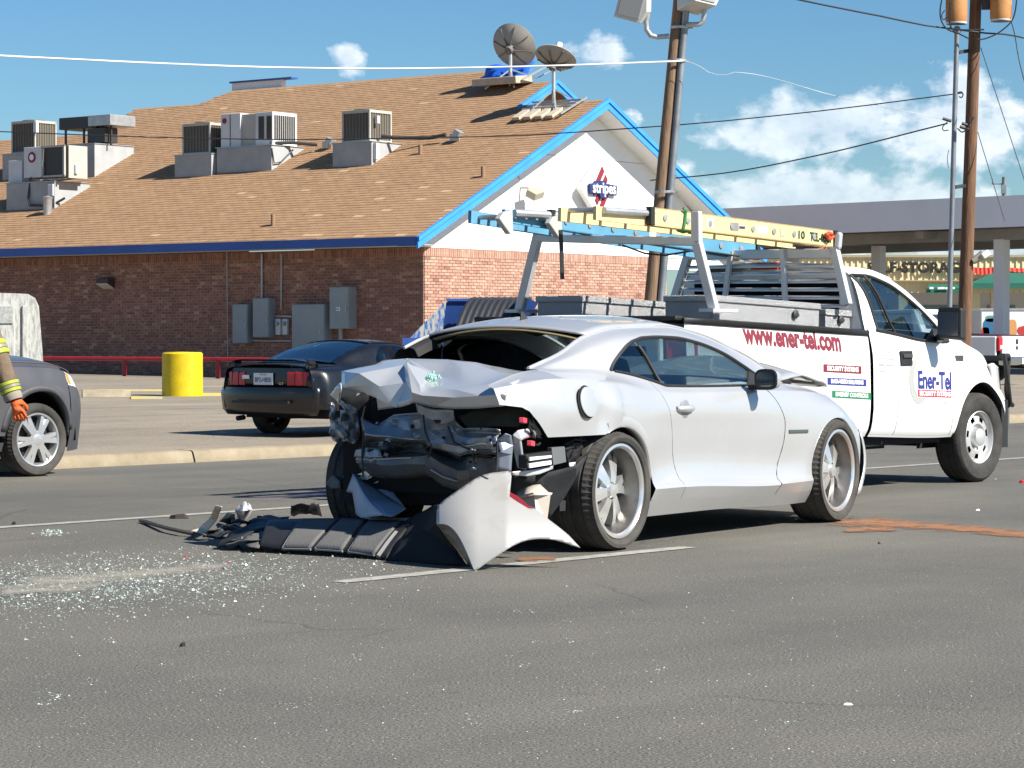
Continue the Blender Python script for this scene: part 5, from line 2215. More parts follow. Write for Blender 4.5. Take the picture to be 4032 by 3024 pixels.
for sg in (-1, 1):
    mb = MB()
    mb.tube([TS.pt(x, 5.0, sg, 0.004) for x in np.linspace(1.8, 3.04, 14)], 0.013, 6)
    mb.tube([TS.pt(lerp(2.127, 1.818, k / 6), 5 + k / 6, sg, 0.0) for k in range(7)], 0.012, 6)
    mb.tube([TS.pt(pchip([(5, 1.83), (5.4, 1.775), (5.8, 1.68), (6, 1.60)])(5 + k / 8), 5 + k / 8, sg, 0.002) for k in range(9)], 0.013, 6)
    mb.tube([TS.pt(x, 6.0, sg, 0.002) for x in np.linspace(1.62, 3.08, 20)], 0.012, 6)
    mb.build('window_seal', M_BLKP, truck, smooth=50)
    # sail panel carrying the mirror, then the mirror
    mb = MB()
    mb.prism([TS.pt(2.62, 5.0, sg, 0.006), TS.pt(3.03, 5.0, sg, 0.006), TS.pt(2.93, 5.75, sg, 0.006), TS.pt(2.80, 5.5, sg, 0.006)], (0, sg * 0.012, 0))
    mb.build('sail_panel', M_BLKP, truck)
    mb = MB()
    mb.M = Matrix.Translation((2.72, sg * 1.13, 1.375)) @ Euler((0, 0, sg * 0.15)).to_matrix().to_4x4()
    mb.prism([(-0.04, -0.13, -0.13), (0.05, -0.12, -0.14), (0.09, -0.05, -0.14), (0.09, 0.07, -0.13), (-0.04, 0.12, -0.12)], (0, 0, 0.27))
    h = mb.build('mirror', M_BLKP, truck, bevel=0.02)
    mb = MB()
    mb.M = Matrix.Translation((2.72, sg * 1.13, 1.375)) @ Euler((0, 0, sg * 0.15)).to_matrix().to_4x4()
    mb.box((-0.047, 0.0, 0.005), (0.012, 0.21, 0.2))
    mb.build('mirror_glass', M_CHROME, h)
    mb = MB()
    mb.bar((2.74, sg * 1.02, 1.27), (2.86, sg * 0.92, 1.24), 0.05, 0.06)
    mb.build('mirror_arm', M_BLKP, truck)
    mb = MB()
    p = TS.at(2.21, 1.09, sg, 0.006)
    mb.box(p, (0.19, 0.025, 0.125))
    h = mb.build('door_handle', M_BLKP, truck, bevel=0.01)
    mb = MB()
    mb.box(p + Vector((0, sg * 0.016, 0.02)), (0.15, 0.02, 0.035))
    mb.build('lever', mat('dull_black', (0.05, 0.05, 0.05), 0.4), h, bevel=0.006)
# bed interior, rail caps, tailgate
mb = MB()
zr_ = lambda x: lerp(1.395, 1.305, (x + 1.1) / 2.73)
for sg in (-1, 1):
    mb.box((0.3, sg * 0.72, 1.08), (2.55, 0.02, 0.5))
mb.box((0.3, 0, 0.86), (2.6, 1.5, 0.03))
mb.box((1.6, 0, 1.08), (0.02, 1.5, 0.46))
mb.build('bed_liner', M_BLKP, truck)
for sg in (-1, 1):
    mb = MB()
    pr_ = []
    for x in np.linspace(-1.04, 1.63, 8):
        z = zr_(x)
        pr_.append([(x, sg * 0.97, z - 0.03), (x, sg * 0.975, z + 0.012), (x, sg * 0.93, z + 0.022), (x, sg * 0.74, z + 0.02), (x, sg * 0.735, z - 0.02)])
    mb.grid(pr_)
    mb.build('bed_rail_cap', M_BLKP, truck, smooth=40, solid=0.008)
mb = MB()
mb.box((-1.075, 0, 1.13), (0.06, 1.60, 0.50), rot=(0, -0.04, 0))
tg = mb.build('tailgate', M_WP, truck, bevel=0.02)
mb = MB()
mb.box((-1.07, 0, 1.405), (0.10, 1.90, 0.035))
mb.build('tailgate_cap', M_BLKP, truck, bevel=0.012)
mb = MB()
mb.box((-1.11, 0.0, 1.22), (0.02, 0.26, 0.1))
mb.build('latch', M_BLKP, tg)
for sg in (-1, 1):
    mb = MB()
    mb.prism([(-1.06, sg * 0.82, 0.93), (-1.06, sg * 0.82, 1.29), (-1.035, sg * 0.955, 1.28), (-0.92, sg * 0.993, 1.24), (-0.92, sg * 0.993, 0.97), (-1.035, sg * 0.955, 0.93)], (0.03, 0, 0.0))
    mb.build('tail_light', M_LAMPR, truck, bevel=0.008)
mb = MB()
mb.box((-1.2, 0, 0.66), (0.22, 1.86, 0.22))
mb.build('rear_bumper', M_CHROME, truck, bevel=0.04)
# cab rear wall with window, third light, interior
mb = MB()
mb.box((1.62, 0, 1.19), (0.05, 1.78, 0.28))
mb.box((1.615, 0, 1.73), (0.05, 1.46, 0.17))
for sg in (-1, 1):
    mb.prism([(1.6, sg * 0.92, 1.33), (1.6, sg * 0.72, 1.33), (1.6, sg * 0.66, 1.65), (1.6, sg * 0.70, 1.80), (1.6, sg * 0.80, 1.77)], (0.045, 0, 0))
mb.build('cab_back', M_WP, truck)
mb = MB()
mb.box((1.588, 0, 1.525), (0.012, 1.42, 0.44))
mb.build('back_glass', mat('privacy_glass', (0.005, 0.006, 0.009), 0.5, spec=0.06), truck)
mb = MB()
mb.box((1.59, 0.0, 1.855), (0.05, 0.26, 0.05))
mb.build('third_brake_light', M_LAMPR, truck)
mb = MB()
mb.box((2.3, 0, 0.72), (1.3, 1.7, 0.5))
mb.box((2.95, 0, 1.06), (0.3, 1.6, 0.3))
mb.build('cabin_trim', M_INT, truck)
seat(truck, 1.85, -0.42, 0.9)
seat(truck, 1.85, 0.42, 0.9)
mb = MB()
mb.lathe([(0.17, -0.015), (0.19, 0.0), (0.17, 0.015)], 24, (2.68, 0.42, 1.2), (-0.85, 0, 0.5), closed=True)
mb.build('steering_wheel', M_INT, truck)
# frame, axles, exhaust
mb = MB()
for sg in (-1, 1):
    mb.box((1.4, sg * 0.42, 0.52), (5.0, 0.08, 0.16))
    mb.box((2.35, sg * 0.80, 0.40), (1.4, 0.10, 0.07))
mb.box((2.0, 0, 0.62), (3.2, 1.5, 0.24))
mb.box((0.2, 0, 0.74), (2.6, 1.4, 0.12))
mb.box((1.9, -0.55, 0.43), (0.9, 0.3, 0.2))
mb.tube([(-0.09, -0.75, 0.38), (-0.09, 0.75, 0.38)], 0.06)
mb.tube([(3.58, -0.75, 0.36), (3.58, 0.75, 0.36)], 0.06)
mb.ball((-0.09, 0.0, 0.38), 0.15)
mb.tube([(2.6, 0.3, 0.42), (1.2, 0.32, 0.42), (0.2, 0.35, 0.5), (-1.0, -0.6, 0.45)], 0.035)
mb.build('chassis', M_UNDER, truck)
for x, cz, R in (AF, AR):
    for sg in (-1, 1):
        mb = MB()
        rr_ = [[(x + (R + 0.015) * math.cos(a), sg * 0.955, cz + (R + 0.015) * math.sin(a)), (x + (R + 0.015) * math.cos(a), sg * 0.60, cz + (R + 0.015) * math.sin(a))] for a in np.linspace(-0.1, math.pi + 0.1, 18)]
        mb.grid(rr_)
        mb.add([(x - R - 0.02, sg * 0.60, cz - 0.1), (x + R + 0.02, sg * 0.60, cz - 0.1), (x + R + 0.02, sg * 0.60, cz + R + 0.02), (x - R - 0.02, sg * 0.60, cz + R + 0.02)], [(0, 1, 2, 3)])
        mb.build('wheel_liner', M_UNDER, truck, fix=False)
M_STW = mat('steel_wheel_silver', (0.56, 0.56, 0.55), 0.35, metal=0.5)
for x, st in ((3.575, -0.05), (-0.09, 0)):
    for sg in (-1, 1):
        wheel(truck, x, sg * 0.975, 0.39, 0.232, 0.265, 'steel', sg, steer=st, mr=M_STW, m_tyre=M_RUB)
# nose: grille, lamps, bumper, guard
mb = MB()
mb.box((4.07, 0, 0.86), (0.08, 1.2, 0.34), rot=(0, -0.1, 0))
mb.build('grille', M_BLKP, truck, bevel=0.02)
for sg in (-1, 1):
    mb = MB()
    mb.prism([(4.02, sg * 0.62, 0.72), (4.10, sg * 0.62, 0.74), (4.075, sg * 0.9, 0.76), (3.9, sg * 0.945, 0.80), (3.86, sg * 0.93, 0.80)], (-0.05, 0, 0.24))
    mb.build('headlight', M_LAMPC, truck, bevel=0.01)
mb = MB()
mb.box((4.13, 0, 0.55), (0.16, 1.86, 0.26))
mb.build('front_bumper', M_CHROME, truck, bevel=0.05)
mb = MB()
for sg in (-1, 1):
    mb.tube([(4.0, sg * 0.93, 1.10), (4.16, sg * 0.92, 1.10), (4.2, sg * 0.90, 1.06), (4.17, sg * 0.9, 0.80), (4.21, sg * 0.9, 0.66), (4.28, sg * 0.82, 0.62)], 0.024, 8)
    mb.tube([(4.0, sg * 0.96, 1.12), (4.02, sg * 0.975, 0.98), (4.07, sg * 0.97, 0.80), (4.14, sg * 0.95, 0.68), (4.24, sg * 0.92, 0.66)], 0.022, 8)
mb.tube([(4.2, -0.9, 1.08), (4.2, 0.9, 1.08)], 0.024, 8)
mb.tube([(4.22, -0.85, 0.64), (4.22, 0.85, 0.64)], 0.024, 8)
for y in (-0.35, 0.35):
    mb.box((4.22, y, 0.8), (0.03, 0.08, 0.66))
mb.build('grille_guard', M_BLKP, truck, smooth=40)
mb = MB()
mb.box((4.02, -0.90, 0.50), (0.12, 0.12, 0.42))
mb.build('mud_flap', M_BLKP, truck)

# lettering and badges on both flanks' right side (flat print a hair proud of the paint)
M_RL = mat('print_red', (0.17, 0.018, 0.03), 0.6)
M_BL = mat('print_blue', (0.025, 0.03, 0.19), 0.6)
M_GL = mat('print_green', (0.01, 0.16, 0.065), 0.6)
M_PG = mat('print_grey', (0.20, 0.20, 0.21), 0.6)
M_WL = mat('print_white', (0.85, 0.85, 0.85), 0.5)
PX = Vector((1, 0, -0.035)).normalized()


def decal(fn, m, name='lettering', lift=0.0025):
    """write flat in the (x, z) plane, then lay it on the body side"""
    q = MB()
    fn(q)
    v_ = []
    for v in q.v:
        v_.append(TS.at(v.x, v.z, -1, lift - v.y))
    q.v = v_
    return q.build(name, m, truck, fix=False)


decal(lambda q: tfit(q, 'www.ener-tel.com', (-0.25, 0, 1.222), (1, 0, -0.046), (0, 0, 1), 0.148, 1.43, bold=0.009, depth=0), M_RL)


def bar_(x0, x1, z0, z1, h):
    def f(q):
        n = 8
        q.grid([[(lerp(x0, x1, i / n), 0, lerp(z0, z1, i / n) - h * j / 2) for i in range(n + 1)] for j in range(3)])
    return f


for x0, x1, z0, z1, h, m, txt in ((0.89, 1.48, 1.052, 1.030, 0.062, M_RL, 'SECURITY SYSTEMS'), (0.95, 1.555, 0.945, 0.922, 0.056, M_BL, 'DATA-VIDEO SOLUTIONS'), (1.02, 1.63, 0.84, 0.812, 0.055, M_GL, 'ENERGY CONTROLS')):
    decal(bar_(x0, x1, z0, z1, h), m, 'stripe_label')
    decal(lambda q: tfit(q, txt, (x0 + 0.05, -0.002, z0 - h * 0.78), (1, 0, (z1 - z0) / (x1 - x0)), (0, 0, 1), h * 0.55, x1 - x0 - 0.1, bold=0.002, depth=0), M_WL)
for k, txt in enumerate(('Security Systems', '- Fire Alarm Systems', 'Building Automation', 'Controls')):
    decal(lambda q: tfit(q, txt, (1.755, 0, 1.135 - 0.052 * k), (1, 0, -0.035), (0, 0, 1), 0.026, (0.22, 0.27, 0.28, 0.12)[k], depth=0), M_PG)


def oval(cx, cz, rx, rz_, y=0.0):
    def f(q):
        n = 28
        q.add([(cx, -y, cz)] + [(cx + rx * math.cos(2 * math.pi * k / n) * 0.7, -y, cz + rz_ * math.sin(2 * math.pi * k / n) * 0.7) for k in range(n)] + [(cx + rx * math.cos(2 * math.pi * k / n), -y, cz + rz_ * math.sin(2 * math.pi * k / n)) for k in range(n)],
              [(0, 1 + k, 1 + (k + 1) % n) for k in range(n)] + [(1 + k, 1 + n + k, 1 + n + (k + 1) % n, 1 + (k + 1) % n) for k in range(n)])
    return f


decal(oval(2.43, 0.905, 0.17, 0.20), mat('emblem_grey', (0.34, 0.35, 0.33), 0.5), 'emblem')
decal(oval(2.455, 0.915, 0.13, 0.165, 0.0015), mat('emblem_pale', (0.46, 0.50, 0.45), 0.5), 'emblem')
decal(bar_(2.385, 2.985, 0.995, 0.975, 0.235), M_WL, 'name_label', 0.0055)
decal(lambda q: tfit(q, 'Ener-Tel', (2.40, -0.003, 0.842), (1, 0, -0.035), (0, 0, 1), 0.142, 0.575, bold=0.006, depth=0), M_BL, 'lettering', 0.0065)
decal(bar_(2.395, 2.975, 0.828, 0.808, 0.06), mat('print_bright_red', (0.40, 0.02, 0.04), 0.6), 'stripe_label', 0.0075)
decal(lambda q: tfit(q, 'SECURITY SYSTEMS', (2.415, -0.0022, 0.780), (1, 0, -0.035), (0, 0, 1), 0.036, 0.54, bold=0.002, depth=0), M_WL, 'lettering', 0.0085)
decal(lambda q: tfit(q, 'LIC B-12', (2.80, 0, 0.70), (1, 0, -0.035), (0, 0, 1), 0.018, 0.15, depth=0), M_PG)
decal(lambda q: tfit(q, '23', (3.12, 0, 1.125), (1, 0, -0.1), (0, 0, 1), 0.055, 0.06, depth=0), M_PG)
mb = MB()
mb.box(TS.at(3.165, 1.085, -1, 0.004), (0.14, 0.014, 0.05))
mb.build('fender_badge', mat('badge_grey', (0.10, 0.10, 0.09), 0.35, metal=0.5), truck, bevel=0.006)

# rack: rear hoop, front louvred guard
rk = thing('ladder_rack', 'silver ladder rack with a louvred headache guard on the white pickup', 'ladder rack', TF.o + TF.d * 0.3 + Vector((0, 0, 1.38)), TF.rz)
K0 = Vector((0.3, 0, 1.38))


def RK(p):
    return Vector(p) - K0


rb0 = TF.side(2812, 1222, -0.90)
re0 = TF.side(2744, 952, -0.80)
rt0 = TF.side(2742, 832, -0.80)
xr = re0.x
lb0 = TF.cross(2046, 1225, rb0.x + 0.02)
le0 = TF.cross(2119, 926, xr)
for pts in ([rb0, re0, rt0], [lb0, le0, le0 + Vector((0, 0, 0.02))]):
    mb = MB()
    for i in range(len(pts) - 1):
        mb.bar(RK(pts[i]), RK(pts[i + 1]), 0.075, 0.055, up=(1, 0, 0))
    mb.build('upright', M_RACK, rk, bevel=0.008)
mb = MB()
mb.bar(RK(le0 + Vector((0, 0, -0.02))), RK(re0 + Vector((0, 0, -0.0))), 0.06, 0.065)
mb.build('crossbar', M_RACK, rk, bevel=0.008)
for p in (rb0, lb0):
    mb = MB()
    mb.box(RK((p.x + 0.06, p.y, p.z - 0.0)), (0.34, 0.13, 0.025))
    mb.build('foot_plate', M_RACK, rk)
XH = 1.36
hp = lambda u, v: TF.cross(1900 + 0.678 * u, 750 + 0.678 * v, XH)
TRt, BRt, TLt, BLt = hp(2042, 330), hp(2120, 665), hp(1200, 362), hp(1108, 655)
for a_, c_ in ((TRt, BRt), (TLt, BLt)):
    mb = MB()
    mb.bar(RK(a_), RK(c_), 0.07, 0.06, up=(1, 0, 0))
    mb.build('guard_post', M_RACK, rk, bevel=0.008)
mb = MB()
mb.bar(RK(TLt + Vector((0, 0, -0.02))), RK(TRt + Vector((0, 0, -0.05))), 0.06, 0.08)
mb.build('guard_top', M_RACK, rk, bevel=0.008)
mb = MB()
mb.box(RK(hp(2068, 292)), (0.06, 0.05, 0.14), rot=(0.1, 0, 0))
mb.build('end_stop', M_RACK, rk, bevel=0.02)
for k in range(6):
    v0_, v1_ = 440 + 43 * k, 425 + 48 * k
    f0 = (v0_ - 362) / (655 - 362)
    f1 = (v1_ - 330) / (665 - 330)
    a_, c_ = TLt.lerp(BLt, min(1, f0)), TRt.lerp(BRt, min(1, f1))
    mb = MB()
    P = [a_, c_]
    q = [RK(p) for p in P]
    mb.add([q[0] + Vector((-0.017, 0, -0.010)), q[1] + Vector((-0.017, 0, -0.010)), q[1] + Vector((0.017, 0, 0.006)), q[0] + Vector((0.017, 0, 0.006)),
            q[0] + Vector((-0.017, 0, -0.024)), q[1] + Vector((-0.017, 0, -0.024)), q[1] + Vector((0.017, 0, -0.006)), q[0] + Vector((0.017, 0, -0.006))],
           [(0, 1, 2, 3), (7, 6, 5, 4), (0, 4, 5, 1), (3, 2, 6, 7), (0, 3, 7, 4), (1, 5, 6, 2)])
    mb.build('louvre', M_RACK, rk)
for u in (1448, 1778):
    f = (u - 1150) / (2085 - 1150)
    a_, c_ = TLt.lerp(TRt, f), BLt.lerp(BRt, f)
    mb = MB()
    mb.bar(RK(a_ + Vector((-0.045, 0, 0))), RK(c_ + Vector((-0.045, 0, 0))), 0.04, 0.03, up=(1, 0, 0))
    mb.build('guard_strut', M_RACK, rk)


# ladders
def ladder(name, label, pr, pf, width, web, m, steps, lean=0.0, fly=None, mcap=None):
    """pr, pf: near-rail centres at rear and front (truck frame); second rail to the left"""
    o = TF.o + TF.d * pr.x + TF.l * pr.y + Vector((0, 0, pr.z - web / 2))
    t = thing(name, label, 'ladder', o, TF.rz, 'ladders on the rack')
    a = Vector((0, 0, web / 2))
    b = a + (pf - pr)
    d = (b - a).normalized()
    wv = Vector((0, width, lean))
    up = Vector((0, 0, 1)) - d * d.z
    up.normalize()
    for off in (Vector(), wv):
        sgn = 1 if off.length < 1e-6 else -1
        q = MB()
        for p0, p1, w_, h_ in ((a + off, b + off, 0.008, web), (a + off + up * (web / 2 - 0.004) + Vector((0, 0.016 * sgn, 0)), b + off + up * (web / 2 - 0.004) + Vector((0, 0.016 * sgn, 0)), 0.04, 0.009),
                               (a + off - up * (web / 2 - 0.004) + Vector((0, 0.016 * sgn, 0)), b + off - up * (web / 2 - 0.004) + Vector((0, 0.016 * sgn, 0)), 0.04, 0.009)):
            q.bar(p0, p1, w_, h_)
        q.build('rail', m, t)
    L_ = (b - a).length
    n = int(L_ / 0.305)
    for k in range(n):
        c = a + d * (0.2 + 0.305 * k)
        q = MB()
        q.tube([c + Vector((0, -0.008, 0)), c + wv + Vector((0, 0.008, 0))], 0.019, 8)
        q.lathe([(0.0, 0), (0.022, 0), (0.026, 0.006), (0, 0.008)], 12, c + Vector((0, -0.006, 0)), (0, -1, 0))
        q.build('rung', M_GALV, t, smooth=40)
    for c in (a + d * 0.02, b - d * 0.02, a + wv + d * 0.02, b + wv - d * 0.02):
        q = MB()
        q.box(c, (0.05, 0.05, web * 1.04))
        q.build('end_cap', mcap or M_BLKP, t, bevel=0.006)
    return t, a, b, d, up


M_LY = mat('fibreglass_yellow', (0.66, 0.50, 0.24), 0.6, var=0.08, vscale=4)
M_LB = mat('fibreglass_blue', (0.09, 0.26, 0.39), 0.55, var=0.1, vscale=4)
pr = TF.side(2556, 850, -0.58)
pf = TF.side(3290, 942, -0.58)
ly, a_, b_, d_, up_ = ladder('extension_ladder', 'yellow fibreglass extension ladder with black stencilled numbers, nearer on the rack', pr, pf, 0.42, 0.135, M_LY, 8)
mb = MB()
for dy in (0.05, 0.37):
    mb.bar(a_ + Vector((-0.62, dy, 0.0)), b_ + Vector((-0.1, dy, -0.02)), 0.03, 0.10)
mb.build('fly_rail', M_LY, ly)
mb = MB()
for k in range(3):
    mb.tube([a_ + Vector((-0.12 - 0.2 * k, 0.05, 0.03)), a_ + Vector((-0.12 - 0.2 * k, 0.37, 0.03))], 0.02, 8)
mb.tube([a_ + Vector((-0.55, 0.02, 0.02)), a_ + Vector((0.1, 0.02, 0.02))], 0.026, 8)
mb.tube([a_ + Vector((-0.5, 0.1, -0.03)), a_ + Vector((0.1, 0.1, -0.03))], 0.022, 8)
mb.build('fly_rung', M_GALV, ly, smooth=40)
for f, w_, h_, m in ((0.43, 0.11, 0.06, M_PG), (0.47, 0.08, 0.018, M_BL), (0.58, 0.14, 0.06, M_WL), (0.30, 0.12, 0.07, mat('sticker_cream', (0.72, 0.62, 0.42), 0.6)), (0.69, 0.06, 0.06, mat('sticker_tan', (0.45, 0.38, 0.26), 0.6))):
    c = a_ + d_ * ((b_ - a_).length * f)
    q = MB()
    q.box(c + Vector((0, -0.006, 0)), (w_, 0.004, h_))
    q.build('sticker', m, ly)
L_ = (b_ - a_).length
mb = MB()
tfit(mb, '10', a_ + d_ * (L_ * 0.78) + Vector((0, -0.0065, -0.03)), d_, up_, 0.06, 0.10, bold=0.004, depth=0.0)
tfit(mb, 'TEL-0507', a_ + d_ * (L_ * 0.845) + Vector((0, -0.0065, -0.035)), d_, up_, 0.065, 0.36, bold=0.004, depth=0.0)
mb.build('stencil', mat('stencil_green', (0.01, 0.05, 0.025), 0.6), ly, fix=False)
pr = TF.side(2165, 862, 0.16)
pf = TF.side(2985, 990, 0.16)
lb, a_, b_, d_, up_ = ladder('extension_ladder', 'blue fibreglass extension ladder sticking out to the rear, farther on the rack', pr, pf, 0.42, 0.14, M_LB, 8)
fe = TF.side(1998, 848, 0.20) - TF.side(2165, 862, 0.16) + a_
mb = MB()
for dy in (0.04, 0.36):
    mb.bar(fe + Vector((0, dy, 0)), b_ + Vector((-0.1, dy, -0.03)), 0.03, 0.095)
mb.build('fly_rail', M_LB, lb)
mb = MB()
mb.tube([fe + Vector((0.08, 0.0, 0.02)), a_ + Vector((0.08, 0.0, 0.03))], 0.03, 8)
mb.tube([fe + Vector((0.08, 0.1, -0.03)), a_ + Vector((0.08, 0.1, -0.02))], 0.026, 8)
for k in range(4):
    c = fe.lerp(a_, 0.2 + 0.25 * k)
    mb.tube([c, c + Vector((0, 0.4, 0))], 0.018, 8)
mb.build('fly_rung', M_GALV, lb, smooth=40)
for c, s_ in ((fe + Vector((-0.02, 0.0, -0.03)), 1.0), (a_ + Vector((0.04, -0.02, -0.035)), 0.8)):
    q = MB()
    q.prism([c + Vector((0.06, -0.02, 0.07)), c + Vector((-0.05, -0.02, 0.05)), c + Vector((-0.10, -0.02, 0.0)), c + Vector((0.03, -0.02, -0.11)), c + Vector((0.07, -0.02, -0.10))], (0, 0.05, 0))
    q.build('foot', mat('ladder_shoe', (0.38, 0.38, 0.36), 0.6), lb, bevel=0.006)
q = MB()
q.box(a_ + d_ * 1.35 + Vector((0, -0.006, 0)), (0.09, 0.004, 0.06))
q.build('sticker', M_WL, lb)
# strap ends, cord and rags about the ladders
sp = TF.side(2207, 905, 0.0)
W_ = lambda p: TF.o + TF.d * p.x + TF.l * p.y + Vector((0, 0, p.z))
mb = MB()
p0, p1, p2 = W_(TF.side(2207, 905, 0.0)), W_(TF.side(2211, 990, 0.0)), W_(TF.side(2214, 1100, 0.0))
mb.bar(p0, p1, 0.045, 0.006, up=TF.l)
mb.bar(p1, p2, 0.045, 0.006, up=TF.l)
solo(mb, 'strap', 'black strap hanging free from the blue ladder', 'strap', M_BLKP)
mb = MB()
P = [(2660, 985), (2560, 985), (2480, 950)]
mb.tube([W_(TF.side(u, v, 0.1)) for u, v in ((2450, 965), (2540, 998), (2620, 1005), (2740, 985), (2850, 1000), (2980, 1020), (3090, 1000))], 0.008, 6)
solo(mb, 'cord', 'thin dark cord sagging below the ladders', 'cord', M_CABLE, smooth=50)
mb = MB()
for k in range(9):
    c = W_(TF.side(2680 + 11 * k, 905 + 5 * math.sin(k * 2), -0.5))
    mb.ball(c, 0.03 + 0.012 * math.sin(k * 3.3), 7, 5, (1.3, 1, 0.7))
mb.tube([W_(TF.side(u, v, -0.6)) for u, v in ((2692, 905), (2698, 870), (2702, 832), (2690, 820))], 0.01, 6)
solo(mb, 'rag', 'green twine bundle tied round the yellow ladder', 'twine', mat('green_twine', (0.04, 0.22, 0.07), 0.9), smooth=50)
mb = MB()
mb.tube([W_(TF.side(u, v, -0.62)) for u, v in ((3250, 925), (3262, 918), (3275, 922), (3282, 930), (3270, 940), (3258, 932))], 0.016, 6)
mb.tube([W_(TF.side(u, v, -0.62)) for u, v in ((3255, 975), (3245, 998), (3212, 1008), (3208, 985), (3240, 978))], 0.007, 6)
solo(mb, 'bungee_cord', 'red and orange bungee cord knotted at the front end of the yellow ladder', 'bungee cord', mat('bungee_red', (0.55, 0.07, 0.03), 0.6), smooth=50)


# tool boxes on the bed rails
def toolbox(label, x0, x1, y0, y1, z, h, latches, group='tread-plate tool boxes'):
    o = TF.o + TF.d * x0 + TF.l * y0 + Vector((0, 0, z))
    t = thing('tool_box', label, 'tool box', o, TF.rz, group)
    L_, D_ = x1 - x0, y1 - y0
    sl = -0.033
    q = MB()
    q.prism([(0, 0, 0), (L_, 0, L_ * sl), (L_, 0, L_ * sl + h - 0.05), (0, 0, h - 0.05)], (0, D_, 0))
    q.build('body', M_DIA, t, bevel=0.004)
    q = MB()
    q.prism([(-0.012, -0.015, h - 0.05), (L_ + 0.012, -0.015, L_ * sl + h - 0.05), (L_ + 0.012, -0.015, L_ * sl + h), (-0.012, -0.015, h)], (0, D_ + 0.03, 0))
    q.build('lid', M_DIA, t, bevel=0.008)
    for f in latches:
        q = MB()
        c = Vector((L_ * f, -0.012, L_ * f * sl + h * 0.5))
        q.lathe([(0, 0), (0.032, 0), (0.036, -0.012), (0.02, -0.02), (0, -0.022)], 14, c, (0, 1, 0))
        q.box(c + Vector((0.01, -0.015, 0.0)), (0.05, 0.012, 0.02), rot=(0, 0.5, 0))
        q.build('latch', M_DKMET, t)
    return t


toolbox('long tread-plate tool box on the right bed rail behind the rack upright', -0.40, 1.13, -0.80, -0.36, 1.385, 0.20, (0.75,))
toolbox('short tread-plate tool box against the cab on the right bed rail', 1.20, 1.58, -0.82, -0.40, 1.335, 0.16, (0.55,))
toolbox('tread-plate tool box on the far bed rail near the tailgate', -0.55, 1.2, 0.32, 0.76, 1.40, 0.19, ())
# ------------------------------------------------------------------ dark wagon (sport utility) at the left edge
SF = Frame((0, 0), 40.5)
pw = gnd(152, 1876)
so = pw + SF.l * 0.86 - SF.d * 2.86
SF = Frame((so.x, so.y), 40.5)
suv = thing('sport_utility_vehicle', 'dark grey sport utility vehicle with bright six-spoke wheels, stopped by the kerb', 'SUV', SF.o, SF.rz)
M_SUV = paint('grey_paint', (0.075, 0.073, 0.078), 0.25, 0.33, 0.25, dcol=(0.15, 0.135, 0.12))
M_CLAD = mat('grey_cladding', (0.055, 0.056, 0.06), 0.6, var=0.1)
SS = Shell([
    ([(-0.9, 0.32), (0.5, 0.24), (2.4, 0.24), (3.3, 0.22), (3.7, 0.24)], [(-0.9, 0.82), (3.2, 0.85), (3.55, 0.78), (3.7, 0.66)]),
    ([(-0.9, 0.44), (2.4, 0.38), (3.7, 0.40)], [(-0.9, 0.88), (-0.5, 0.905), (3.2, 0.90), (3.5, 0.83), (3.7, 0.70)]),
    ([(-0.9, 0.66), (3.7, 0.62)], [(-0.9, 0.90), (-0.5, 0.915), (3.2, 0.92), (3.5, 0.86), (3.7, 0.72)]),
    ([(-0.9, 0.90), (2.4, 0.84), (3.3, 0.80), (3.7, 0.74)], [(-0.9, 0.89), (3.0, 0.905), (3.4, 0.87), (3.7, 0.70)]),
    ([(-0.9, 1.05), (1.5, 1.0), (2.4, 1.0), (3.0, 0.985), (3.4, 0.92), (3.7, 0.84)], [(-0.9, 0.86), (2.4, 0.87), (3.0, 0.85), (3.4, 0.80), (3.7, 0.62)]),
    ([(-0.9, 1.13), (1.0, 1.06), (2.4, 1.04), (3.0, 1.02), (3.4, 0.96), (3.7, 0.86)], [(-0.9, 0.80), (2.4, 0.80), (3.0, 0.78), (3.4, 0.74), (3.7, 0.58)]),
    ([(-0.9, 1.48), (0.5, 1.55), (1.2, 1.54), (1.7, 1.42), (2.25, 1.09)], [(-0.9, 0.66), (1.2, 0.66), (2.25, 0.76)]),
    ([(-0.9, 1.55), (0.5, 1.63), (1.3, 1.6), (1.8, 1.44), (2.45, 1.06)], [(-0.9, 0.56), (1.3, 0.56), (2.45, 0.72)]),
], sharp=(4,))
AF = (2.86, 0.36, 0.42)
AR = (0.0, 0.36, 0.42)
SS.panel('quarter_panel', M_SUV, suv, 0, 5, -0.88, 0.55, 30, 14, arches=(AR,))
SS.panel('rear_door', M_SUV, suv, 0.6, 5, 0.55, 1.38, 14, 10)
SS.panel('front_door', M_SUV, suv, 0.6, 5, 1.38, 2.30, 14, 10)
SS.panel('sill', M_CLAD, suv, 0, 0.58, 0.45, 2.45, 14, 3)
SS.panel('fender', M_SUV, suv, 1, 5, 2.30, 3.28, 44, 20, arches=(AF,))
SS.panel('front_bumper', M_CLAD, suv, 0, 3.2, 3.29, 3.69, 14, 12, arches=(AF,))
SS.panel('headlight', M_LAMPC, suv, 3.2, 4.6, 3.29, 3.66, 8, 6)
SS.panel('marker_light', M_AMBER, suv, 3.3, 4.1, 3.30, 3.36, 3, 4, off=0.004)
for (cx, cz, R) in (AF, AR):
    SS.lip('arch_lip', M_CLAD, suv, cx, cz, R, 0, 180)
    for sg in (-1, 1):
        mb = MB()
        mb.grid([[SS.at(cx + r * math.cos(a), max(0.25, cz + r * math.sin(a)), sg, 0.008) for a in np.linspace(rad(8), rad(172), 22)] for r in (R - 0.002, R + 0.055)])
        mb.build('arch_trim', M_CLAD, suv, smooth=50, solid=0.01)
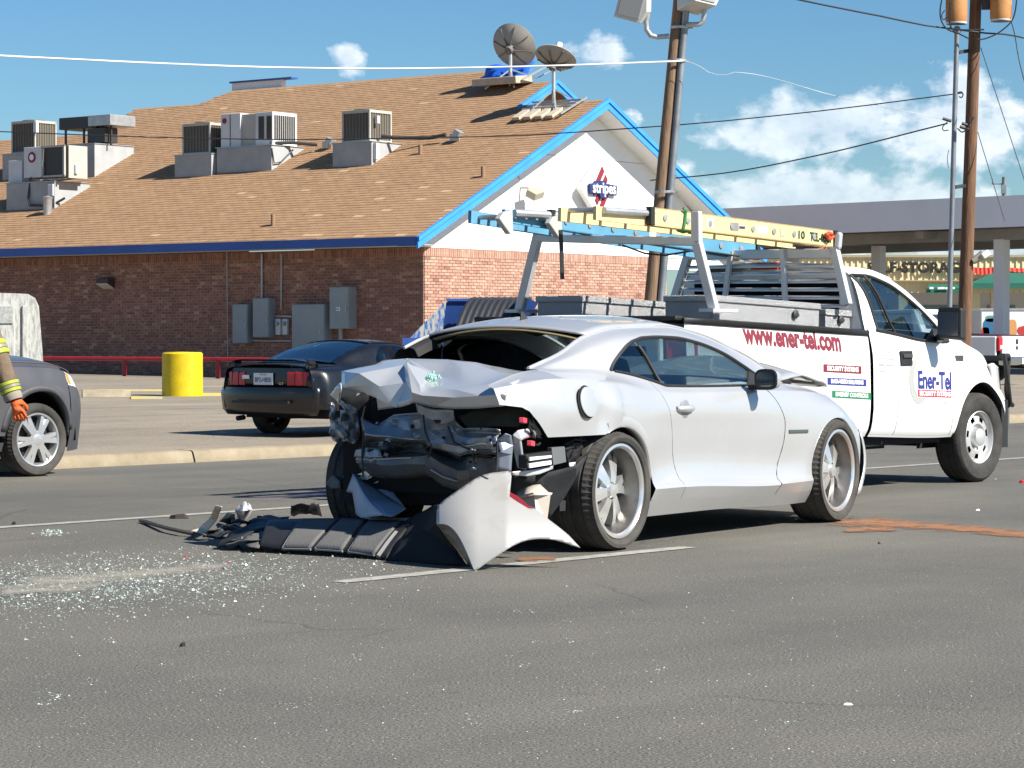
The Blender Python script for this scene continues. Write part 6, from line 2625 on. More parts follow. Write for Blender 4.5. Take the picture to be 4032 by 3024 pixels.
SS.bridge('hood', M_SUV, suv, 5, 2.35, 3.62, crown=0.08, bow=(0.0, 0.08))
SS.bridge('roof', M_SUV, suv, 7, -0.85, 1.35, crown=0.05)
SS.bridge('windshield', M_GLASSC, suv, 7, 1.36, 2.40, crown=0.05, bow=(-0.04, 0.12), solid=0)
SS.panel('roof_rail', M_SUV, suv, 6, 7, -0.88, 2.40, 30, 4, gap=0)
SS.panel('window', M_GLASS, suv, 5.03, 5.97, -0.7, ('v', pchip([(5, 2.2), (6, 2.2)])), 24, 6, off=-0.01, solid=0)
SS.panel('door_pillar', M_BLKP, suv, 5, 6, 1.33, 1.42, 3, 6, gap=0)
SS.panel('tail_pillar', M_SUV, suv, 5, 6, -0.88, -0.66, 3, 6, gap=0)
mb = MB()
mb.grid([[(-0.9, sg_ * w, z) for sg_ in (-1, -0.5, 0, 0.5, 1)] for z, w in ((0.35, 0.82), (0.7, 0.9), (1.05, 0.86), (1.15, 0.8), (1.5, 0.66), (1.57, 0.56))])
mb.build('tailgate', M_SUV, suv, solid=0.02)
mb = MB()
mb.grid([[(3.69 + 0.07 * (1 - sg_ * sg_), sg_ * w, z) for sg_ in (-1, -0.6, -0.2, 0.2, 0.6, 1)] for z, w in ((0.24, 0.66), (0.4, 0.70), (0.62, 0.72), (0.74, 0.70), (0.85, 0.6))])
mb.build('nose', M_CLAD, suv, smooth=40, solid=0.02)
mb = MB()
mb.box((3.765, 0, 0.68), (0.03, 0.9, 0.2))
mb.build('grille', M_CHROME, suv, bevel=0.02)
mb = MB()
mb.box((1.4, 0, 0.45), (4.0, 1.4, 0.36))
mb.box((0.9, 0, 0.75), (3.0, 1.6, 0.3))
mb.build('chassis', M_UNDER, suv)
for cx, cz, R in (AF, AR):
    for sg in (-1, 1):
        mb = MB()
        mb.grid([[(cx + (R + 0.01) * math.cos(a), sg * 0.87, cz + (R + 0.01) * math.sin(a)), (cx + (R + 0.01) * math.cos(a), sg * 0.55, cz + (R + 0.01) * math.sin(a))] for a in np.linspace(-0.1, math.pi + 0.1, 16)])
        mb.add([(cx - R, sg * 0.55, 0.2), (cx + R, sg * 0.55, 0.2), (cx + R, sg * 0.55, cz + R), (cx - R, sg * 0.55, cz + R)], [(0, 1, 2, 3)])
        mb.build('wheel_liner', M_UNDER, suv, fix=False)
M_SW = mat('bright_alloy', (0.66, 0.66, 0.65), 0.28, metal=0.75)
for x in (2.86, 0.0):
    for sg in (-1, 1):
        wheel(suv, x, sg * 0.875, 0.333, 0.245, 0.225, 'six', sg, spin=0.35, mr=M_SW)
seat(suv, 1.3, -0.4, 0.65)
seat(suv, 1.3, 0.4, 0.65)
for sg in (-1, 1):
    mb = MB()
    mb.ball((2.1, sg * 0.99, 1.12), 0.11, 12, 8, (0.6, 1.0, 0.8))
    mb.build('mirror', M_SUV, suv, smooth=50)
    mb = MB()
    mb.box(SS.at(1.5, 0.92, sg, 0.015), (0.2, 0.03, 0.035))
    mb.box(SS.at(0.7, 0.93, sg, 0.015), (0.2, 0.03, 0.035))
    mb.build('door_handle', M_SUV, suv, bevel=0.01)

for o in [c for c in suv.children] :
    if not o.name.startswith('wheel.') and o.name != 'wheel' and o.type == 'MESH' and 'liner' not in o.name:
        for v in o.data.vertices:
            if v.co.x > 3.0:
                v.co.x = 3.0 + (v.co.x - 3.0) * 0.68
# ------------------------------------------------------------------ black coupe parked on the lot
pm = lotpt(1052, 1703)
MF = Frame((0, 0), 37)
pm = lotpt(1084, 1705)
mo = pm - MF.l * 0.66
MF = Frame((mo.x, mo.y, lotz(mo)), 37)
mus = thing('coupe', 'black two-door coupe with a rear wing and red tail lamps, parked on the lot', 'car', MF.o, MF.rz)
mus.scale = (0.88, 1.02, 0.91)
MW[mus.name] = Matrix.LocRotScale(Vector(mus.location), Euler(mus.rotation_euler), Vector(mus.scale))
M_BK = paint('black_paint', (0.004, 0.0045, 0.006), 0.0, 0.22, 0.12, dcol=(0.02, 0.018, 0.017), coat=0.5)
# lines, in a car 4.4 m long with its rear axle at x = 0
MS = Shell([
    ([(-0.98, 0.30), (-0.6, 0.25), (0.4, 0.19), (2.2, 0.18), (3.2, 0.22), (3.45, 0.26)], [(-0.98, 0.66), (-0.8, 0.80), (0, 0.83), (2.5, 0.83), (3.2, 0.74), (3.45, 0.5)]),
    ([(-0.98, 0.38), (0.4, 0.30), (2.2, 0.29), (3.45, 0.36)], [(-0.98, 0.70), (-0.8, 0.84), (0, 0.87), (2.5, 0.87), (3.2, 0.78), (3.45, 0.52)]),
    ([(-0.98, 0.56), (0.4, 0.52), (2.2, 0.48), (3.45, 0.48)], [(-0.98, 0.72), (-0.8, 0.85), (0, 0.89), (1.2, 0.86), (2.5, 0.88), (3.2, 0.80), (3.45, 0.54)]),
    ([(-0.98, 0.76), (0.4, 0.74), (2.2, 0.68), (3.45, 0.60)], [(-0.98, 0.70), (-0.8, 0.83), (0, 0.87), (1.2, 0.83), (2.5, 0.85), (3.2, 0.76), (3.45, 0.52)]),
    ([(-0.98, 0.90), (0.0, 0.90), (1.0, 0.84), (2.2, 0.80), (3.0, 0.74), (3.45, 0.66)], [(-0.98, 0.66), (-0.8, 0.76), (0, 0.80), (1.2, 0.79), (2.5, 0.77), (3.2, 0.66), (3.45, 0.46)]),
    ([(-0.98, 0.93), (-0.3, 0.95), (0.3, 0.91), (1.0, 0.87), (2.1, 0.84), (3.0, 0.78), (3.45, 0.68)], [(-0.98, 0.60), (-0.5, 0.66), (0.3, 0.72), (1.2, 0.745), (2.2, 0.72), (3.2, 0.58), (3.45, 0.42)]),
    ([(-0.4, 0.98), (0.1, 1.13), (0.5, 1.20), (0.9, 1.215), (1.3, 1.16), (1.95, 0.86)], [(-0.4, 0.60), (0.5, 0.58), (1.3, 0.59), (1.95, 0.70)]),
    ([(-0.4, 0.99), (0.1, 1.16), (0.55, 1.245), (0.9, 1.25), (1.35, 1.19), (2.1, 0.86)], [(-0.4, 0.56), (0.5, 0.50), (1.3, 0.51), (2.1, 0.68)]),
], sharp=(1,))
AR, AF = (0.0, 0.31, 0.345), (2.4, 0.31, 0.345)
MS.panel('quarter_panel', M_BK, mus, 1, 5, -0.985, 0.78, 40, 14, arches=(AR,))
MS.panel('door', M_BK, mus, 1, 5, 0.78, 1.90, 16, 10)
MS.panel('sill', M_BK, mus, 0, 1, -0.3, 2.6, 30, 3, arches=(AR, AF))
MS.panel('fender', M_BK, mus, 1, 5, 1.90, 3.40, 36, 14, arches=(AF,))
MS.panel('roof_pillar', M_BK, mus, 5, 7, -0.38, ('v', pchip([(5, 0.42), (5.6, 0.45), (6, 0.62), (7, 0.62)])), 12, 8, gap=0)
MS.panel('roof_rail', M_BK, mus, 6, 7, 0.5, 2.05, 20, 4, gap=0)
MS.panel('quarter_window', M_GLASS, mus, 5.04, 5.96, ('v', pchip([(5, 0.42), (5.6, 0.45), (6, 0.62)])), ('v', pchip([(5, 0.74), (6, 0.78)])), 6, 6, off=-0.008, solid=0)
MS.panel('door_window', M_GLASS, mus, 5.04, 5.96, ('v', pchip([(5, 0.80), (6, 0.84)])), 1.93, 14, 6, off=-0.008, solid=0)
MS.bridge('roof', M_BK, mus, 7, 0.50, 1.22, crown=0.045, bow=(0.03, 0.05))
MS.bridge('rear_window', glass_mat('rear_glass_green', (0.08, 0.15, 0.13), 0.55), mus, 7, -0.40, 0.50, crown=0.045, bow=(0.10, -0.03), solid=0, inset=0.01)
MS.bridge('windshield', M_GLASSC, mus, 7, 1.23, 2.08, crown=0.045, bow=(-0.05, 0.12), solid=0)
MS.bridge('hood', M_BK, mus, 5, 2.0, 3.42, crown=0.07)
MS.bridge('trunk_lid', M_BK, mus, 5, -0.97, -0.38, crown=0.035, bow=(0.02, -0.10))
# rear face
mb = MB()
sec = [(0.29, 0.72, -0.90), (0.36, 0.775, -0.93), (0.58, 0.79, -0.95), (0.66, 0.785, -0.93), (0.665, 0.77, -0.91)]
mb.grid([[(x - 0.17 * (1 - abs(w) ** 2.6), w * y, z) for w in np.linspace(-1, 1, 25)] for z, y, x in sec])
bpz = mb.build('rear_bumper', M_BK, mus, smooth=40, solid=0.02)
mb = MB()
mb.box((-1.13, 0, 0.47), (0.04, 0.9, 0.035))
mb.build('bumper_groove', M_BLKP, bpz)
mb = MB()
sec = [(0.64, 0.735, -0.97), (0.78, 0.715, -0.965), (0.92, 0.64, -0.955), (0.935, 0.61, -0.94)]
mb.grid([[(x - 0.06 * (1 - w * w), w * y, z) for w in np.linspace(-1, 1, 13)] for z, y, x in sec])
mb.build('rear_panel', M_BK, mus, smooth=40, solid=0.02)
for sg in (-1, 1):
    for k in range(3):
        y0, y1 = 0.34 + 0.118 * k, 0.34 + 0.118 * k + 0.108
        mb = MB()
        q = []
        for y in (y0, y1):
            w = y / 0.69
            xx = -0.96 - 0.06 * (1 - w * w) - 0.018 + (0.02 if y > 0.6 else 0)
            q.append((xx, sg * y))
        mb.prism([(q[0][0], q[0][1], 0.685), (q[1][0], q[1][1], 0.69), (q[1][0] + 0.01, q[1][1], 0.86), (q[0][0] + 0.005, q[0][1], 0.875)], (0.03, 0, 0))
        mb.build('tail_light', M_LAMPR, mus, bevel=0.006)
    mb = MB()
    mb.ball((1.72, sg * 0.86, 0.93), 0.10, 12, 8, (0.7, 1.0, 0.7))
    mb.build('mirror', M_BK, mus, smooth=50)
M_PLATE = mat('plate_white', (0.72, 0.73, 0.74), 0.5)
mb = MB()
mb.box((-1.045, 0.02, 0.775), (0.012, 0.31, 0.16))
pl_ = mb.build('number_plate', M_PLATE, mus, bevel=0.004)
mb = MB()
tfit(mb, 'BP2-H850', (-1.053, 0.15, 0.735), (0, -1, 0), (0, 0, 1), 0.06, 0.26, depth=0, bold=0.002)
tfit(mb, 'TEXAS', (-1.053, 0.08, 0.822), (0, -1, 0), (0, 0, 1), 0.022, 0.12, depth=0)
mb.build('plate_number', mat('plate_ink', (0.05, 0.07, 0.16), 0.6), pl_, fix=False)
mb = MB()
mb.box((-1.03, 0.315, 0.80), (0.012, 0.11, 0.05))
mb.build('sticker', M_WL, mus)
mb = MB()
tfit(mb, 'GT', (-1.04, -0.22, 0.70), (0, -1, 0), (0, 0, 1), 0.03, 0.08, depth=0)
mb.build('badge', M_CHROME, mus, fix=False)
mb = MB()
rows = []
for w in np.linspace(-1, 1, 17):
    x = -0.93 - 0.05 * (1 - w * w) + 0.05 * abs(w) ** 6
    z = 1.015 - 0.06 * abs(w) ** 8
    rows.append([(x, w * 0.64, z), (x - 0.06, w * 0.64, z + 0.022), (x + 0.08, w * 0.64, z + 0.022), (x + 0.12, w * 0.64, z - 0.012), (x, w * 0.64, z)])
mb.grid(rows)
for y in (-0.6, 0.6):
    mb.box((-0.87, y, 0.965), (0.14, 0.05, 0.09))
mb.build('spoiler', M_BK, mus, smooth=40)
for cx, cz, R in (AF, AR):
    for sg in (-1, 1):
        wheel(mus, cx, sg * 0.82, 0.308, 0.21, 0.225, 'five', sg)
mb = MB()
mb.box((1.2, 0, 0.36), (3.6, 1.3, 0.24))
mb.box((0.95, 0, 0.62), (1.8, 1.55, 0.3))
mb.tube([(-0.9, 0.45, 0.25), (-1.02, 0.46, 0.24)], 0.035)
mb.build('chassis', M_UNDER, mus)
seat(mus, 0.85, -0.36, 0.42)
seat(mus, 0.85, 0.36, 0.42)
for cx, cz, R in (AF, AR):
    for sg in (-1, 1):
        MS.lip('arch_lip', M_BK, mus, cx, cz, R, 0, 180, sides=(sg,))

# ------------------------------------------------------------------ far white pickup, and the trucks at the storage yard
PF = Frame((0, 0), -24)
q = lotpt(3960, 1500)
p0 = atY(3922, 1400, 62)
PF = Frame((p0.x, p0.y, 0.2), -52)
fo = PF.o - PF.l * -0.9
far = thing('pickup_truck', 'white pickup with red tail lamps seen from behind at the right edge', 'pickup', PF.o + Vector((0, 0, 0)), PF.rz)
# local: x forward, y left; left rear corner at the origin
mb = MB()
mb.box((0.95, -0.02, 0.86), (1.9, 0.06, 0.52))
mb.box((0.95, -1.84, 0.86), (1.9, 0.06, 0.52))
mb.build('bed_side', M_WP, far, bevel=0.03)
mb = MB()
mb.box((-0.03, -0.93, 0.87), (0.07, 1.42, 0.5))
mb.build('tailgate', M_WP, far, bevel=0.02)
mb = MB()
mb.box((-0.07, -0.93, 0.99), (0.02, 0.12, 0.12))
mb.lathe([(0, 0), (0.05, 0), (0.05, 0.015), (0, 0.016)], 14, (-0.065, -0.93, 0.84), (-1, 0, 0))
mb.build('tailgate_handle', M_DKMET, far)
for y in (-0.11, -1.75):
    mb = MB()
    mb.box((-0.02, y, 0.93), (0.12, 0.2, 0.33))
    l_ = mb.build('tail_light', M_LAMPR, far, bevel=0.03)
    mb = MB()
    mb.box((-0.083, y, 0.86), (0.01, 0.12, 0.09))
    mb.build('reverse_lens', M_LAMPC, l_)
mb = MB()
mb.box((-0.17, -0.93, 0.53), (0.2, 1.9, 0.2))
bp_ = mb.build('rear_bumper', M_CHROME, far, bevel=0.03)
mb = MB()
mb.box((-0.28, -0.93, 0.53), (0.01, 0.3, 0.14))
mb.build('number_plate', M_PLATE, bp_)
mb = MB()
mb.prism([(0.0, -1.8, 1.11), (0, -0.05, 1.11), (2.0, -0.05, 1.18), (2.0, -1.8, 1.18)], (0, 0, 0.03))
mb.build('bed_cover', mat('cover_dark_red', (0.05, 0.01, 0.015), 0.5), far)
mb = MB()
mb.prism([(1.95, 0, 0.5), (5.3, 0, 0.5), (5.3, 0, 1.0), (4.1, 0, 1.12), (3.5, 0, 1.75), (2.2, 0, 1.78), (1.95, 0, 1.2)], (0, -1.86, 0))
mb.build('cab', M_WP, far, bevel=0.05)
mb = MB()
mb.prism([(2.2, 0.01, 1.2), (3.8, 0.01, 1.2), (3.45, 0.01, 1.66), (2.3, 0.01, 1.68)], (0, -1.88, 0))
mb.box((2.05, -0.93, 1.48), (0.04, 1.4, 0.36), rot=(0, 0.35, 0))
mb.build('window', MATS['dark_glass'], far)
for x in (0.95, 4.35):
    for y, sg in ((-0.02, 1), (-1.84, -1)):
        wheel(far, x, y, 0.36, 0.22, 0.25, 'five', sg)
mb = MB()
mb.box((2.4, -0.93, 0.5), (5.0, 1.5, 0.2))
mb.tube([(-0.3, -0.93, 0.38), (0.4, -0.93, 0.4)], 0.04)
mb.build('chassis', M_UNDER, far)


def yard_truck(label, cat, ua, ub, v0, v1, Y, paints, cab=False):
    a_, c_ = atY(ua, v1, Y), atY(ub, v0, Y)
    w, h = c_.x - a_.x, c_.z - 0.3
    t = thing('box_trailer' if not cab else 'box_truck', label, cat, ((a_.x + c_.x) / 2, Y, 0.3), 0)
    q = MB()
    q.box((0, 1.1, (h + 0.7) / 2), (w, 2.2, h - 0.7))
    q.build('cargo_box', M_WP, t, bevel=0.04)
    q = MB()
    q.box((0, 1.1, h + 0.02), (w + 0.06, 2.26, 0.08))
    q.build('roof_edge', M_BRUSH, t)
    for (x0, x1, z0, z1, m) in paints:
        q = MB()
        n = 8
        q.prism([(lerp(x0, x1, 0.5 + 0.5 * math.copysign(abs(math.cos(k * math.pi / n)) ** 0.6, math.cos(k * math.pi / n))), -0.012, lerp(z0, z1, 0.5 + 0.5 * math.copysign(abs(math.sin(k * math.pi / n)) ** 0.6, math.sin(k * math.pi / n)))) for k in range(2 * n)], (0, 0.01, 0))
        q.build('side_print', m, t)
    for x in (-w * 0.3, w * 0.3):
        for y, sg in ((0.05, -1), (2.15, 1)):
            wheel(t, x, y, 0.4, 0.22, 0.24, 'five', sg)
    if cab:
        q = MB()
        q.box((w / 2 + 0.8, 1.1, 1.15), (1.6, 1.9, 1.3), taper=0.8)
        q.build('cab', M_WP, t, bevel=0.1)
    q = MB()
    q.box((0, 1.1, 0.55), (w * 0.95, 1.4, 0.25))
    q.build('chassis', M_UNDER, t)
    return t


M_ART = [mat('art_blue', (0.03, 0.13, 0.26), 0.5), mat('art_orange', (0.55, 0.27, 0.10), 0.5), mat('art_red', (0.45, 0.04, 0.03), 0.5), mat('art_teal', (0.10, 0.26, 0.24), 0.5)]
yard_truck('white rental trailer with blue, orange and red painted side, beyond the right canopy column', 'trailer', 3862, 4300, 1220, 1310, 100,
           [(-2.05, -1.2, 1.0, 1.75, M_ART[0]), (-2.1, -1.8, 1.0, 1.4, M_ART[2]), (-1.95, -1.5, 1.6, 1.85, M_ART[3]), (-1.1, -0.75, 0.85, 1.7, M_ART[1]), (-0.75, 2.0, 1.05, 1.5, M_ART[2])])
# ------------------------------------------------------------------ wrecked silver coupe
from mathutils import noise as mnoise
import bmesh
CF = Frame((-0.1718, 15.956), 33.3)
car = thing('wrecked_coupe', 'silver two-door coupe with its rear end crushed and deep chrome wheels', 'car', CF.o, CF.rz)
M_SIL = paint('silver_paint', (0.54, 0.545, 0.55), 0.48, 0.26, 0.35, dcol=(0.41, 0.39, 0.355))
M_CRUSH = mat('crushed_metal', (0.20, 0.21, 0.225), 0.33, metal=0.5, col2=(0.42, 0.435, 0.46), vscale=5)
M_CLOTH = mat('trunk_cloth', (0.05, 0.052, 0.04), 0.95, var=0.2, vscale=12)
M_LINER = mat('torn_liner_pale', (0.40, 0.46, 0.55), 0.5, var=0.12, vscale=5)
CX = [-1.15, -0.57, -0.235, 0.11, 0.55, 0.75, 1.7, 2.05, 2.5, 2.94, 3.2, 3.42, 3.8]


def T(*v):
    return list(zip(CX, v))


CS = Shell([
    ([(-1.1, 0.30), (0.35, 0.172), (1.2, 0.17), (2.4, 0.148), (3.8, 0.17)], [(-1.1, 0.80), (0.4, 0.87), (2.4, 0.87), (3.3, 0.84), (3.8, 0.62)]),
    ([(-1.1, 0.36), (0.35, 0.275), (0.84, 0.266), (2.4, 0.228), (3.8, 0.25)], [(-1.1, 0.84), (0.4, 0.925), (2.4, 0.922), (3.3, 0.885), (3.8, 0.66)]),
    ([(-1.1, 0.42), (0.45, 0.345), (0.75, 0.345), (2.06, 0.298), (2.6, 0.30), (3.8, 0.34)], [(-1.1, 0.86), (0.3, 0.945), (0.6, 0.966), (2.1, 0.964), (2.6, 0.948), (3.3, 0.91), (3.8, 0.68)]),
    ([(-1.1, 0.50), (0.45, 0.385), (0.78, 0.412), (2.06, 0.345), (2.6, 0.345), (3.8, 0.40)], [(-1.1, 0.87), (0.3, 0.942), (0.75, 0.914), (2.1, 0.914), (2.6, 0.936), (3.3, 0.915), (3.8, 0.69)]),
    ([(-1.1, 0.69), (0.5, 0.69), (2.2, 0.64), (3.8, 0.56)], [(-1.15, 0.84), (-0.68, 0.90), (-0.1, 0.952), (0.15, 0.955), (0.75, 0.918), (1.8, 0.912), (2.5, 0.935), (2.94, 0.95), (3.3, 0.915), (3.8, 0.68)]),
    ([(-1.1, 0.875), (-0.2, 0.87), (0.6, 0.83), (2.2, 0.80), (2.94, 0.78), (3.4, 0.66), (3.8, 0.60)], [(-1.15, 0.84), (-0.6, 0.925), (0, 0.955), (0.7, 0.925), (1.8, 0.915), (2.94, 0.925), (3.3, 0.88), (3.8, 0.62)]),
    ([(-1.15, 0.965), (-0.57, 1.02), (-0.235, 1.012), (0.11, 0.985), (0.55, 0.925), (0.75, 0.915), (1.7, 0.905), (2.05, 0.91), (2.5, 0.90), (2.94, 0.868), (3.2, 0.80), (3.42, 0.70), (3.8, 0.64)],
     [(-1.15, 0.79), (-0.57, 0.88), (0, 0.905), (0.7, 0.895), (2.0, 0.885), (2.94, 0.84), (3.3, 0.78), (3.8, 0.55)]),
    ([(-1.15, 0.985), (-0.47, 1.072), (0.0, 1.072), (0.2, 1.06), (0.685, 0.978), (0.76, 0.962), (1.86, 0.95), (2.3, 0.955), (2.6, 0.94), (3.2, 0.85), (3.8, 0.68)],
     [(-1.15, 0.73), (-0.47, 0.70), (0.0, 0.745), (0.2, 0.78), (0.7, 0.84), (1.86, 0.835), (2.3, 0.80), (3.0, 0.75), (3.8, 0.50)]),
    ([(-0.47, 1.074), (-0.1, 1.14), (0.2, 1.205), (0.45, 1.245), (0.7, 1.258), (0.86, 1.263), (1.086, 1.259), (1.362, 1.229), (1.665, 1.165), (1.936, 1.073), (2.085, 1.006), (2.2, 0.962), (2.4, 0.955)],
     [(-0.47, 0.665), (-0.1, 0.68), (0.3, 0.70), (1.2, 0.71), (1.9, 0.745), (2.2, 0.79), (2.4, 0.79)]),
    ([(-0.47, 1.076), (-0.095, 1.163), (0.217, 1.263), (0.61, 1.32), (1.18, 1.332), (1.576, 1.284), (1.905, 1.204), (2.2, 1.105), (2.42, 0.985)],
     [(-0.47, 0.625), (-0.1, 0.61), (0.2, 0.585), (0.6, 0.58), (1.2, 0.585), (1.9, 0.64), (2.42, 0.73)]),
], sharp=(2, 6))
AR = (0.055, 0.35, 0.385)
AF = (2.935, 0.345, 0.372)
DR = ('z', pchip([(0.27, 0.80), (0.406, 0.777), (0.52, 0.739), (0.719, 0.692), (0.908, 0.607), (0.984, 0.56)]))
DF = ('z', pchip([(0.249, 2.058), (0.4, 2.12), (0.567, 2.188), (0.688, 2.198), (0.80, 2.14), (0.872, 2.078), (0.934, 1.991)]))
QE = ('z', pchip([(0.69, -0.683), (0.814, -0.824), (0.868, -0.93), (0.876, -1.095), (0.969, -1.088), (1.013, -1.0), (1.07, -0.6)]))
DLO = pchip([(7, 0.20), (7.33, 0.272), (7.67, 0.40), (7.92, 0.565), (8, 0.69)])


def sideparts(sg):
    mb = MB()
    if sg < 0:
        CS.patch(mb, 4, 7, QE, 0.3, sg, 44, 22, arches=(AR,), gap=0.0)
        CS.patch(mb, 7, 9, -0.475, ('v', lambda v: DLO(min(v, 8)) if v <= 8 else 0.70), sg, 22, 14)
    else:       # the far corner is crushed forward: its panel starts well ahead of the tail
        CS.patch(mb, 4, 7, ('z', pchip([(0.69, -0.10), (1.07, 0.06)])), 0.3, sg, 20, 22, arches=(AR,), gap=0.0)
        CS.patch(mb, 7, 9, 0.04, ('v', lambda v: DLO(min(v, 8)) if v <= 8 else 0.70), sg, 16, 14)
    CS.patch(mb, 1, 7, 0.3, DR, sg, 22, 44, arches=(AR,), gap=0.0)
    # creases and dents left by the blow: shallow, deepest towards the tail
    for i, v in enumerate(mb.v):
        w = min(1, max(0, (0.05 - v.x) / 0.7))
        if w > 0 and v.z < 1.0:
            d = mnoise.noise(Vector((v.x * 4.2, v.z * 5.5, sg))) * 0.012 * w
            d -= 0.020 * math.exp(-((v.x + 0.16) / 0.08) ** 2 - ((v.z - 0.80) / 0.10) ** 2)
            d += 0.014 * math.exp(-((v.x + 0.02) / 0.10) ** 2 - ((v.z - 0.86) / 0.12) ** 2)
            mb.v[i] = v + Vector((0, sg * d, 0))
    used = sorted({k for f in mb.f for k in f})
    re_ = {k: i for i, k in enumerate(used)}
    mb.v = [mb.v[k] for k in used]
    mb.f = [tuple(re_[k] for k in f) for f in mb.f]
    mb.build('quarter_panel', M_SIL, car, smooth=30, fix=False, weld=0.0008)


for sg in (-1, 1):
    sideparts(sg)
CS.panel('door', M_SIL, car, 1, 7, DR, DF, 30, 26, gap=0.004, smooth=30)
CS.panel('sill', M_SIL, car, 0, 1, 0.30, 2.60, 40, 4, arches=(AR, AF), gap=0.0)
CS.panel('fender', M_SIL, car, 1, 7, DF, 3.36, 46, 30, arches=(AF,), gap=0.004, smooth=30)
CS.panel('roof_rail', M_SIL, car, 8, 9, 0.62, 2.42, 40, 5, gap=0.0)
CS.lip('arch_lip', M_SIL, car, *AR, 8, 115, depth=0.05)
CS.lip('arch_lip', M_SIL, car, *AF, 4, 172, depth=0.05)
# bright bead left where the lip is rolled
for (cx, cz, R), a0 in ((AR, 5), (AF, 5)):
    mb = MB()
    mb.grid([[CS.at(cx + r * math.cos(a), cz + r * math.sin(a), -1, o_) for a in np.linspace(rad(a0 + 4), rad(112 if cx < 1 else 172), 30)] for r, o_ in ((R - 0.001, 0.002), (R + 0.018, 0.007), (R + 0.055, 0.001))])
    mid_ = math.pi * 0.34
    for i_, v_ in enumerate(mb.v):
        a_ = math.atan2(v_.z - cz, v_.x - cx)
        f_ = min(1, max(0, (rad(112) - a_) / 0.5))
        base_ = CS.at(v_.x, v_.z, -1, 0.0).y
        mb.v[i_] = Vector((v_.x, lerp(base_ + 0.004, v_.y, f_), v_.z))
    if cx < 1:
        mb.build('arch_flare', M_SIL, car, smooth=60)
CS.bridge('roof', M_SIL, car, 9, 0.24, 1.50, crown=lambda x: 0.062, bow=(0.05, 0.07), nu=24)
CS.bridge('windshield', M_GLASSC, car, 9, 1.52, 2.42, crown=0.05, bow=(-0.05, 0.12), solid=0, inset=0.008)
mb = MB()
rows = []
for k in range(17):
    w = -1 + 2 * k / 16
    x = 0.235 - 0.05 * (1 - w * w)
    p = CS.pt(0.235, 9)
    z = p.z + 0.062 * (1 - w * w)
    rows.append([(x - 0.004, w * 0.54, z - 0.012), (x + 0.008, w * 0.52, z - 0.018)])
mb.grid(rows)
mb.build('roof_header', mat('header_tan', (0.26, 0.20, 0.10), 0.8), car, solid=0.01)
for sg in (-1, 1):
    mb = MB()
    rows = []
    for x in np.linspace(-0.47 if sg < 0 else 0.04, 0.24, 12):
        p = CS.pt(x, 9, sg)
        rows.append([p + Vector((0, 0, -0.002)), p + Vector((0.01, -sg * 0.045, -0.022)), p + Vector((0.03, -sg * 0.06, -0.07))])
    mb.grid(rows)
    mb.build('rear_window_seal', M_BLKP, car, solid=0.008)
mb = MB()
for k in range(40):
    t = RND.random()
    x = lerp(-0.47, 0.2, t)
    p = CS.pt(x, 9, -1) + Vector((RND.uniform(0, 0.03), RND.uniform(0.04, 0.075), RND.uniform(-0.05, -0.015)))
    s_ = RND.uniform(0.004, 0.012)
    mb.add([p, p + Vector((s_, s_, 0)), p + Vector((0, s_, s_ * 1.4))], [(0, 1, 2)])
o = mb.build('glass_fragments', M_CRUMB, car, fix=False)
o['kind'] = 'stuff'
M_TRIMD = mat('trim_charcoal', (0.03, 0.03, 0.032), 0.9)
mb = MB()
rows = []
for i in range(13):
    x = lerp(0.26, 1.5, i / 12)
    p = CS.pt(x, 9)
    rows.append([(x, w * (-p.y - 0.02), p.z - 0.03 + 0.06 * (1 - w * w)) for w in np.linspace(-1, 1, 9)])
mb.grid(rows)
mb.build('headliner', M_TRIMD, car, fix=False, solid=0.004)
for sg in (-1, 1):
    mb = MB()
    CS.patch(mb, 7.0, 8.95, -0.46 if sg < 0 else 0.05, ('v', lambda v: DLO(min(v, 8)) - 0.01), sg, 10, 8, off=-0.03)
    mb.build('pillar_trim', M_TRIMD, car, fix=False)
    mb = MB()
    mb.tube([CS.pt(x, 9, sg, -0.004) + Vector((0, 0, 0.002)) for x in np.linspace(-0.46 if sg < 0 else 0.0, 2.3, 40)], 0.011, 6)
    mb.build('drip_rail', M_SIL, car, smooth=60)
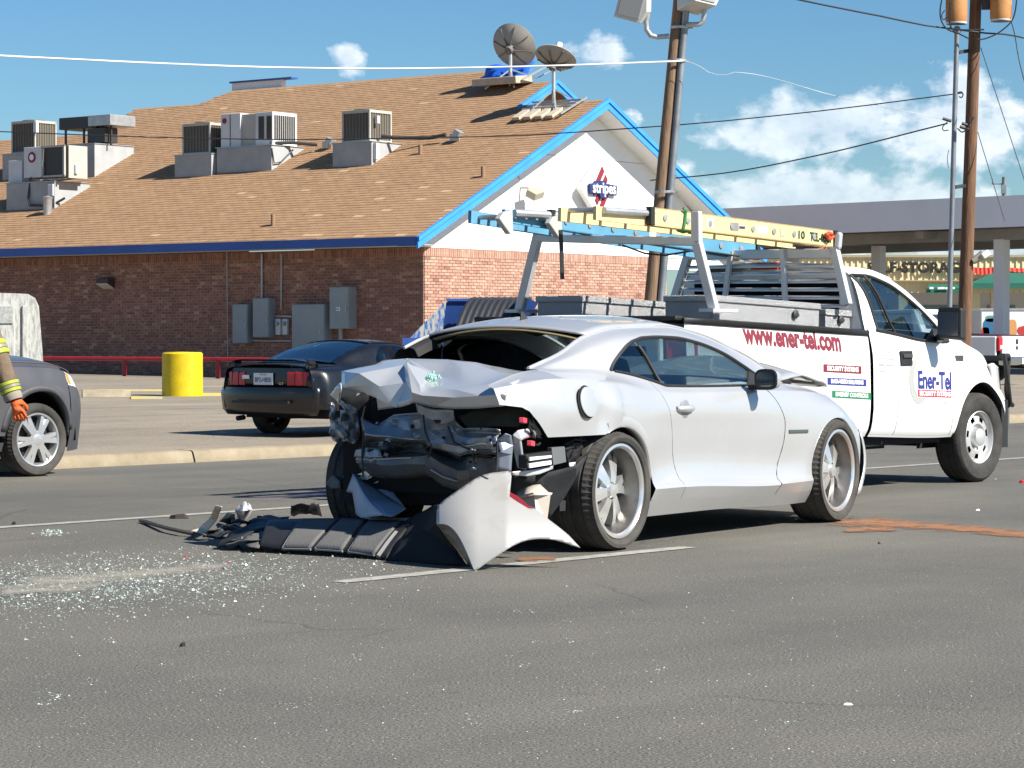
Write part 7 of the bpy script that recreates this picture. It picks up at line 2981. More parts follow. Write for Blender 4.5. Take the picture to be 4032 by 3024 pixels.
# side glass and black surrounds
for nm, a_, c_ in (('quarter_window', ('v', DLO), ('v', pchip([(7, 0.662), (8, 0.50)]))),):
    pass
BP = pchip([(7, 0.715), (8, 0.575)])
CS.panel('quarter_window', M_GLASS, car, 7.03, 7.985, ('v', lambda v: min(DLO(v) + 0.012, BP(v) - 0.012)), ('v', lambda v: max(BP(v) - 0.010, DLO(v) + 0.002)), 10, 12, off=-0.008, solid=0, gap=0)
CS.panel('door_window', M_GLASS, car, 7.03, 7.985, ('v', lambda v: max(BP(v) + 0.012, DLO(v))), ('v', lambda v: 2.19), 26, 12, off=-0.008, solid=0, gap=0)
for sg in (-1, 1):
    mb = MB()
    mb.tube([CS.pt(x, 7.0, sg, 0.003) for x in np.linspace(0.235, 2.2, 30)], 0.009, 6)
    mb.tube([CS.pt(DLO(v), v, sg, 0.001) for v in np.linspace(7, 8, 14)] + [CS.pt(x, 8.0, sg, 0.001) for x in np.linspace(0.75, 2.2, 24)], 0.011, 6)
    mb.tube([CS.pt(BP(v), v, sg, -0.002) for v in np.linspace(7, 7.8, 8)], 0.011, 6)
    mb.build('window_trim', M_BLKP, car, smooth=50)
    mb = MB()
    mb.prism([CS.pt(1.83, 7.02, sg, -0.002), CS.pt(2.19, 7.02, sg, -0.002), CS.pt(1.96, 7.8, sg, 0.0)], (0, sg * 0.01, 0))
    mb.build('mirror_sail', M_BLKP, car)
    # mirror: shell, glass, stalk
    my = sg * 1.02
    mb = MB()
    mb.M = Matrix.Translation((1.76, my, 0.99))
    rows = []
    for k in range(7):
        t = k / 6
        s_ = (1.0, 1.0, 0.98, 0.9, 0.72, 0.45, 0.15)[k]
        rows.append([(-0.02 + 0.13 * t, 0.084 * s_ * math.copysign(abs(math.cos(a)) ** 0.65, math.cos(a)), 0.068 * s_ * math.copysign(abs(math.sin(a)) ** 0.65, math.sin(a))) for a in np.linspace(0, 2 * math.pi, 24, endpoint=False)])
    mb.grid(rows, close_u=True)
    mr_ = mb.build('mirror', M_SIL, car, smooth=50)
    mb = MB()
    mb.M = Matrix.Translation((1.742, my, 0.99))
    n_ = 24
    mb.add([(0, 0.079 * math.copysign(abs(math.cos(a)) ** 0.65, math.cos(a)), 0.062 * math.copysign(abs(math.sin(a)) ** 0.65, math.sin(a))) for a in np.linspace(0, 2 * math.pi, n_, endpoint=False)], [tuple(range(n_))])
    mb.build('mirror_bezel', M_BLKP, mr_, solid=0.012)
    mb = MB()
    mb.M = Matrix.Translation((1.728, my, 0.992))
    mb.add([(0, 0.064 * math.copysign(abs(math.cos(a)) ** 0.6, math.cos(a)), 0.048 * math.copysign(abs(math.sin(a)) ** 0.6, math.sin(a))) for a in np.linspace(0, 2 * math.pi, n_, endpoint=False)], [tuple(range(n_))])
    mb.build('mirror_glass', mat('mirror_glass', (0.25, 0.28, 0.27), 0.05, metal=0.9), mr_)
    mb = MB()
    mb.bar((1.80, sg * 0.97, 0.935), (1.86, sg * 0.86, 0.94), 0.08, 0.03)
    mb.build('mirror_arm', M_BLKP, car, bevel=0.008)
    # handle in its cup, fender marker
    p = CS.at(0.855, 0.818, sg)
    mb = MB()
    mb.lathe([(0, 0.003), (0.05, 0.004), (0.058, 0.0)], 20, p, (0, sg, 0))
    mb.build('handle_cup', mat('silver_shade', (0.34, 0.35, 0.36), 0.4, metal=0.5), car, smooth=60)
    mb = MB()
    rows = []
    for k in range(11):
        t = k / 10
        x = 0.745 + 0.22 * t
        yy = CS.at(x, 0.818, sg).y + sg * (0.008 + 0.03 * math.sin(t * math.pi) ** 0.6)
        h = 0.016 + 0.006 * math.sin(t * math.pi)
        rows.append([(x, yy - sg * 0.012, 0.82 - h), (x, yy, 0.82 - h * 0.5), (x, yy + sg * 0.003, 0.822), (x, yy, 0.822 + h * 0.6), (x, yy - sg * 0.012, 0.822 + h)])
    mb.grid(rows)
    mb.build('door_handle', M_SIL, car, smooth=60, solid=0.004)
    mb = MB()
    mb.bar(CS.at(2.245, 0.638, sg, 0.002), CS.at(2.50, 0.633, sg, 0.002), 0.012, 0.022)
    mb.build('side_marker', mat('badge_dull', (0.10, 0.12, 0.11), 0.4, metal=0.4), car, bevel=0.003)
# fuel flap standing a little open in its pocket
c = CS.at(-0.335, 0.885)
nrm = Vector((0.02, -1, 0.18)).normalized()
mb = MB()
mb.lathe([(0, 0.001), (0.095, 0.001), (0.098, 0.004)], 36, c, nrm)
mb.build('fuel_pocket', M_UNDER, car)
mb = MB()
mb.lathe([(0, 0.012), (0.07, 0.0115), (0.088, 0.008), (0.09, 0.004)], 36, c + Vector((0.012, -0.004, 0)), nrm)
mb.build('fuel_flap', M_SIL, car, smooth=50)

# wheels
for x, sg, st in ((0.02, -1, 0), (0.02, 1, 0), (2.915, -1, 0.05), (2.915, 1, 0.05)):
    wheel(car, x, sg * 0.975, 0.352, 0.279, 0.31 if x < 1 else 0.27, 'dish', sg, spin=0.12 if x < 1 else 0.5, steer=st if sg < 0 else st)
# interior: tub, seats, shelf, dash
mb = MB()
for sg in (-1, 1):
    mb.grid([[(x, sg * (CS.pt(x, v).y * -1 - 0.045), CS.pt(x, v).z) for x in np.linspace(0.47, 2.3, 14)] for v in (1, 3, 5, 6.95)])
mb.box((1.2, 0, 0.28), (3.2, 1.6, 0.06))
mb.box((2.25, 0, 0.78), (0.35, 1.5, 0.24))
mb.box((-0.1, 0, 0.94), (0.7, 1.18, 0.03))
mb.box((0.30, 0, 0.72), (0.12, 1.2, 0.44), rot=(0, -0.3, 0))
mb.box((0.62, 0, 0.48), (0.5, 1.2, 0.2))
mb.build('cabin_trim', M_INT, car)
seat(car, 1.05, -0.37, 0.27)
seat(car, 1.05, 0.37, 0.27)
CS.panel('body_shell', M_UNDER, car, 1, 6.9, 0.45, 3.25, 40, 16, arches=(AR, AF), gap=0, off=-0.03, solid=0)
mb = MB()
mb.lathe([(0.165, -0.014), (0.185, 0.0), (0.165, 0.014)], 24, (1.86, 0.37, 0.86), (-0.9, 0, 0.42), closed=True)
mb.build('steering_wheel', M_INT, car)
mb = MB()
mb.box((1.75, 0.0, 1.17), (0.03, 0.24, 0.07))
mb.build('inner_mirror', M_BLKP, car, bevel=0.01)
# underbody and wheel wells
mb = MB()
mb.box((1.48, 0, 0.30), (1.9, 1.66, 0.2))
mb.box((3.1, 0, 0.45), (1.2, 1.2, 0.5))
mb.box((-0.25, 0, 0.55), (0.7, 1.24, 0.42))
mb.tube([(0.02, -0.8, 0.35), (0.02, 0.8, 0.35)], 0.07)
mb.tube([(2.915, -0.8, 0.35), (2.915, 0.8, 0.35)], 0.07)
mb.build('underbody', M_UNDER, car)
for cx, cz, R in (AF, AR):
    for sg in (-1, 1):
        mb = MB()
        a1 = math.pi + 0.1 if cx > 1 else math.pi * 0.62
        mb.grid([[(cx + (R + 0.012) * math.cos(a), sg * 0.91, cz + (R + 0.012) * math.sin(a)), (cx + (R + 0.012) * math.cos(a), sg * 0.60, cz + (R + 0.012) * math.sin(a))] for a in np.linspace(-0.2, a1, 16)])
        mb.build('wheel_liner', M_UNDER, car, fix=False)
# front end: buckled hood, lamp, bumper skin hanging off
mb = MB()
rows = []
for i in range(15):
    x = lerp(2.12, 3.42, i / 14)
    r = []
    for j in range(17):
        w = -1 + 2 * j / 16
        p = CS.pt(x, 7)
        ss_ = min(1, max(0, (x - 2.2) / 0.6))
        lift = 0.10 * ss_ * ss_ * (3 - 2 * ss_)
        fold = 0.055 * max(0, 1 - abs(x - 2.78) / 0.25)
        edge = (0.045 * ss_ + 0.05 * max(0, (x - 2.9) / 0.5)) * abs(w) ** 3
        r.append((x, w * (-p.y - 0.01), p.z + 0.006 + 0.055 * (1 - w * w) + (lift + fold) * (1 - 0.75 * w * w) + edge + 0.006 * mnoise.noise(Vector((x * 5, w * 3, 0)))))
    rows.append(r)
mb.grid(rows)
mb.build('hood', M_SIL, car, smooth=24, solid=0.012)
for sg in (-1, 1):
    mb = MB()
    mb.prism([CS.at(3.30, 0.775, sg, 0.0), CS.at(3.36, 0.62, sg, 0.004), CS.at(3.48, 0.60, sg, 0.0), CS.at(3.5, 0.66, sg, 0.0)], (0, -sg * 0.05, 0))
    mb.build('headlight', M_BLKP, car)
mb = MB()
rows = []
for k in range(9):
    t = k / 8
    z = lerp(0.60, 0.16, t)
    x = lerp(3.40, 3.33, t ** 2) + 0.075 * math.sin(t * math.pi)
    rows.append([(x - 0.035 - 0.02 * t, -0.905 - 0.02 * t, z), (x, -0.90 - 0.02 * t, z), (x + 0.09, -0.84, z), (x + 0.2, -0.7, z), (x + 0.3, -0.4, z), (x + 0.33, 0.0, z), (x + 0.3, 0.4, z), (x + 0.2, 0.7, z), (x + 0.06, 0.86, z)])
mb.grid(rows)
mb.build('front_bumper', M_SIL, car, smooth=40, solid=0.008)


# ---- the crushed tail, measured from the photograph's sight lines at chosen depths (x) in the car
def P1(a, b, x):
    return CF.cross(1240 + 0.422 * a, 1380 + 0.422 * b, x)


def P2(a, b, x):
    return CF.cross(1700 + 0.422 * a, 1500 + 0.422 * b, x)


def S2(a, b, y):
    return CF.side(1700 + 0.422 * a, 1500 + 0.422 * b, y)


def crumple(name, verts, faces, m, parent=car, cuts=3, amp=0.005, freq=7.0, ang=22, solid=0.006, smooth_it=0, seed=0.0, ridge=0.0, rfreq=4.5):
    me = bpy.data.meshes.new(name)
    me.from_pydata([tuple(v) for v in verts], [], faces)
    b = bmesh.new()
    b.from_mesh(me)
    bmesh.ops.recalc_face_normals(b, faces=b.faces)
    bmesh.ops.triangulate(b, faces=[f for f in b.faces if len(f.verts) > 4])
    if cuts:
        bmesh.ops.subdivide_edges(b, edges=b.edges[:], cuts=cuts, use_grid_fill=True)
    if smooth_it:
        for _ in range(smooth_it):
            bmesh.ops.smooth_vert(b, verts=b.verts, factor=0.5, use_axis_x=True, use_axis_y=True, use_axis_z=True)
    b.normal_update()
    for v in b.verts:
        q = v.co * freq + Vector((seed, seed, seed))
        d = mnoise.noise(q) + 0.5 * mnoise.noise(q * 2.3)
        d2 = 1 - abs(mnoise.noise(q * 0.8)) * 2
        v.co += v.normal * amp * (d + 0.6 * d2)
        if ridge:
            q2 = v.co * rfreq + Vector((seed + 3.1, 0.7, 1.9))
            v.co += Vector((1, 0, 0.25)) * ridge * (0.5 - abs(mnoise.noise(q2)) * 2.4 + 0.35 * mnoise.noise(q2 * 2.1))
    b.to_mesh(me)
    b.free()
    me.materials.append(m)
    o = bpy.data.objects.new(name, me)
    COL.objects.link(o)
    o.parent = parent
    me.polygons.foreach_set('use_smooth', [True] * len(me.polygons))
    me.set_sharp_from_angle(angle=rad(ang))
    if solid:
        md = o.modifiers.new('solid', 'SOLIDIFY')
        md.thickness = solid
        md.offset = -1
    return o


V = [(250, 195, -.84), (400, 160, -.80), (560, 128, -.70), (640, 92, -.52), (870, 75, -.47), (1240, 85, -.46), (1500, 110, -.46), (1800, 172, -.46), (1998, 204, -.47),
     (860, 122, -.86), (830, 135, -.78), (415, 215, -.97), (975, 322, -1.0), (1150, 230, -.66), (1340, 128, -.55), (250, 340, -.95), (440, 330, -.97), (600, 335, -1.0), (850, 300, -.95),
     (905, 390, -1.06), (1000, 420, -1.06), (1290, 440, -1.05), (1785, 408, -1.06), (1885, 287, -.90), (1805, 364, -.98), (420, 402, -.92), (460, 400, -.95), (575, 445, -1.0), (590, 556, -.97), (1765, 519, -1.03),
     (760, 532, -.98), (905, 490, -1.02), (932, 492, -1.02), (1100, 532, -1.0), (1290, 546, -1.02), (1540, 540, -1.03), (1330, 370, -1.02), (1380, 325, -.92), (1500, 330, -.93), (1540, 425, -1.06), (1150, 345, -.98)]
F = [(0, 15, 11), (0, 11, 1), (1, 11, 10, 2), (15, 16, 11), (11, 16, 17, 18, 10), (15, 25, 26, 16), (16, 26, 27, 17), (17, 27, 28, 30, 31, 19, 18), (2, 10, 9, 4, 3), (10, 18, 19, 9), (9, 19, 20, 12),
     (9, 12, 13, 5, 4), (13, 14, 5), (12, 20, 40, 13), (14, 6, 5), (13, 40, 37), (13, 37, 14), (40, 36, 37), (40, 20, 21, 36), (14, 37, 38), (14, 38, 7, 6), (37, 36, 38), (38, 23, 8, 7), (38, 24, 23), (36, 39, 22, 24),
     (36, 24, 38), (36, 21, 39), (20, 19, 31, 32), (20, 32, 33, 34, 21), (21, 34, 35, 39), (39, 35, 29, 22)]
M_SILD = paint('silver_paint_lid', (0.54, 0.55, 0.56), 0.50, 0.30, 0.3, dcol=(0.42, 0.41, 0.38))
crumple('trunk_lid', [P1(*p) for p in V], F, M_SILD, amp=0.0022, freq=6, ang=15, solid=0.012)
# broken light-green glass lying in the fold
mb = MB()
for k in range(46):
    c = P1(1090 + RND.gauss(0, 38), 258 + RND.gauss(0, 16), -0.83 + RND.gauss(0, 0.02))
    s_ = RND.uniform(0.006, 0.02)
    mb.add([c, c + Vector((0, s_, 0)), c + Vector((s_, 0, s_ * 0.7)), c + Vector((0, 0, s_))], [(0, 1, 2), (0, 1, 3), (0, 2, 3), (1, 2, 3)])
o = mb.build('glass_fragments', mat('green_glass_bits', (0.30, 0.55, 0.45), 0.1, spec=0.9), car, fix=False)
o['kind'] = 'stuff'

ROWS = [
    [(420, 625, -.74), (520, 650, -.70), (605, 692, -.68), (740, 605, -.74), (880, 592, -.80), (1000, 586, -.84), (1090, 545, -.88), (1280, 552, -.92), (1305, 650, -.90), (1400, 722, -.90), (1560, 718, -.94), (1740, 738, -.96)],
    [(430, 700, -.78), (540, 712, -.77), (640, 700, -.76), (760, 668, -.80), (880, 650, -.84), (1020, 640, -.88), (1100, 640, -.90), (1200, 660, -.90), (1310, 720, -.86), (1420, 765, -.86), (1560, 765, -.92), (1730, 775, -.93)],
    [(445, 752, -.80), (550, 750, -.80), (660, 735, -.79), (760, 705, -.80), (900, 740, -.88), (1030, 720, -.82), (1110, 740, -.84), (1230, 740, -.86), (1320, 790, -.92), (1430, 815, -.95), (1560, 812, -.97), (1700, 815, -.98)],
    [(455, 775, -.86), (560, 795, -.90), (680, 800, -.93), (800, 818, -.95), (920, 826, -.96), (1030, 828, -.88), (1110, 870, -.88), (1210, 870, -.94), (1330, 900, -.98), (1420, 890, -.98), (1560, 870, -.98), (1700, 880, -.99)],
    [(450, 850, -.72), (560, 850, -.68), (680, 850, -.68), (800, 870, -.70), (920, 870, -.72), (1030, 880, -.72), (1120, 900, -.84), (1210, 930, -.92), (1350, 968, -.97), (1430, 940, -.97), (1560, 935, -.97), (1700, 940, -.98)]]
LOWR = [
    [(380, 930, -.74), (540, 930, -.76), (630, 962, -.66), (740, 967, -.66), (900, 940, -.72), (1030, 955, -.76), (1120, 940, -.72), (1210, 980, -.72), (1350, 1020, -.74), (1440, 985, -.80), (1560, 990, -.80), (1700, 1010, -.85)],
    [(385, 1010, -.82), (540, 1018, -.84), (640, 1012, -.85), (760, 1005, -.86), (900, 1000, -.87), (1030, 990, -.84), (1060, 985, -.88), (1200, 1060, -.88), (1330, 1120, -.86), (1440, 1120, -.80), (1560, 1080, -.80), (1700, 1110, -.82)],
    [(390, 1040, -.83), (540, 1050, -.85), (640, 1060, -.86), (760, 1060, -.87), (900, 1060, -.87), (1030, 1060, -.84), (1080, 1110, -.86), (1200, 1180, -.84), (1330, 1220, -.82), (1440, 1190, -.78), (1560, 1160, -.78), (1700, 1170, -.78)],
    [(420, 1100, -.72), (540, 1160, -.74), (640, 1190, -.75), (760, 1200, -.75), (900, 1190, -.75), (1030, 1180, -.70), (1100, 1190, -.74), (1200, 1260, -.72), (1330, 1300, -.72), (1440, 1300, -.68), (1560, 1240, -.68), (1700, 1260, -.68)]]


R_B = random.Random(21)


def rowmesh(name, rows, m, **k):
    vs = [P1(*p) for r in rows for p in r]
    n = len(rows[0])
    fs = [(i * n + j, i * n + j + 1, (i + 1) * n + j + 1, (i + 1) * n + j) for i in range(len(rows) - 1) for j in range(n - 1)]
    return crumple(name, vs, fs, m, **k)


rowmesh('rear_panel', ROWS, M_CRUSH, amp=0.007, freq=9, ang=13, cuts=2, ridge=0.020, rfreq=6)
rowmesh('bumper_beam', LOWR, mat('beam_grey', (0.10, 0.11, 0.125), 0.45, metal=0.3, col2=(0.20, 0.215, 0.235), vscale=6), amp=0.006, freq=8, ang=14, cuts=2, seed=3, ridge=0.016, rfreq=5)
rowmesh('recess_panel', [ROWS[4], [(a, (b + LOWR[0][k][1]) / 2 + 6 * (-1) ** k, -0.62 - 0.06 * (k % 3)) for k, (a, b, x) in enumerate(ROWS[4])], LOWR[0]], mat('beam_grey', (0.1, 0.1, 0.1)), amp=0.014, freq=11, ang=20, cuts=3, seed=9)
for a, b, x, r in ((912, 707, -.895, 0.012), (1678, 885, -1.0, 0.01), (1205, 815, -.915, 0.009), (1640, 835, -.995, 0.008), (1455, 1040, -.82, 0.007)):
    mb = MB()
    mb.lathe([(0, 0.0), (r, 0.0), (r * 1.1, 0.004)], 14, P1(a, b, x - 0.012), (-1, 0, 0))
    mb.build('panel_hole', M_UNDER, car)
# bright strips added as highlights along the folds, a brake line and hanging leads over the panel
M_BRIGHT = mat('bright_sheet', (0.42, 0.43, 0.45), 0.3, metal=0.7)
for row, n0, n1, r in ((ROWS[3], 0, 5, 0.006), (ROWS[3], 7, 11, 0.006), (ROWS[1], 8, 11, 0.005), (LOWR[1], 0, 4, 0.006), (LOWR[2], 6, 8, 0.006), (ROWS[0], 2, 5, 0.005)):
    mb = MB()
    mb.tube([P1(a, b, x - 0.016) for a, b, x in row[n0:n1 + 1]], r, 6)
    mb.build('fold_highlight', M_BRIGHT, car, smooth=50)
for pts in (((470, 520), (440, 640), (455, 800), (440, 960), (450, 1180)), ((1010, 600), (1030, 760), (1090, 900), (1060, 1000)), ((700, 840), (820, 900), (960, 860), (1050, 900)), ((1240, 700), (1300, 860), (1460, 930), (1500, 1060))):
    mb = MB()
    mb.tube([P1(a, b, -1.0) for a, b in pts], 0.006, 6)
    mb.build('wiring', M_BLKP, car, smooth=60)
for k in range(22):
    a, b = R_B.uniform(460, 1700), R_B.uniform(640, 1120)
    s_ = R_B.uniform(16, 46)
    t_ = R_B.uniform(0, 6.28)
    q = [P1(a + s_ * math.cos(t_ + g) * R_B.uniform(.5, 1.3), b + 0.6 * s_ * math.sin(t_ + g) * R_B.uniform(.5, 1.3), -0.97 - R_B.uniform(0, 0.07)) for g in (0, 1.4, 2.9, 4.4)]
    crumple('torn_tab', q, [(0, 1, 2, 3)], (M_CRUSH, M_BRIGHT, M_BLKP, M_CRUSH)[k % 4], amp=0.01, freq=14, cuts=2, seed=k)
# crushed left corner
LA = [(240, 120), (215, 140), (205, 235), (235, 165), (240, 140), (300, 130), (345, 175), (375, 270)]
rows = []
R3 = random.Random(5)
L_l = [(135, 480), (150, 545), (135, 610), (145, 690), (128, 770), (170, 838)]
L_r = [(260, 470), (385, 545), (405, 620), (415, 715), (425, 800), (370, 870)]
vs, fs = [], []
for i in range(6):
    for j in range(6):
        t = j / 5
        a, b = lerp(L_l[i][0], L_r[i][0], t), lerp(L_l[i][1], L_r[i][1], t)
        if 0 < j < 5:
            a += R3.uniform(-14, 14)
            b += R3.uniform(-14, 14)
        vs.append(P1(a, b, -0.62 - 0.10 * t + (0.09 if (i + j) % 2 else -0.05) * R3.uniform(0.4, 1)))
for i in range(5):
    for j in range(5):
        if (i, j) not in ((0, 1), (0, 2), (1, 1)):
            fs.append((i * 6 + j, i * 6 + j + 1, (i + 1) * 6 + j + 1, (i + 1) * 6 + j))
crumple('crushed_corner', vs, fs, M_CRUSH, amp=0.005, freq=9, ang=14, cuts=1, seed=7)
crumple('torn_flap', [P1(240, 300, -.74), P1(145, 410, -.60), P1(225, 490, -.66), P1(246, 360, -.76), P1(190, 345, -.70)], [(0, 4, 3), (4, 1, 2, 3)], M_SILD, amp=0.004, cuts=2)
crumple('torn_flap', [P1(175, 720, -.70), P1(285, 735, -.78), P1(310, 800, -.78), P1(270, 840, -.74), P1(225, 795, -.70), P1(240, 760, -.80)], [(0, 5, 4), (0, 1, 5), (1, 2, 5), (2, 3, 4, 5)], M_CRUSH, amp=0.004, cuts=2)
crumple('torn_flap', [P1(380, 930, -.80), P1(440, 915, -.82), P1(445, 1000, -.82), P1(370, 990, -.78)], [(0, 1, 2, 3)], M_CRUSH, amp=0.006, cuts=3)
crumple('torn_flap', [P1(470, 905, -.82), P1(600, 915, -.84), P1(630, 1005, -.85), P1(465, 1000, -.84)], [(0, 1, 2, 3)], M_CRUSH, amp=0.006, cuts=3, seed=2)
# black box and sheet standing in for the shade of the cavity
mb = MB()
mb.box((-0.36, -0.06, 0.60), (0.30, 1.08, 0.66))
mb.build('trunk_well', M_UNDER, car)
crumple('cavity_shade', [P1(222, 440, -.50), P1(570, 400, -.44), P1(570, 720, -.44), P1(400, 900, -.44), P1(232, 660, -.50)], [(0, 1, 2, 3, 4)], M_UNDER, amp=0.004, cuts=2)
crumple('trunk_carpet', [P2(240, 330, -.86), P2(400, 262, -.80), P2(880, 236, -.72), P2(900, 330, -.70), P2(800, 430, -.78), P2(620, 420, -.84), P2(330, 432, -.88)], [(0, 1, 2, 3, 4, 5, 6)], M_CLOTH, amp=0.012, freq=7, cuts=4)
crumple('latch_panel', [P1(950, 500, -.86), P1(1010, 520, -.90), P1(1100, 545, -.93), P1(1290, 555, -.95), P1(1300, 660, -.92), P1(1200, 700, -.92), P1(1050, 640, -.90), P1(960, 580, -.86)], [(0, 1, 6, 7), (1, 2, 5, 6), (2, 3, 4, 5)], M_CRUSH, amp=0.008, cuts=4, seed=5)
# torn pale liner hanging under the left of the tail
crumple('torn_liner', [P1(355, 1150, -.62), P1(295, 1320, -.62), P1(350, 1330, -.66), P1(390, 1530, -.80), P1(430, 1562, -.86), P1(640, 1537, -.97), P1(500, 1400, -.86), P1(400, 1230, -.72)], [(0, 1, 2, 7), (7, 2, 3, 6), (6, 3, 4, 5)], M_LINER, amp=0.006, cuts=3)
crumple('torn_liner', [P1(355, 1150, -.62), P1(440, 1200, -.55), P1(640, 1340, -.64), P1(850, 1470, -.82), P1(715, 1548, -.98), P1(640, 1537, -.97), P1(500, 1400, -.84), P1(400, 1230, -.70)], [(0, 1, 7), (7, 1, 2, 6), (6, 2, 3, 4, 5)], mat('liner_blue', (0.22, 0.28, 0.36), 0.5), amp=0.005, cuts=3, seed=1)
crumple('torn_liner', [P1(555, 1275, -.58), P1(660, 1203, -.52), P1(690, 1262, -.52), P1(835, 1465, -.76), P1(700, 1370, -.66)], [(0, 1, 2), (0, 2, 3, 4)], M_LINER, amp=0.006, cuts=3, seed=2)
mb = MB()
for k in range(16):
    c = P1(500 + RND.gauss(0, 55), 1190 + RND.gauss(0, 22), -0.62)
    s_ = RND.uniform(0.01, 0.028)
    mb.add([c, c + Vector((0, s_ * 2, 0)), c + Vector((s_, s_, s_ * 0.7)), c + Vector((0, -s_, s_))], [(0, 1, 2), (0, 1, 3), (0, 2, 3), (1, 2, 3)])
mb.build('foil_scrap', M_BRUSH, car, fix=False)
crumple('shock_tower', [P1(255, 1180, -.50), P1(300, 1110, -.50), P1(395, 1080, -.55), P1(440, 1140, -.55), P1(340, 1180, -.58), P1(300, 1230, -.56)], [(0, 1, 4, 5), (1, 2, 3, 4)], mat('liner_grey', (0.12, 0.13, 0.13), 0.7), amp=0.004, cuts=2)
crumple('exhaust_stub', [P1(100, 1240, -.32), P1(170, 1160, -.34), P1(240, 1220, -.38), P1(250, 1290, -.38), P1(150, 1290, -.34)], [(0, 1, 2, 3, 4)], mat('liner_grey', (0.12, 0.13, 0.13)), amp=0.01, cuts=3)
# right corner: brackets, vent, connectors, wiring, liner
crumple('corner_bracket', [P2(612, 545, -1.0), P2(690, 495, -1.01), P2(742, 512, -.97), P2(758, 600, -.94), P2(750, 682, -.94), P2(640, 660, -1.01), P2(740, 862, -.93), P2(604, 830, -.99), P2(612, 690, -1.0)],
        [(0, 1, 2, 3, 5), (5, 3, 4), (5, 4, 6, 7, 8)], mat('bracket_blue', (0.24, 0.27, 0.33), 0.35, metal=0.4), amp=0.005, cuts=3)
crumple('corner_bracket', [S2(755, 505, -.80), S2(800, 458, -.82), S2(905, 443, -.84), S2(922, 522, -.84), S2(835, 552, -.83), S2(852, 690, -.83), S2(885, 832, -.84), S2(800, 812, -.80), S2(775, 700, -.78), S2(757, 600, -.78)],
        [(0, 1, 2, 3, 4), (0, 4, 9), (9, 4, 5, 8), (8, 5, 6, 7)], mat('bracket_pale', (0.46, 0.48, 0.49), 0.4, metal=0.3), amp=0.004, cuts=3)
crumple('bumper_edge', [S2(735, 850, -.80), S2(880, 835, -.84), S2(1135, 790, -.87), S2(1130, 822, -.87), S2(1000, 872, -.86), S2(890, 888, -.84), S2(750, 880, -.80)], [(0, 1, 5, 6), (1, 2, 3, 4, 5)], mat('bracket_pale', (0.46, 0.48, 0.49)), amp=0.004, cuts=3)
a_, b_, c_, d_ = S2(886, 690, -.87), S2(1130, 655, -.885), S2(1132, 790, -.885), S2(890, 818, -.87)
mb = MB()
mb.prism([a_, b_, c_, d_], (0, 0.06, 0))
vt = mb.build('pressure_vent', M_BLKP, car, bevel=0.008)
for (p, q, r_, s_) in (((915, 712), (1118, 694), (1118, 716), (915, 744)), ((912, 772), (1116, 742), (1118, 778), (914, 812))):
    mb = MB()
    mb.prism([S2(*t, -.889) for t in (p, q, r_, s_)], (0, 0.012, 0))
    mb.build('vent_flap', mat('vent_white', (0.72, 0.72, 0.69), 0.5), vt)
mb = MB()
mb.prism([S2(1118, 622, -.87), S2(1240, 612, -.88), S2(1255, 755, -.88), S2(1135, 785, -.87)], (0, 0.03, 0))
mb.build('side_bracket', mat('bracket_dark', (0.12, 0.125, 0.13), 0.5), car)
for a, b in ((852, 368), (925, 583)):
    mb = MB()
    mb.box(S2(a, b, -.86), (0.07, 0.03, 0.03), rot=(0, 0.1, 0.3))
    mb.build('connector', mat('connector_red', (0.60, 0.06, 0.09), 0.5), car, bevel=0.004)
for pts in (((930, 290), (945, 340), (925, 400), (960, 450), (985, 520), (1020, 530)), ((900, 345), (915, 380), (905, 430), (945, 480), (940, 530)), ((1390, 465), (1388, 560), (1400, 700)), ((1250, 590), (1330, 545), (1440, 560), (1450, 600)),
            ((1340, 620), (1420, 590), (1520, 530)), ((1240, 640), (1330, 610), (1300, 700), (1370, 640)), ((608, 560), (612, 700), (604, 830)), ((955, 590), (990, 600), (1010, 580))):
    mb = MB()
    mb.tube([S2(a, b, -.86) for a, b in pts], 0.007, 6)
    mb.build('wiring', M_BLKP, car, smooth=60)
crumple('bracket_scrap', [S2(900, 370, -.85), S2(950, 360, -.86), S2(985, 430, -.86), S2(1030, 520, -.86), S2(960, 540, -.85), S2(925, 460, -.85)], [(0, 1, 2, 5), (5, 2, 3, 4)], mat('scrap_grey', (0.16, 0.16, 0.155), 0.6), amp=0.02, freq=14, cuts=3)
crumple('bracket_scrap', [S2(1240, 610, -.84), S2(1360, 560, -.86), S2(1410, 620, -.87), S2(1380, 700, -.86), S2(1290, 780, -.85), S2(1250, 700, -.84)], [(0, 1, 2, 3), (0, 3, 4, 5)], M_BLKP, amp=0.02, freq=14, cuts=3, seed=4)
mb = MB()
mb.prism([S2(1285, 765, -.88), S2(1340, 757, -.88), S2(1346, 790, -.88), S2(1288, 796, -.88)], (0, 0.006, 0))
mb.build('paper_tag', M_WL, car)
crumple('splash_liner', [P2(735, 880, -.66), P2(1000, 872, -.58), P2(1345, 790, -.46), P2(1420, 700, -.40), P2(1560, 560, -.34), P2(1660, 500, -.26), P2(1500, 620, -.38), P2(1345, 900, -.44), P2(1240, 1090, -.46), P2(1090, 1290, -.50), P2(1020, 1240, -.52), P2(740, 1060, -.60)],
        [(0, 1, 10, 11), (1, 2, 7, 8), (1, 8, 9, 10), (2, 3, 6, 7), (3, 4, 5, 6)], mat('liner_dark', (0.028, 0.030, 0.032), 0.7, var=0.3, vscale=8), amp=0.006, cuts=3)
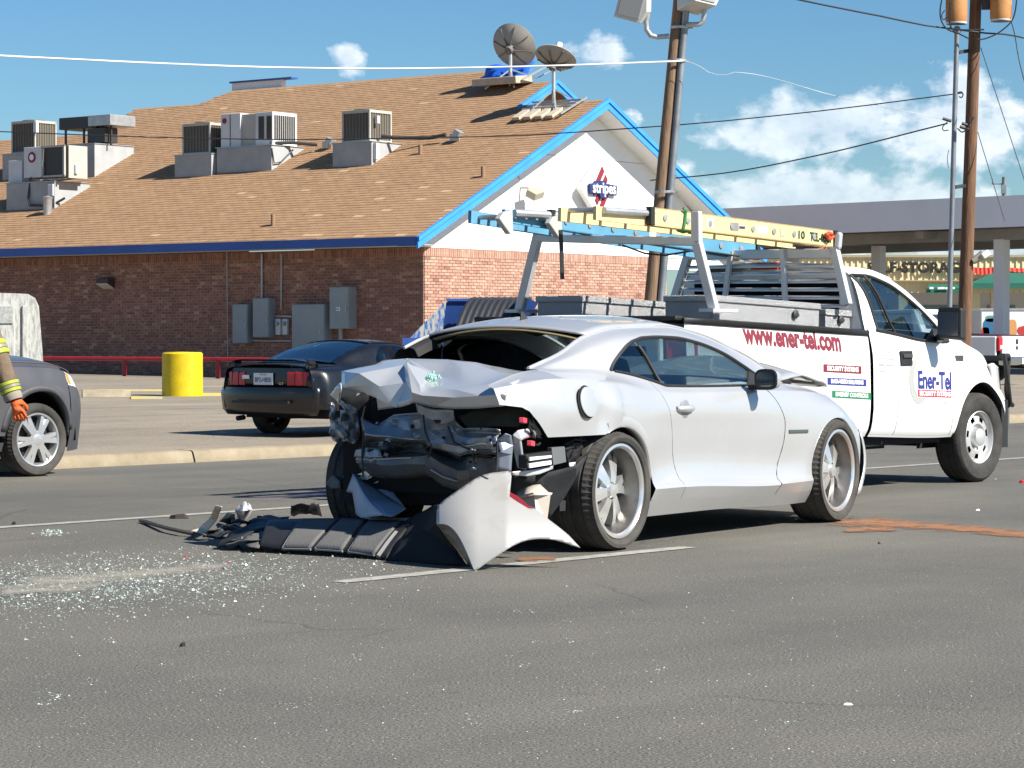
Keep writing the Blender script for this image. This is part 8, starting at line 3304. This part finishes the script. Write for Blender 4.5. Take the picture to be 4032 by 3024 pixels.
# pale plastic canister hanging below the corner
mb = MB()
m_can = mat('canister_beige', (0.50, 0.45, 0.38), 0.6, var=0.08, vscale=6)
A = [P2(835, 1088, -.70), P2(960, 1060, -.80), P2(1100, 1052, -.72), P2(1065, 1320, -.72), P2(985, 1320, -.80), P2(905, 1320, -.74)]
mb.add(A, [(0, 1, 4, 5), (1, 2, 3, 4)])
mb.build('canister', m_can, car, solid=0.01, fix=False, bevel=0)
mb = MB()
B_ = [P2(780, 1080, -.72), P2(800, 1040, -.70), P2(880, 978, -.66), P2(1010, 963, -.64), P2(1090, 1038, -.70), P2(1127, 1044, -.70), P2(1120, 1056, -.71), P2(960, 1062, -.84), P2(790, 1096, -.74), P2(945, 1040, -.83)]
mb.add(B_, [(0, 1, 2, 9), (2, 3, 9), (3, 4, 9), (4, 5, 6, 7, 9), (0, 9, 7, 8)])
mb.build('canister_lid', m_can, car, solid=0.008, smooth=30)
# roof aerial
fp_ = CF.cross(1540 + 0.3617 * 1450, 1220 + 0.3617 * 165, 0.42)
mb = MB()
rows = []
for k, (t, w, h0, h1) in enumerate(((0.0, 0.004, 0.0, 0.085), (0.03, 0.018, 0.0, 0.075), (0.07, 0.026, 0.0, 0.045), (0.12, 0.024, 0.0, 0.022), (0.17, 0.006, 0.0, 0.004))):
    rows.append([(t, -w, h0), (t * 0.9 + 0.01, -w * 0.25, h1), (t * 0.9 + 0.01, w * 0.25, h1), (t, w, h0)])
mb.grid(rows)
mb.v = [v + Vector((fp_.x - 0.05, fp_.y, fp_.z + 0.002)) for v in mb.v]
mb.build('aerial', M_BLKP, car, smooth=40)

# ------------------------------------------------------------------ torn rear bumper cover lying on the road
def B2(a, b, Y):
    return atY(1700 + 0.422 * a, 1500 + 0.422 * b, Y)


def B4(a, b, Y):
    return atY(500 + 0.5425 * a, 1920 + 0.5425 * b, Y)


gp = gnd(1867, 2248)
bump = thing('bumper_cover', 'torn silver and black rear bumper cover lying behind the crushed tail', 'bumper', (gp.x, gp.y, 0))


def B4h(a, b, h):
    return gnd(500 + 0.5425 * a, 1920 + 0.5425 * b, h)


def toworld(vs, parent):
    inv = MW[parent.name].inverted()
    return [inv @ Vector(v) for v in vs]


OUT = [(45, 1222), (58, 1165), (100, 1120), (180, 1062), (290, 985), (400, 912), (480, 875), (560, 856), (650, 845), (715, 841), (738, 856), (744, 890), (738, 960), (726, 1078), (800, 1128), (900, 1188), (958, 1190),
       (1030, 1240), (1100, 1298), (1180, 1358), (1280, 1440), (1385, 1555), (1300, 1528), (1230, 1503), (1150, 1482), (1080, 1472), (1010, 1470), (960, 1473), (890, 1484), (830, 1503), (760, 1536), (700, 1572), (640, 1612),
       (570, 1660), (500, 1706), (440, 1750), (398, 1773), (370, 1750), (330, 1700), (262, 1622), (200, 1550), (150, 1482), (90, 1400), (42, 1336)]


def skinY(a, b):
    t = (1773 - b) / 930
    Y = 14.10 + 0.52 * t - 0.13 * math.sin(math.pi * min(1, max(0, t)))
    if a < 430:
        Y += 0.16 * ((430 - a) / 430) ** 2
    if a > 700:
        Y += 0.10 * ((a - 700) / 680)
    # lower left turns under along a crease running from the left edge to the point
    cr = 1336 + (a - 42) * (1773 - 1336) / (398 - 42) - 150 * math.sin(math.pi * min(1, max(0, (a - 42) / 356)))
    if a < 420 and b > cr:
        Y += 0.0034 * (b - cr)
    return Y


def dense(poly, step):
    out = []
    for i, p in enumerate(poly):
        q = poly[(i + 1) % len(poly)]
        n = max(1, int(math.hypot(q[0] - p[0], q[1] - p[1]) / step))
        out += [(lerp(p[0], q[0], k / n), lerp(p[1], q[1], k / n)) for k in range(n)]
    return out


def inside(x, y, P):
    c = False
    for i in range(len(P)):
        (x1, y1), (x2, y2) = P[i], P[i - 1]
        if (y1 > y) != (y2 > y) and x < (x2 - x1) * (y - y1) / (y2 - y1) + x1:
            c = not c
    return c


from mathutils.geometry import delaunay_2d_cdt
dn = dense(OUT, 22)
pts2 = [Vector(p) for p in dn]
for gx_ in range(50, 1390, 26):
    for gy_ in range(845, 1775, 26):
        if inside(gx_, gy_, OUT) and min(math.hypot(gx_ - p[0], gy_ - p[1]) for p in dn) > 13:
            pts2.append(Vector((gx_, gy_)))
cl = []
for a in range(66, 396, 18):
    b = 1336 + (a - 42) * (1773 - 1336) / (398 - 42) - 150 * math.sin(math.pi * (a - 42) / 356)
    if inside(a, b, OUT):
        cl.append(len(pts2))
        pts2.append(Vector((a, b)))
v2, _, f2, *_r = delaunay_2d_cdt(pts2, list(zip(cl, cl[1:])), [list(range(len(dn)))], 1, 1e-4)
mb = MB()
mb.add([B2(p.x, p.y, skinY(p.x, p.y)) for p in v2], [tuple(f) for f in f2])
M_SKIN = mat('bumper_silver', (0.37, 0.36, 0.34), 0.42, metal=0.2, coat=0.25, coatr=0.2, col2=(0.30, 0.275, 0.245), vscale=3.5, thresh=(0.5, 0.75))
mb.build('painted_skin', M_SKIN, bump, smooth=28, solid=0.008, world=True)


def fine(l, n):
    f = [pchip([(i, p[k]) for i, p in enumerate(l)]) for k in range(3)]
    return [tuple(g((len(l) - 1) * i / n) for g in f) for i in range(n + 1)]


mb = MB()
e0 = [(728, 1040), (800, 1078), (905, 1168), (960, 1188), (905, 1192), (728, 1080)]
mb.prism([B2(a, b, 14.68) for a, b in e0], (0, 0.05, 0))
mb.build('reflector', mat('reflector_red', (0.36, 0.03, 0.05), 0.25), bump, world=True)
# ribbed diffuser
M_DIF = mat('diffuser_grey', (0.115, 0.113, 0.108), 0.8, spec=0.25, var=0.12, vscale=5, bump=0.3, bscale=120)
M_DIFE = mat('diffuser_edge', (0.20, 0.20, 0.20), 0.5)
topd = [(1030, 248, 15.75), (1250, 238, 15.62), (1560, 236, 15.52), (1770, 246, 15.42), (2010, 252, 15.2), (2090, 260, 15.05)]
botd = [(960, 430, 15.30), (1110, 452, 15.22), (1345, 458, 15.1), (1600, 476, 14.95), (1800, 505, 14.82), (1890, 520, 14.72)]
td, bd = fine(topd, 50), fine(botd, 50)


def dif(f, t, out=0.0):
    i = min(49, max(0, f * 50))
    k = int(i)
    w = i - k
    p = [lerp(td[k][m], td[min(50, k + 1)][m], w) for m in range(3)]
    q = [lerp(bd[k][m], bd[min(50, k + 1)][m], w) for m in range(3)]
    a, b, Y = (lerp(p[m], q[m], t) for m in range(3))
    return B4(a, b - 14 * math.sin(math.pi * t), Y - 0.05 * math.sin(math.pi * t) - out)


mb = MB()
mb.grid([[dif(i / 50, t) for i in range(51)] for t in np.linspace(0, 1, 9)])
mb.build('diffuser', M_BLKP, bump, smooth=40, solid=0.012, fix=False, world=True)
for f0, f1 in ((0.215, 0.385), (0.41, 0.565), (0.60, 0.785)):
    mb = MB()
    mb.grid([[dif(lerp(f0, f1, i / 10), t, 0.022) for i in range(11)] for t in np.linspace(0.02, 0.97, 9)])
    mb.build('diffuser_panel', M_DIF, bump, smooth=40, solid=0.016, fix=False, world=True)
    mb = MB()
    mb.tube([dif(f0 + 0.004, t, 0.03) for t in np.linspace(0.04, 0.97, 10)], 0.013, 6)
    mb.tube([dif(lerp(f0, f1, i / 8), 0.965, 0.03) for i in range(9)], 0.007, 6)
    mb.build('diffuser_fin', M_DIFE, bump, smooth=50, world=True)
mb = MB()
mb.tube([dif(0.83, t, 0.03) for t in np.linspace(0.35, 0.98, 8)], 0.016, 6)
mb.build('diffuser_fin', M_DIFE, bump, smooth=50, world=True)
# black inner corner joining the diffuser to the painted skin
vs = toworld([B4(2010, 252, 15.18), B4(2212, 130, 15.0), B2(60, 1150, 14.66), B2(40, 1335, 14.55), B2(150, 1482, 14.5), B2(262, 1622, 14.42), B2(330, 1715, 14.30), B4(2100, 560, 14.6), B4(1890, 525, 14.72), B4(1960, 400, 14.8), B2(-40, 1400, 14.66)], bump)
crumple('inner_corner', vs, [(0, 1, 2, 3, 10), (0, 10, 9), (9, 10, 7, 8), (10, 3, 4, 5), (10, 5, 6, 7)], mat('inner_black', (0.018, 0.019, 0.021), 0.75, spec=0.25), parent=bump, amp=0.008, cuts=3)
vs = toworld([B4(1700, 215, 15.62), B4(1760, 205, 15.6), B4(2060, 222, 15.3), B4(2030, 248, 15.28), B4(1990, 252, 15.26), B4(1780, 232, 15.5)], bump)
crumple('torn_edge', vs, [(0, 1, 5), (1, 2, 3, 4, 5)], M_SKIN, parent=bump, amp=0.004, cuts=2)
# torn left end of the cover
vs = toworld([B4(1250, 238, 15.68), B4(1040, 250, 15.82), B4(940, 290, 15.80), B4(860, 345, 15.62), B4(700, 420, 15.42), B4(860, 385, 15.38), B4(1050, 372, 15.34), B4(1110, 350, 15.44), B4(1200, 290, 15.5)], bump)
crumple('torn_end', vs, [(0, 1, 8), (1, 2, 7, 8), (2, 3, 6, 7), (3, 4, 5, 6)], M_DIF, parent=bump, amp=0.010, freq=9, cuts=3)
vs = toworld([B4(640, 405, 15.5), B4(760, 320, 15.75), B4(920, 225, 16.05), B4(990, 185, 16.1), B4(1180, 215, 15.95), B4(1100, 260, 15.8), B4(930, 310, 15.62), B4(760, 395, 15.44)], bump)
crumple('torn_end', vs, [(0, 1, 6, 7), (1, 2, 5, 6), (2, 3, 4, 5)], M_BLKP, parent=bump, amp=0.018, freq=10, cuts=4, seed=4)
vs = toworld([B4(850, 400, 15.42), B4(900, 375, 15.44), B4(970, 392, 15.36), B4(960, 440, 15.24), B4(880, 430, 15.26)], bump)
crumple('torn_end', vs, [(0, 1, 2, 3, 4)], M_DIF, parent=bump, amp=0.008, cuts=2)


R_P = random.Random(33)
for k in range(13):
    a, b = R_P.uniform(700, 1330), R_P.uniform(205, 400)
    if b < 330 - (a - 700) * 0.22 - 60:
        b += 70
    Y0 = lerp(16.3, 15.35, (b - 190) / 220)
    s_ = R_P.uniform(45, 110)
    t_ = R_P.uniform(-0.5, 0.3)
    q = []
    for g, rr in ((0.1, 1.2), (1.3, .45), (2.6, 1.0), (3.6, .9), (5.0, .4)):
        dx_, dy_ = s_ * rr * math.cos(g), 0.32 * s_ * rr * math.sin(g)
        bb = min(438, b - dx_ * math.sin(t_) * 0.6 + dy_)
        p_ = B4(a + dx_, bb, Y0 + R_P.uniform(-0.12, 0.12))
        q.append(Vector((p_.x, p_.y, max(0.008, p_.z))))
    crumple('torn_shred', toworld(q, bump), [(0, 1, 2, 3, 4)], (M_BLKP, M_DIF, M_BLKP, M_SKIN if k % 6 == 3 else M_DIF)[k % 4], parent=bump, amp=0.014, freq=13, cuts=3, seed=k * 1.7)


def debris(name, label, cat, pts, faces, m, amp=0.01, freq=10, cuts=3, group=None, seed=0):
    W3 = [Vector(p) for p in pts]
    c = sum(W3, Vector()) / len(W3)
    t = thing(name, label, cat, (c.x, c.y, 0), 0, group)
    crumple(name + '_piece', toworld(W3, t), faces, m, parent=t, amp=amp, freq=freq, cuts=cuts, seed=seed)
    return t


M_TRIM = mat('torn_trim_tan', (0.62, 0.52, 0.38), 0.6, var=0.1, vscale=6)
debris('torn_trim', 'curved tan strip of torn trim standing at the left end of the bumper', 'car part', [B4h(640, 130, 0.22), B4h(690, 138, 0.22), B4h(655, 235, 0.1), B4h(580, 320, 0.02), B4h(560, 332, 0.01), B4h(430, 318, 0.01), B4h(530, 290, 0.03), B4h(600, 225, 0.1)],
       [(0, 1, 2, 7), (7, 2, 3, 6), (6, 3, 4, 5)], M_TRIM, amp=0.004)
debris('lamp_bracket', 'silver lamp bracket on top of the black wreckage', 'car part', [B4h(785, 160, 0.12), B4h(850, 112, 0.17), B4h(885, 118, 0.17), B4h(912, 160, 0.12), B4h(850, 245, 0.02), B4h(800, 215, 0.03), B4h(840, 170, 0.16)],
       [(0, 1, 6), (1, 2, 3, 6), (6, 3, 4), (0, 6, 4, 5)], mat('lamp_grey', (0.42, 0.42, 0.41), 0.6), amp=0.012, freq=16)
debris('lamp_housing', 'dark lamp housing lying left of the silver bracket', 'car part', [B4h(670, 245, 0.01), B4h(735, 180, 0.09), B4h(785, 190, 0.09), B4h(790, 260, 0.02), B4h(740, 262, 0.01), B4h(735, 215, 0.08)],
       [(0, 1, 5), (1, 2, 5), (2, 3, 4, 5), (0, 5, 4)], M_BLKP, amp=0.006)
debris('trim_shards', 'glossy dark strip with splintered foil, between tan trim and bumper', 'car part', [B4h(560, 330, 0.01), B4h(600, 305, 0.05), B4h(760, 280, 0.06), B4h(775, 315, 0.05), B4h(680, 365, 0.01), B4h(590, 350, 0.01)],
       [(0, 1, 2, 3), (0, 3, 4, 5)], mat('shard_dark', (0.05, 0.052, 0.055), 0.5), amp=0.012, freq=18)
debris('absorber_block', 'dark torn absorber block lying behind the diffuser', 'car part', [B4h(1185, 215, 0.01), B4h(1190, 130, 0.11), B4h(1235, 120, 0.12), B4h(1330, 135, 0.11), B4h(1352, 110, 0.13), B4h(1395, 130, 0.11), B4h(1418, 212, 0.01), B4h(1300, 190, 0.05)],
       [(0, 1, 2, 7), (2, 3, 7), (3, 4, 5, 7), (7, 5, 6)], M_BLKP, amp=0.02, freq=12)
mb = MB()
mb.tube([B4h(95, 240, 0.014), B4h(140, 250, 0.016), B4h(280, 292, 0.03), B4h(400, 318, 0.03), B4h(485, 335, 0.02)], [0.012, 0.016, 0.014, 0.014, 0.016], 6)
solo(mb, 'trim_rod', 'thin bent trim rod lying out to the left of the wreckage', 'car part', mat('rod_brown', (0.09, 0.075, 0.06), 0.6), smooth=50)
# shards lying in front of the black end
k = 0
for (a, b, w, h, lab) in ((690, 440, 60, 10, 'thin black splinter below the torn bumper end'), (800, 452, 70, 14, 'jagged black splinter under the torn bumper end'), (960, 470, 60, 16, 'curled dark splinter beside the diffuser foot')):
    p = gnd(500 + 0.5425 * a, 1920 + 0.5425 * b)
    t = thing('plastic_splinter', lab, 'car part', p, 0.3 * k)
    s_ = w * 0.5425 / 10300 * p.y / 2
    crumple('splinter', [Vector((-s_, 0, 0.004)), Vector((-0.3 * s_, -0.3 * s_, 0.015)), Vector((s_, -0.1 * s_, 0.006)), Vector((0.4 * s_, 0.4 * s_, 0.03))], [(0, 1, 2, 3)], M_BLKP, parent=t, amp=0.008, freq=15, cuts=2)
    k += 1


def lump(label, u, v, w, h, m, seed=0, name='road_debris', flat=0.5, pts=7):
    """small torn lump resting on the asphalt"""
    p = gnd(u, v)
    s_ = w / 10300 * p.y / 2
    hz = h / 10300 * p.y
    r_ = random.Random(seed)
    mb = MB()
    n = pts
    base = [Vector((s_ * math.cos(2 * math.pi * i / n) * r_.uniform(0.7, 1.1), s_ * flat * math.sin(2 * math.pi * i / n) * r_.uniform(0.7, 1.1), 0.0)) for i in range(n)]
    mid = [Vector((b.x * r_.uniform(0.5, 0.95), b.y * r_.uniform(0.5, 0.95), hz * r_.uniform(0.35, 0.85))) for b in base]
    topp = Vector((s_ * r_.uniform(-.3, .4), 0, hz))
    mb.add(base + mid + [topp], [tuple(range(n - 1, -1, -1))] + [(i, (i + 1) % n, n + (i + 1) % n, n + i) for i in range(n)] + [(n + i, n + (i + 1) % n, 2 * n) for i in range(n)])
    mb.v = [v_ + p for v_ in mb.v]
    return solo(mb, name, label, 'debris', m, p)


lump('dark torn rubber piece lying across the white lane line', 705, 2042, 104, 20, mat('rubber_scrap', (0.03, 0.02, 0.016), 0.7), 3)
lump('small round dark lump on the lane line at the far left', 56, 2066, 24, 14, MATS['rubber_scrap'], 4)
lump('tiny black three-pointed shard alone on the foreground asphalt', 718, 2546, 26, 22, M_BLKP, 5, pts=4)
lump('red lens chip in the glass, nearer the dust streak', 730, 2194, 18, 6, mat('lens_chip', (0.45, 0.02, 0.03), 0.3), 6)
lump('red lens chip in the glass, right of the other chip', 900, 2216, 18, 6, MATS['lens_chip'], 7)
lump('red plastic scrap at the right edge of the road', 4026, 1902, 26, 14, MATS['lens_chip'], 8)
lump('white plastic scrap on the asphalt right of the silver coupe', 3850, 2010, 20, 7, M_WL, 9)
lump('dark pebble of debris right of the rusty spill', 3462, 2142, 14, 9, MATS['rubber_scrap'], 10)
lump('pale stone beside the front wheel of the pickup', 3918, 1888, 16, 5, M_CONC, 11)
lump('white flake of plastic on the right-hand foreground', 3340, 2775, 44, 8, M_WL, 12)
lump('small clear plastic flake near the silver bumper tip', 2230, 2310, 12, 6, M_CRUMB, 13)
# ladder shadow painted as a thin dark sheet beyond the left rear wheel
mb = MB()
P = [(1008, 1958), (1150, 1949), (1290, 1940), (1290, 1947), (1150, 1955)]
mb.poly([gnd(u, v, 0.006) for u, v in P])
solo(mb, 'ladder_shadow', 'long thin ladder shadow painted on the road beyond the crushed tail', 'car part', mat('shadow_purple', (0.045, 0.035, 0.06), 0.5), solid=0.006)
# ------------------------------------------------------------------ firefighter at the left edge
M_TURN = mat('turnout_tan', (0.155, 0.11, 0.072), 0.9, var=0.3, vscale=5, bump=0.5, bscale=18)
M_LIME = mat('reflective_lime', (0.33, 0.40, 0.025), 0.6, var=0.1, vscale=20)
M_TAPE = mat('reflective_silver', (0.22, 0.20, 0.16), 0.5)
M_GLOVE = mat('glove_orange', (0.55, 0.10, 0.02), 0.8, var=0.15, vscale=14, bump=0.4, bscale=60)
M_SKINP = mat('skin', (0.45, 0.27, 0.19), 0.55)
M_HELM = mat('helmet_black', (0.03, 0.03, 0.03), 0.3)
M_BOOT = mat('boot_black', (0.02, 0.02, 0.02), 0.6)
YP = 17.0
hand = atY(68, 1612, YP)
elb = atY(2, 1425, YP + 0.03)
sho = atY(-75, 1232, YP + 0.10)
cx_ = sho.x - 0.20
per = thing('person', 'firefighter in tan turnout coat with lime bands and orange glove, at the left edge', 'person', (cx_, YP + 0.12, 0))
O_ = Vector((cx_, YP + 0.12, 0))


def skin(name, chain, m, parent=per, sub=2, world=False):
    """chain: list of (point, (rx, ry), parent index)"""
    me = bpy.data.meshes.new(name)
    me.from_pydata([tuple(Vector(p)) for p, r, i in chain], [(k, i) for k, (p, r, i) in enumerate(chain) if i is not None], [])
    o = bpy.data.objects.new(name, me)
    COL.objects.link(o)
    o.parent = parent
    me.materials.append(m)
    s = o.modifiers.new('skin', 'SKIN')
    s.use_smooth_shade = True
    lay = me.skin_vertices[0].data if me.skin_vertices else None
    if lay is None:
        import bmesh as bm_
        b = bm_.new()
        b.from_mesh(me)
        b.verts.layers.skin.verify()
        b.to_mesh(me)
        b.free()
        lay = me.skin_vertices[0].data
    for k, (p, r, i) in enumerate(chain):
        lay[k].radius = r if isinstance(r, tuple) else (r, r)
        lay[k].use_root = (i is None)
    d = o.modifiers.new('sub', 'SUBSURF')
    d.levels = d.render_levels = sub
    return o


h_, e_, s_ = hand - O_, elb - O_, sho - O_
wr = h_ + (e_ - h_).normalized() * 0.09
ls = Vector((-0.20, 0.0, s_.z))
le = Vector((-0.27, 0.05, 1.06))
lw = Vector((-0.25, -0.05, 0.82))
body = [((0, 0, 0.95), (0.17, 0.13), None), ((0, 0, 1.15), (0.18, 0.13), 0), ((0, 0, 1.36), (0.19, 0.13), 1), ((0, 0, 1.50), (0.08, 0.08), 2), ((0, 0, 1.58), (0.06, 0.06), 3),
        (s_ + Vector((0, 0, 0.0)), (0.085, 0.085), 2), ((s_ + e_) / 2, (0.075, 0.08), 5), (e_, (0.068, 0.072), 6), ((e_ + wr) / 2, (0.064, 0.066), 7), (wr, (0.058, 0.06), 8),
        (ls, (0.085, 0.085), 2), ((ls + le) / 2, (0.075, 0.08), 10), (le, (0.068, 0.07), 11), (lw, (0.058, 0.06), 12),
        ((0.09, 0, 0.86), (0.11, 0.11), 0), ((0.11, 0.0, 0.5), (0.085, 0.09), 14), ((0.12, 0.02, 0.16), (0.075, 0.08), 15),
        ((-0.09, 0, 0.86), (0.11, 0.11), 0), ((-0.11, 0.0, 0.5), (0.085, 0.09), 17), ((-0.12, 0.02, 0.16), (0.075, 0.08), 18)]
skin('turnout_suit', body, M_TURN)


def band(pa, pb, t0, t1, r, m, name='reflective_band'):
    d = (pb - pa)
    mb = MB()
    a, b = pa + d * t0, pa + d * t1
    L_ = (b - a).length
    mb.lathe([(r, 0), (r + 0.006, 0.004), (r + 0.006, L_ - 0.004), (r, L_)], 20, a, d)
    mb.build(name, m, per, smooth=50)


M_ = (s_ + e_) / 2
band(e_, wr, 0.60, 0.70, 0.066, M_LIME)
band(e_, wr, 0.70, 0.80, 0.065, M_TAPE)
band(e_, wr, 0.80, 0.90, 0.064, M_LIME)
band(s_, e_, 0.62, 0.72, 0.075, M_LIME)
band(s_, e_, 0.72, 0.80, 0.074, M_TAPE)
band(s_, e_, 0.80, 0.90, 0.073, M_LIME)
mb = MB()
mb.lathe([(0.060, 0), (0.064, 0.02), (0.058, 0.05)], 18, wr + (h_ - wr) * -0.25, (h_ - wr))
mb.build('cuff', mat('cuff_grey', (0.25, 0.22, 0.18), 0.9), per, smooth=50)
# gloved hand: palm, four curled fingers, thumb
pd = (h_ - wr).normalized()
ax = Vector((1, 0, 0)) - pd * pd.x
ax.normalize()
nz_ = pd.cross(ax)
pb_ = wr + pd * 0.05
hand_ch = [(wr, (0.036, 0.03), None), (pb_, (0.042, 0.03), 0), (pb_ + pd * 0.055, (0.046, 0.028), 1)]
for k, (off, ln) in enumerate(((0.034, 0.9), (0.012, 1.0), (-0.011, 0.95), (-0.033, 0.78))):
    b0 = pb_ + pd * 0.065 + ax * off
    i0 = len(hand_ch)
    hand_ch += [(b0, (0.0125, 0.0125), 2), (b0 + pd * 0.035 * ln - nz_ * 0.012, (0.0115, 0.0115), i0), (b0 + pd * 0.050 * ln - nz_ * 0.038, (0.0105, 0.0105), i0 + 1), (b0 + pd * 0.036 * ln - nz_ * 0.056, (0.0095, 0.0095), i0 + 2)]
i0 = len(hand_ch)
hand_ch += [(pb_ + ax * 0.045 - nz_ * 0.012 + pd * 0.01, (0.015, 0.015), 1), (pb_ + ax * 0.058 - nz_ * 0.03 + pd * 0.04, (0.013, 0.013), i0), (pb_ + ax * 0.048 - nz_ * 0.046 + pd * 0.066, (0.011, 0.011), i0 + 1)]
skin('glove', hand_ch, M_GLOVE, sub=1)
lh = [(lw, (0.036, 0.03), None), (lw + Vector((0, -0.02, -0.08)), (0.042, 0.028), 0)]
for k, off in enumerate((-0.03, -0.01, 0.01, 0.03)):
    i0 = len(lh)
    b0 = lw + Vector((0.0, off, -0.10))
    lh += [(b0, (0.012, 0.012), 1), (b0 + Vector((0.02, 0, -0.035)), (0.011, 0.011), i0), (b0 + Vector((0.045, 0, -0.03)), (0.010, 0.010), i0 + 1)]
i0 = len(lh)
lh += [(lw + Vector((0.03, -0.04, -0.06)), (0.014, 0.014), 1), (lw + Vector((0.05, -0.05, -0.10)), (0.011, 0.011), i0)]
skin('glove', lh, M_GLOVE, sub=1)
# head, helmet, boots
mb = MB()
mb.ball((0, 0.0, 1.67), 0.105, 20, 14, (0.78, 0.95, 1.12))
mb.ball((0, -0.105, 1.655), 0.02, 8, 6, (0.8, 1.0, 1.3))
for sg in (-1, 1):
    mb.ball((sg * 0.083, 0.0, 1.66), 0.024, 8, 6, (0.4, 0.8, 1.2))
hd_ = mb.build('head', M_SKINP, per, smooth=60)
for sg in (-1, 1):
    mb = MB()
    mb.ball((sg * 0.032, -0.088, 1.685), 0.012, 8, 6)
    mb.build('eye', M_BOOT, hd_, smooth=60)
mb = MB()
mb.box((0, -0.096, 1.612), (0.045, 0.012, 0.010))
mb.build('mouth', mat('lips', (0.35, 0.14, 0.12), 0.6), hd_, bevel=0.003)
mb = MB()
mb.lathe([(0.19, 0.0), (0.20, 0.01), (0.125, 0.03), (0.12, 0.09), (0.08, 0.14), (0.0, 0.155)], 24, (0, 0.02, 1.715))
mb.build('helmet', M_HELM, per, smooth=40, solid=0.01)
for sg in (-1, 1):
    mb = MB()
    mb.box((sg * 0.12, -0.05, 0.05), (0.11, 0.30, 0.1), taper=0.8)
    mb.box((sg * 0.12, 0.02, 0.14), (0.12, 0.14, 0.2))
    mb.build('boot', M_BOOT, per, bevel=0.03)
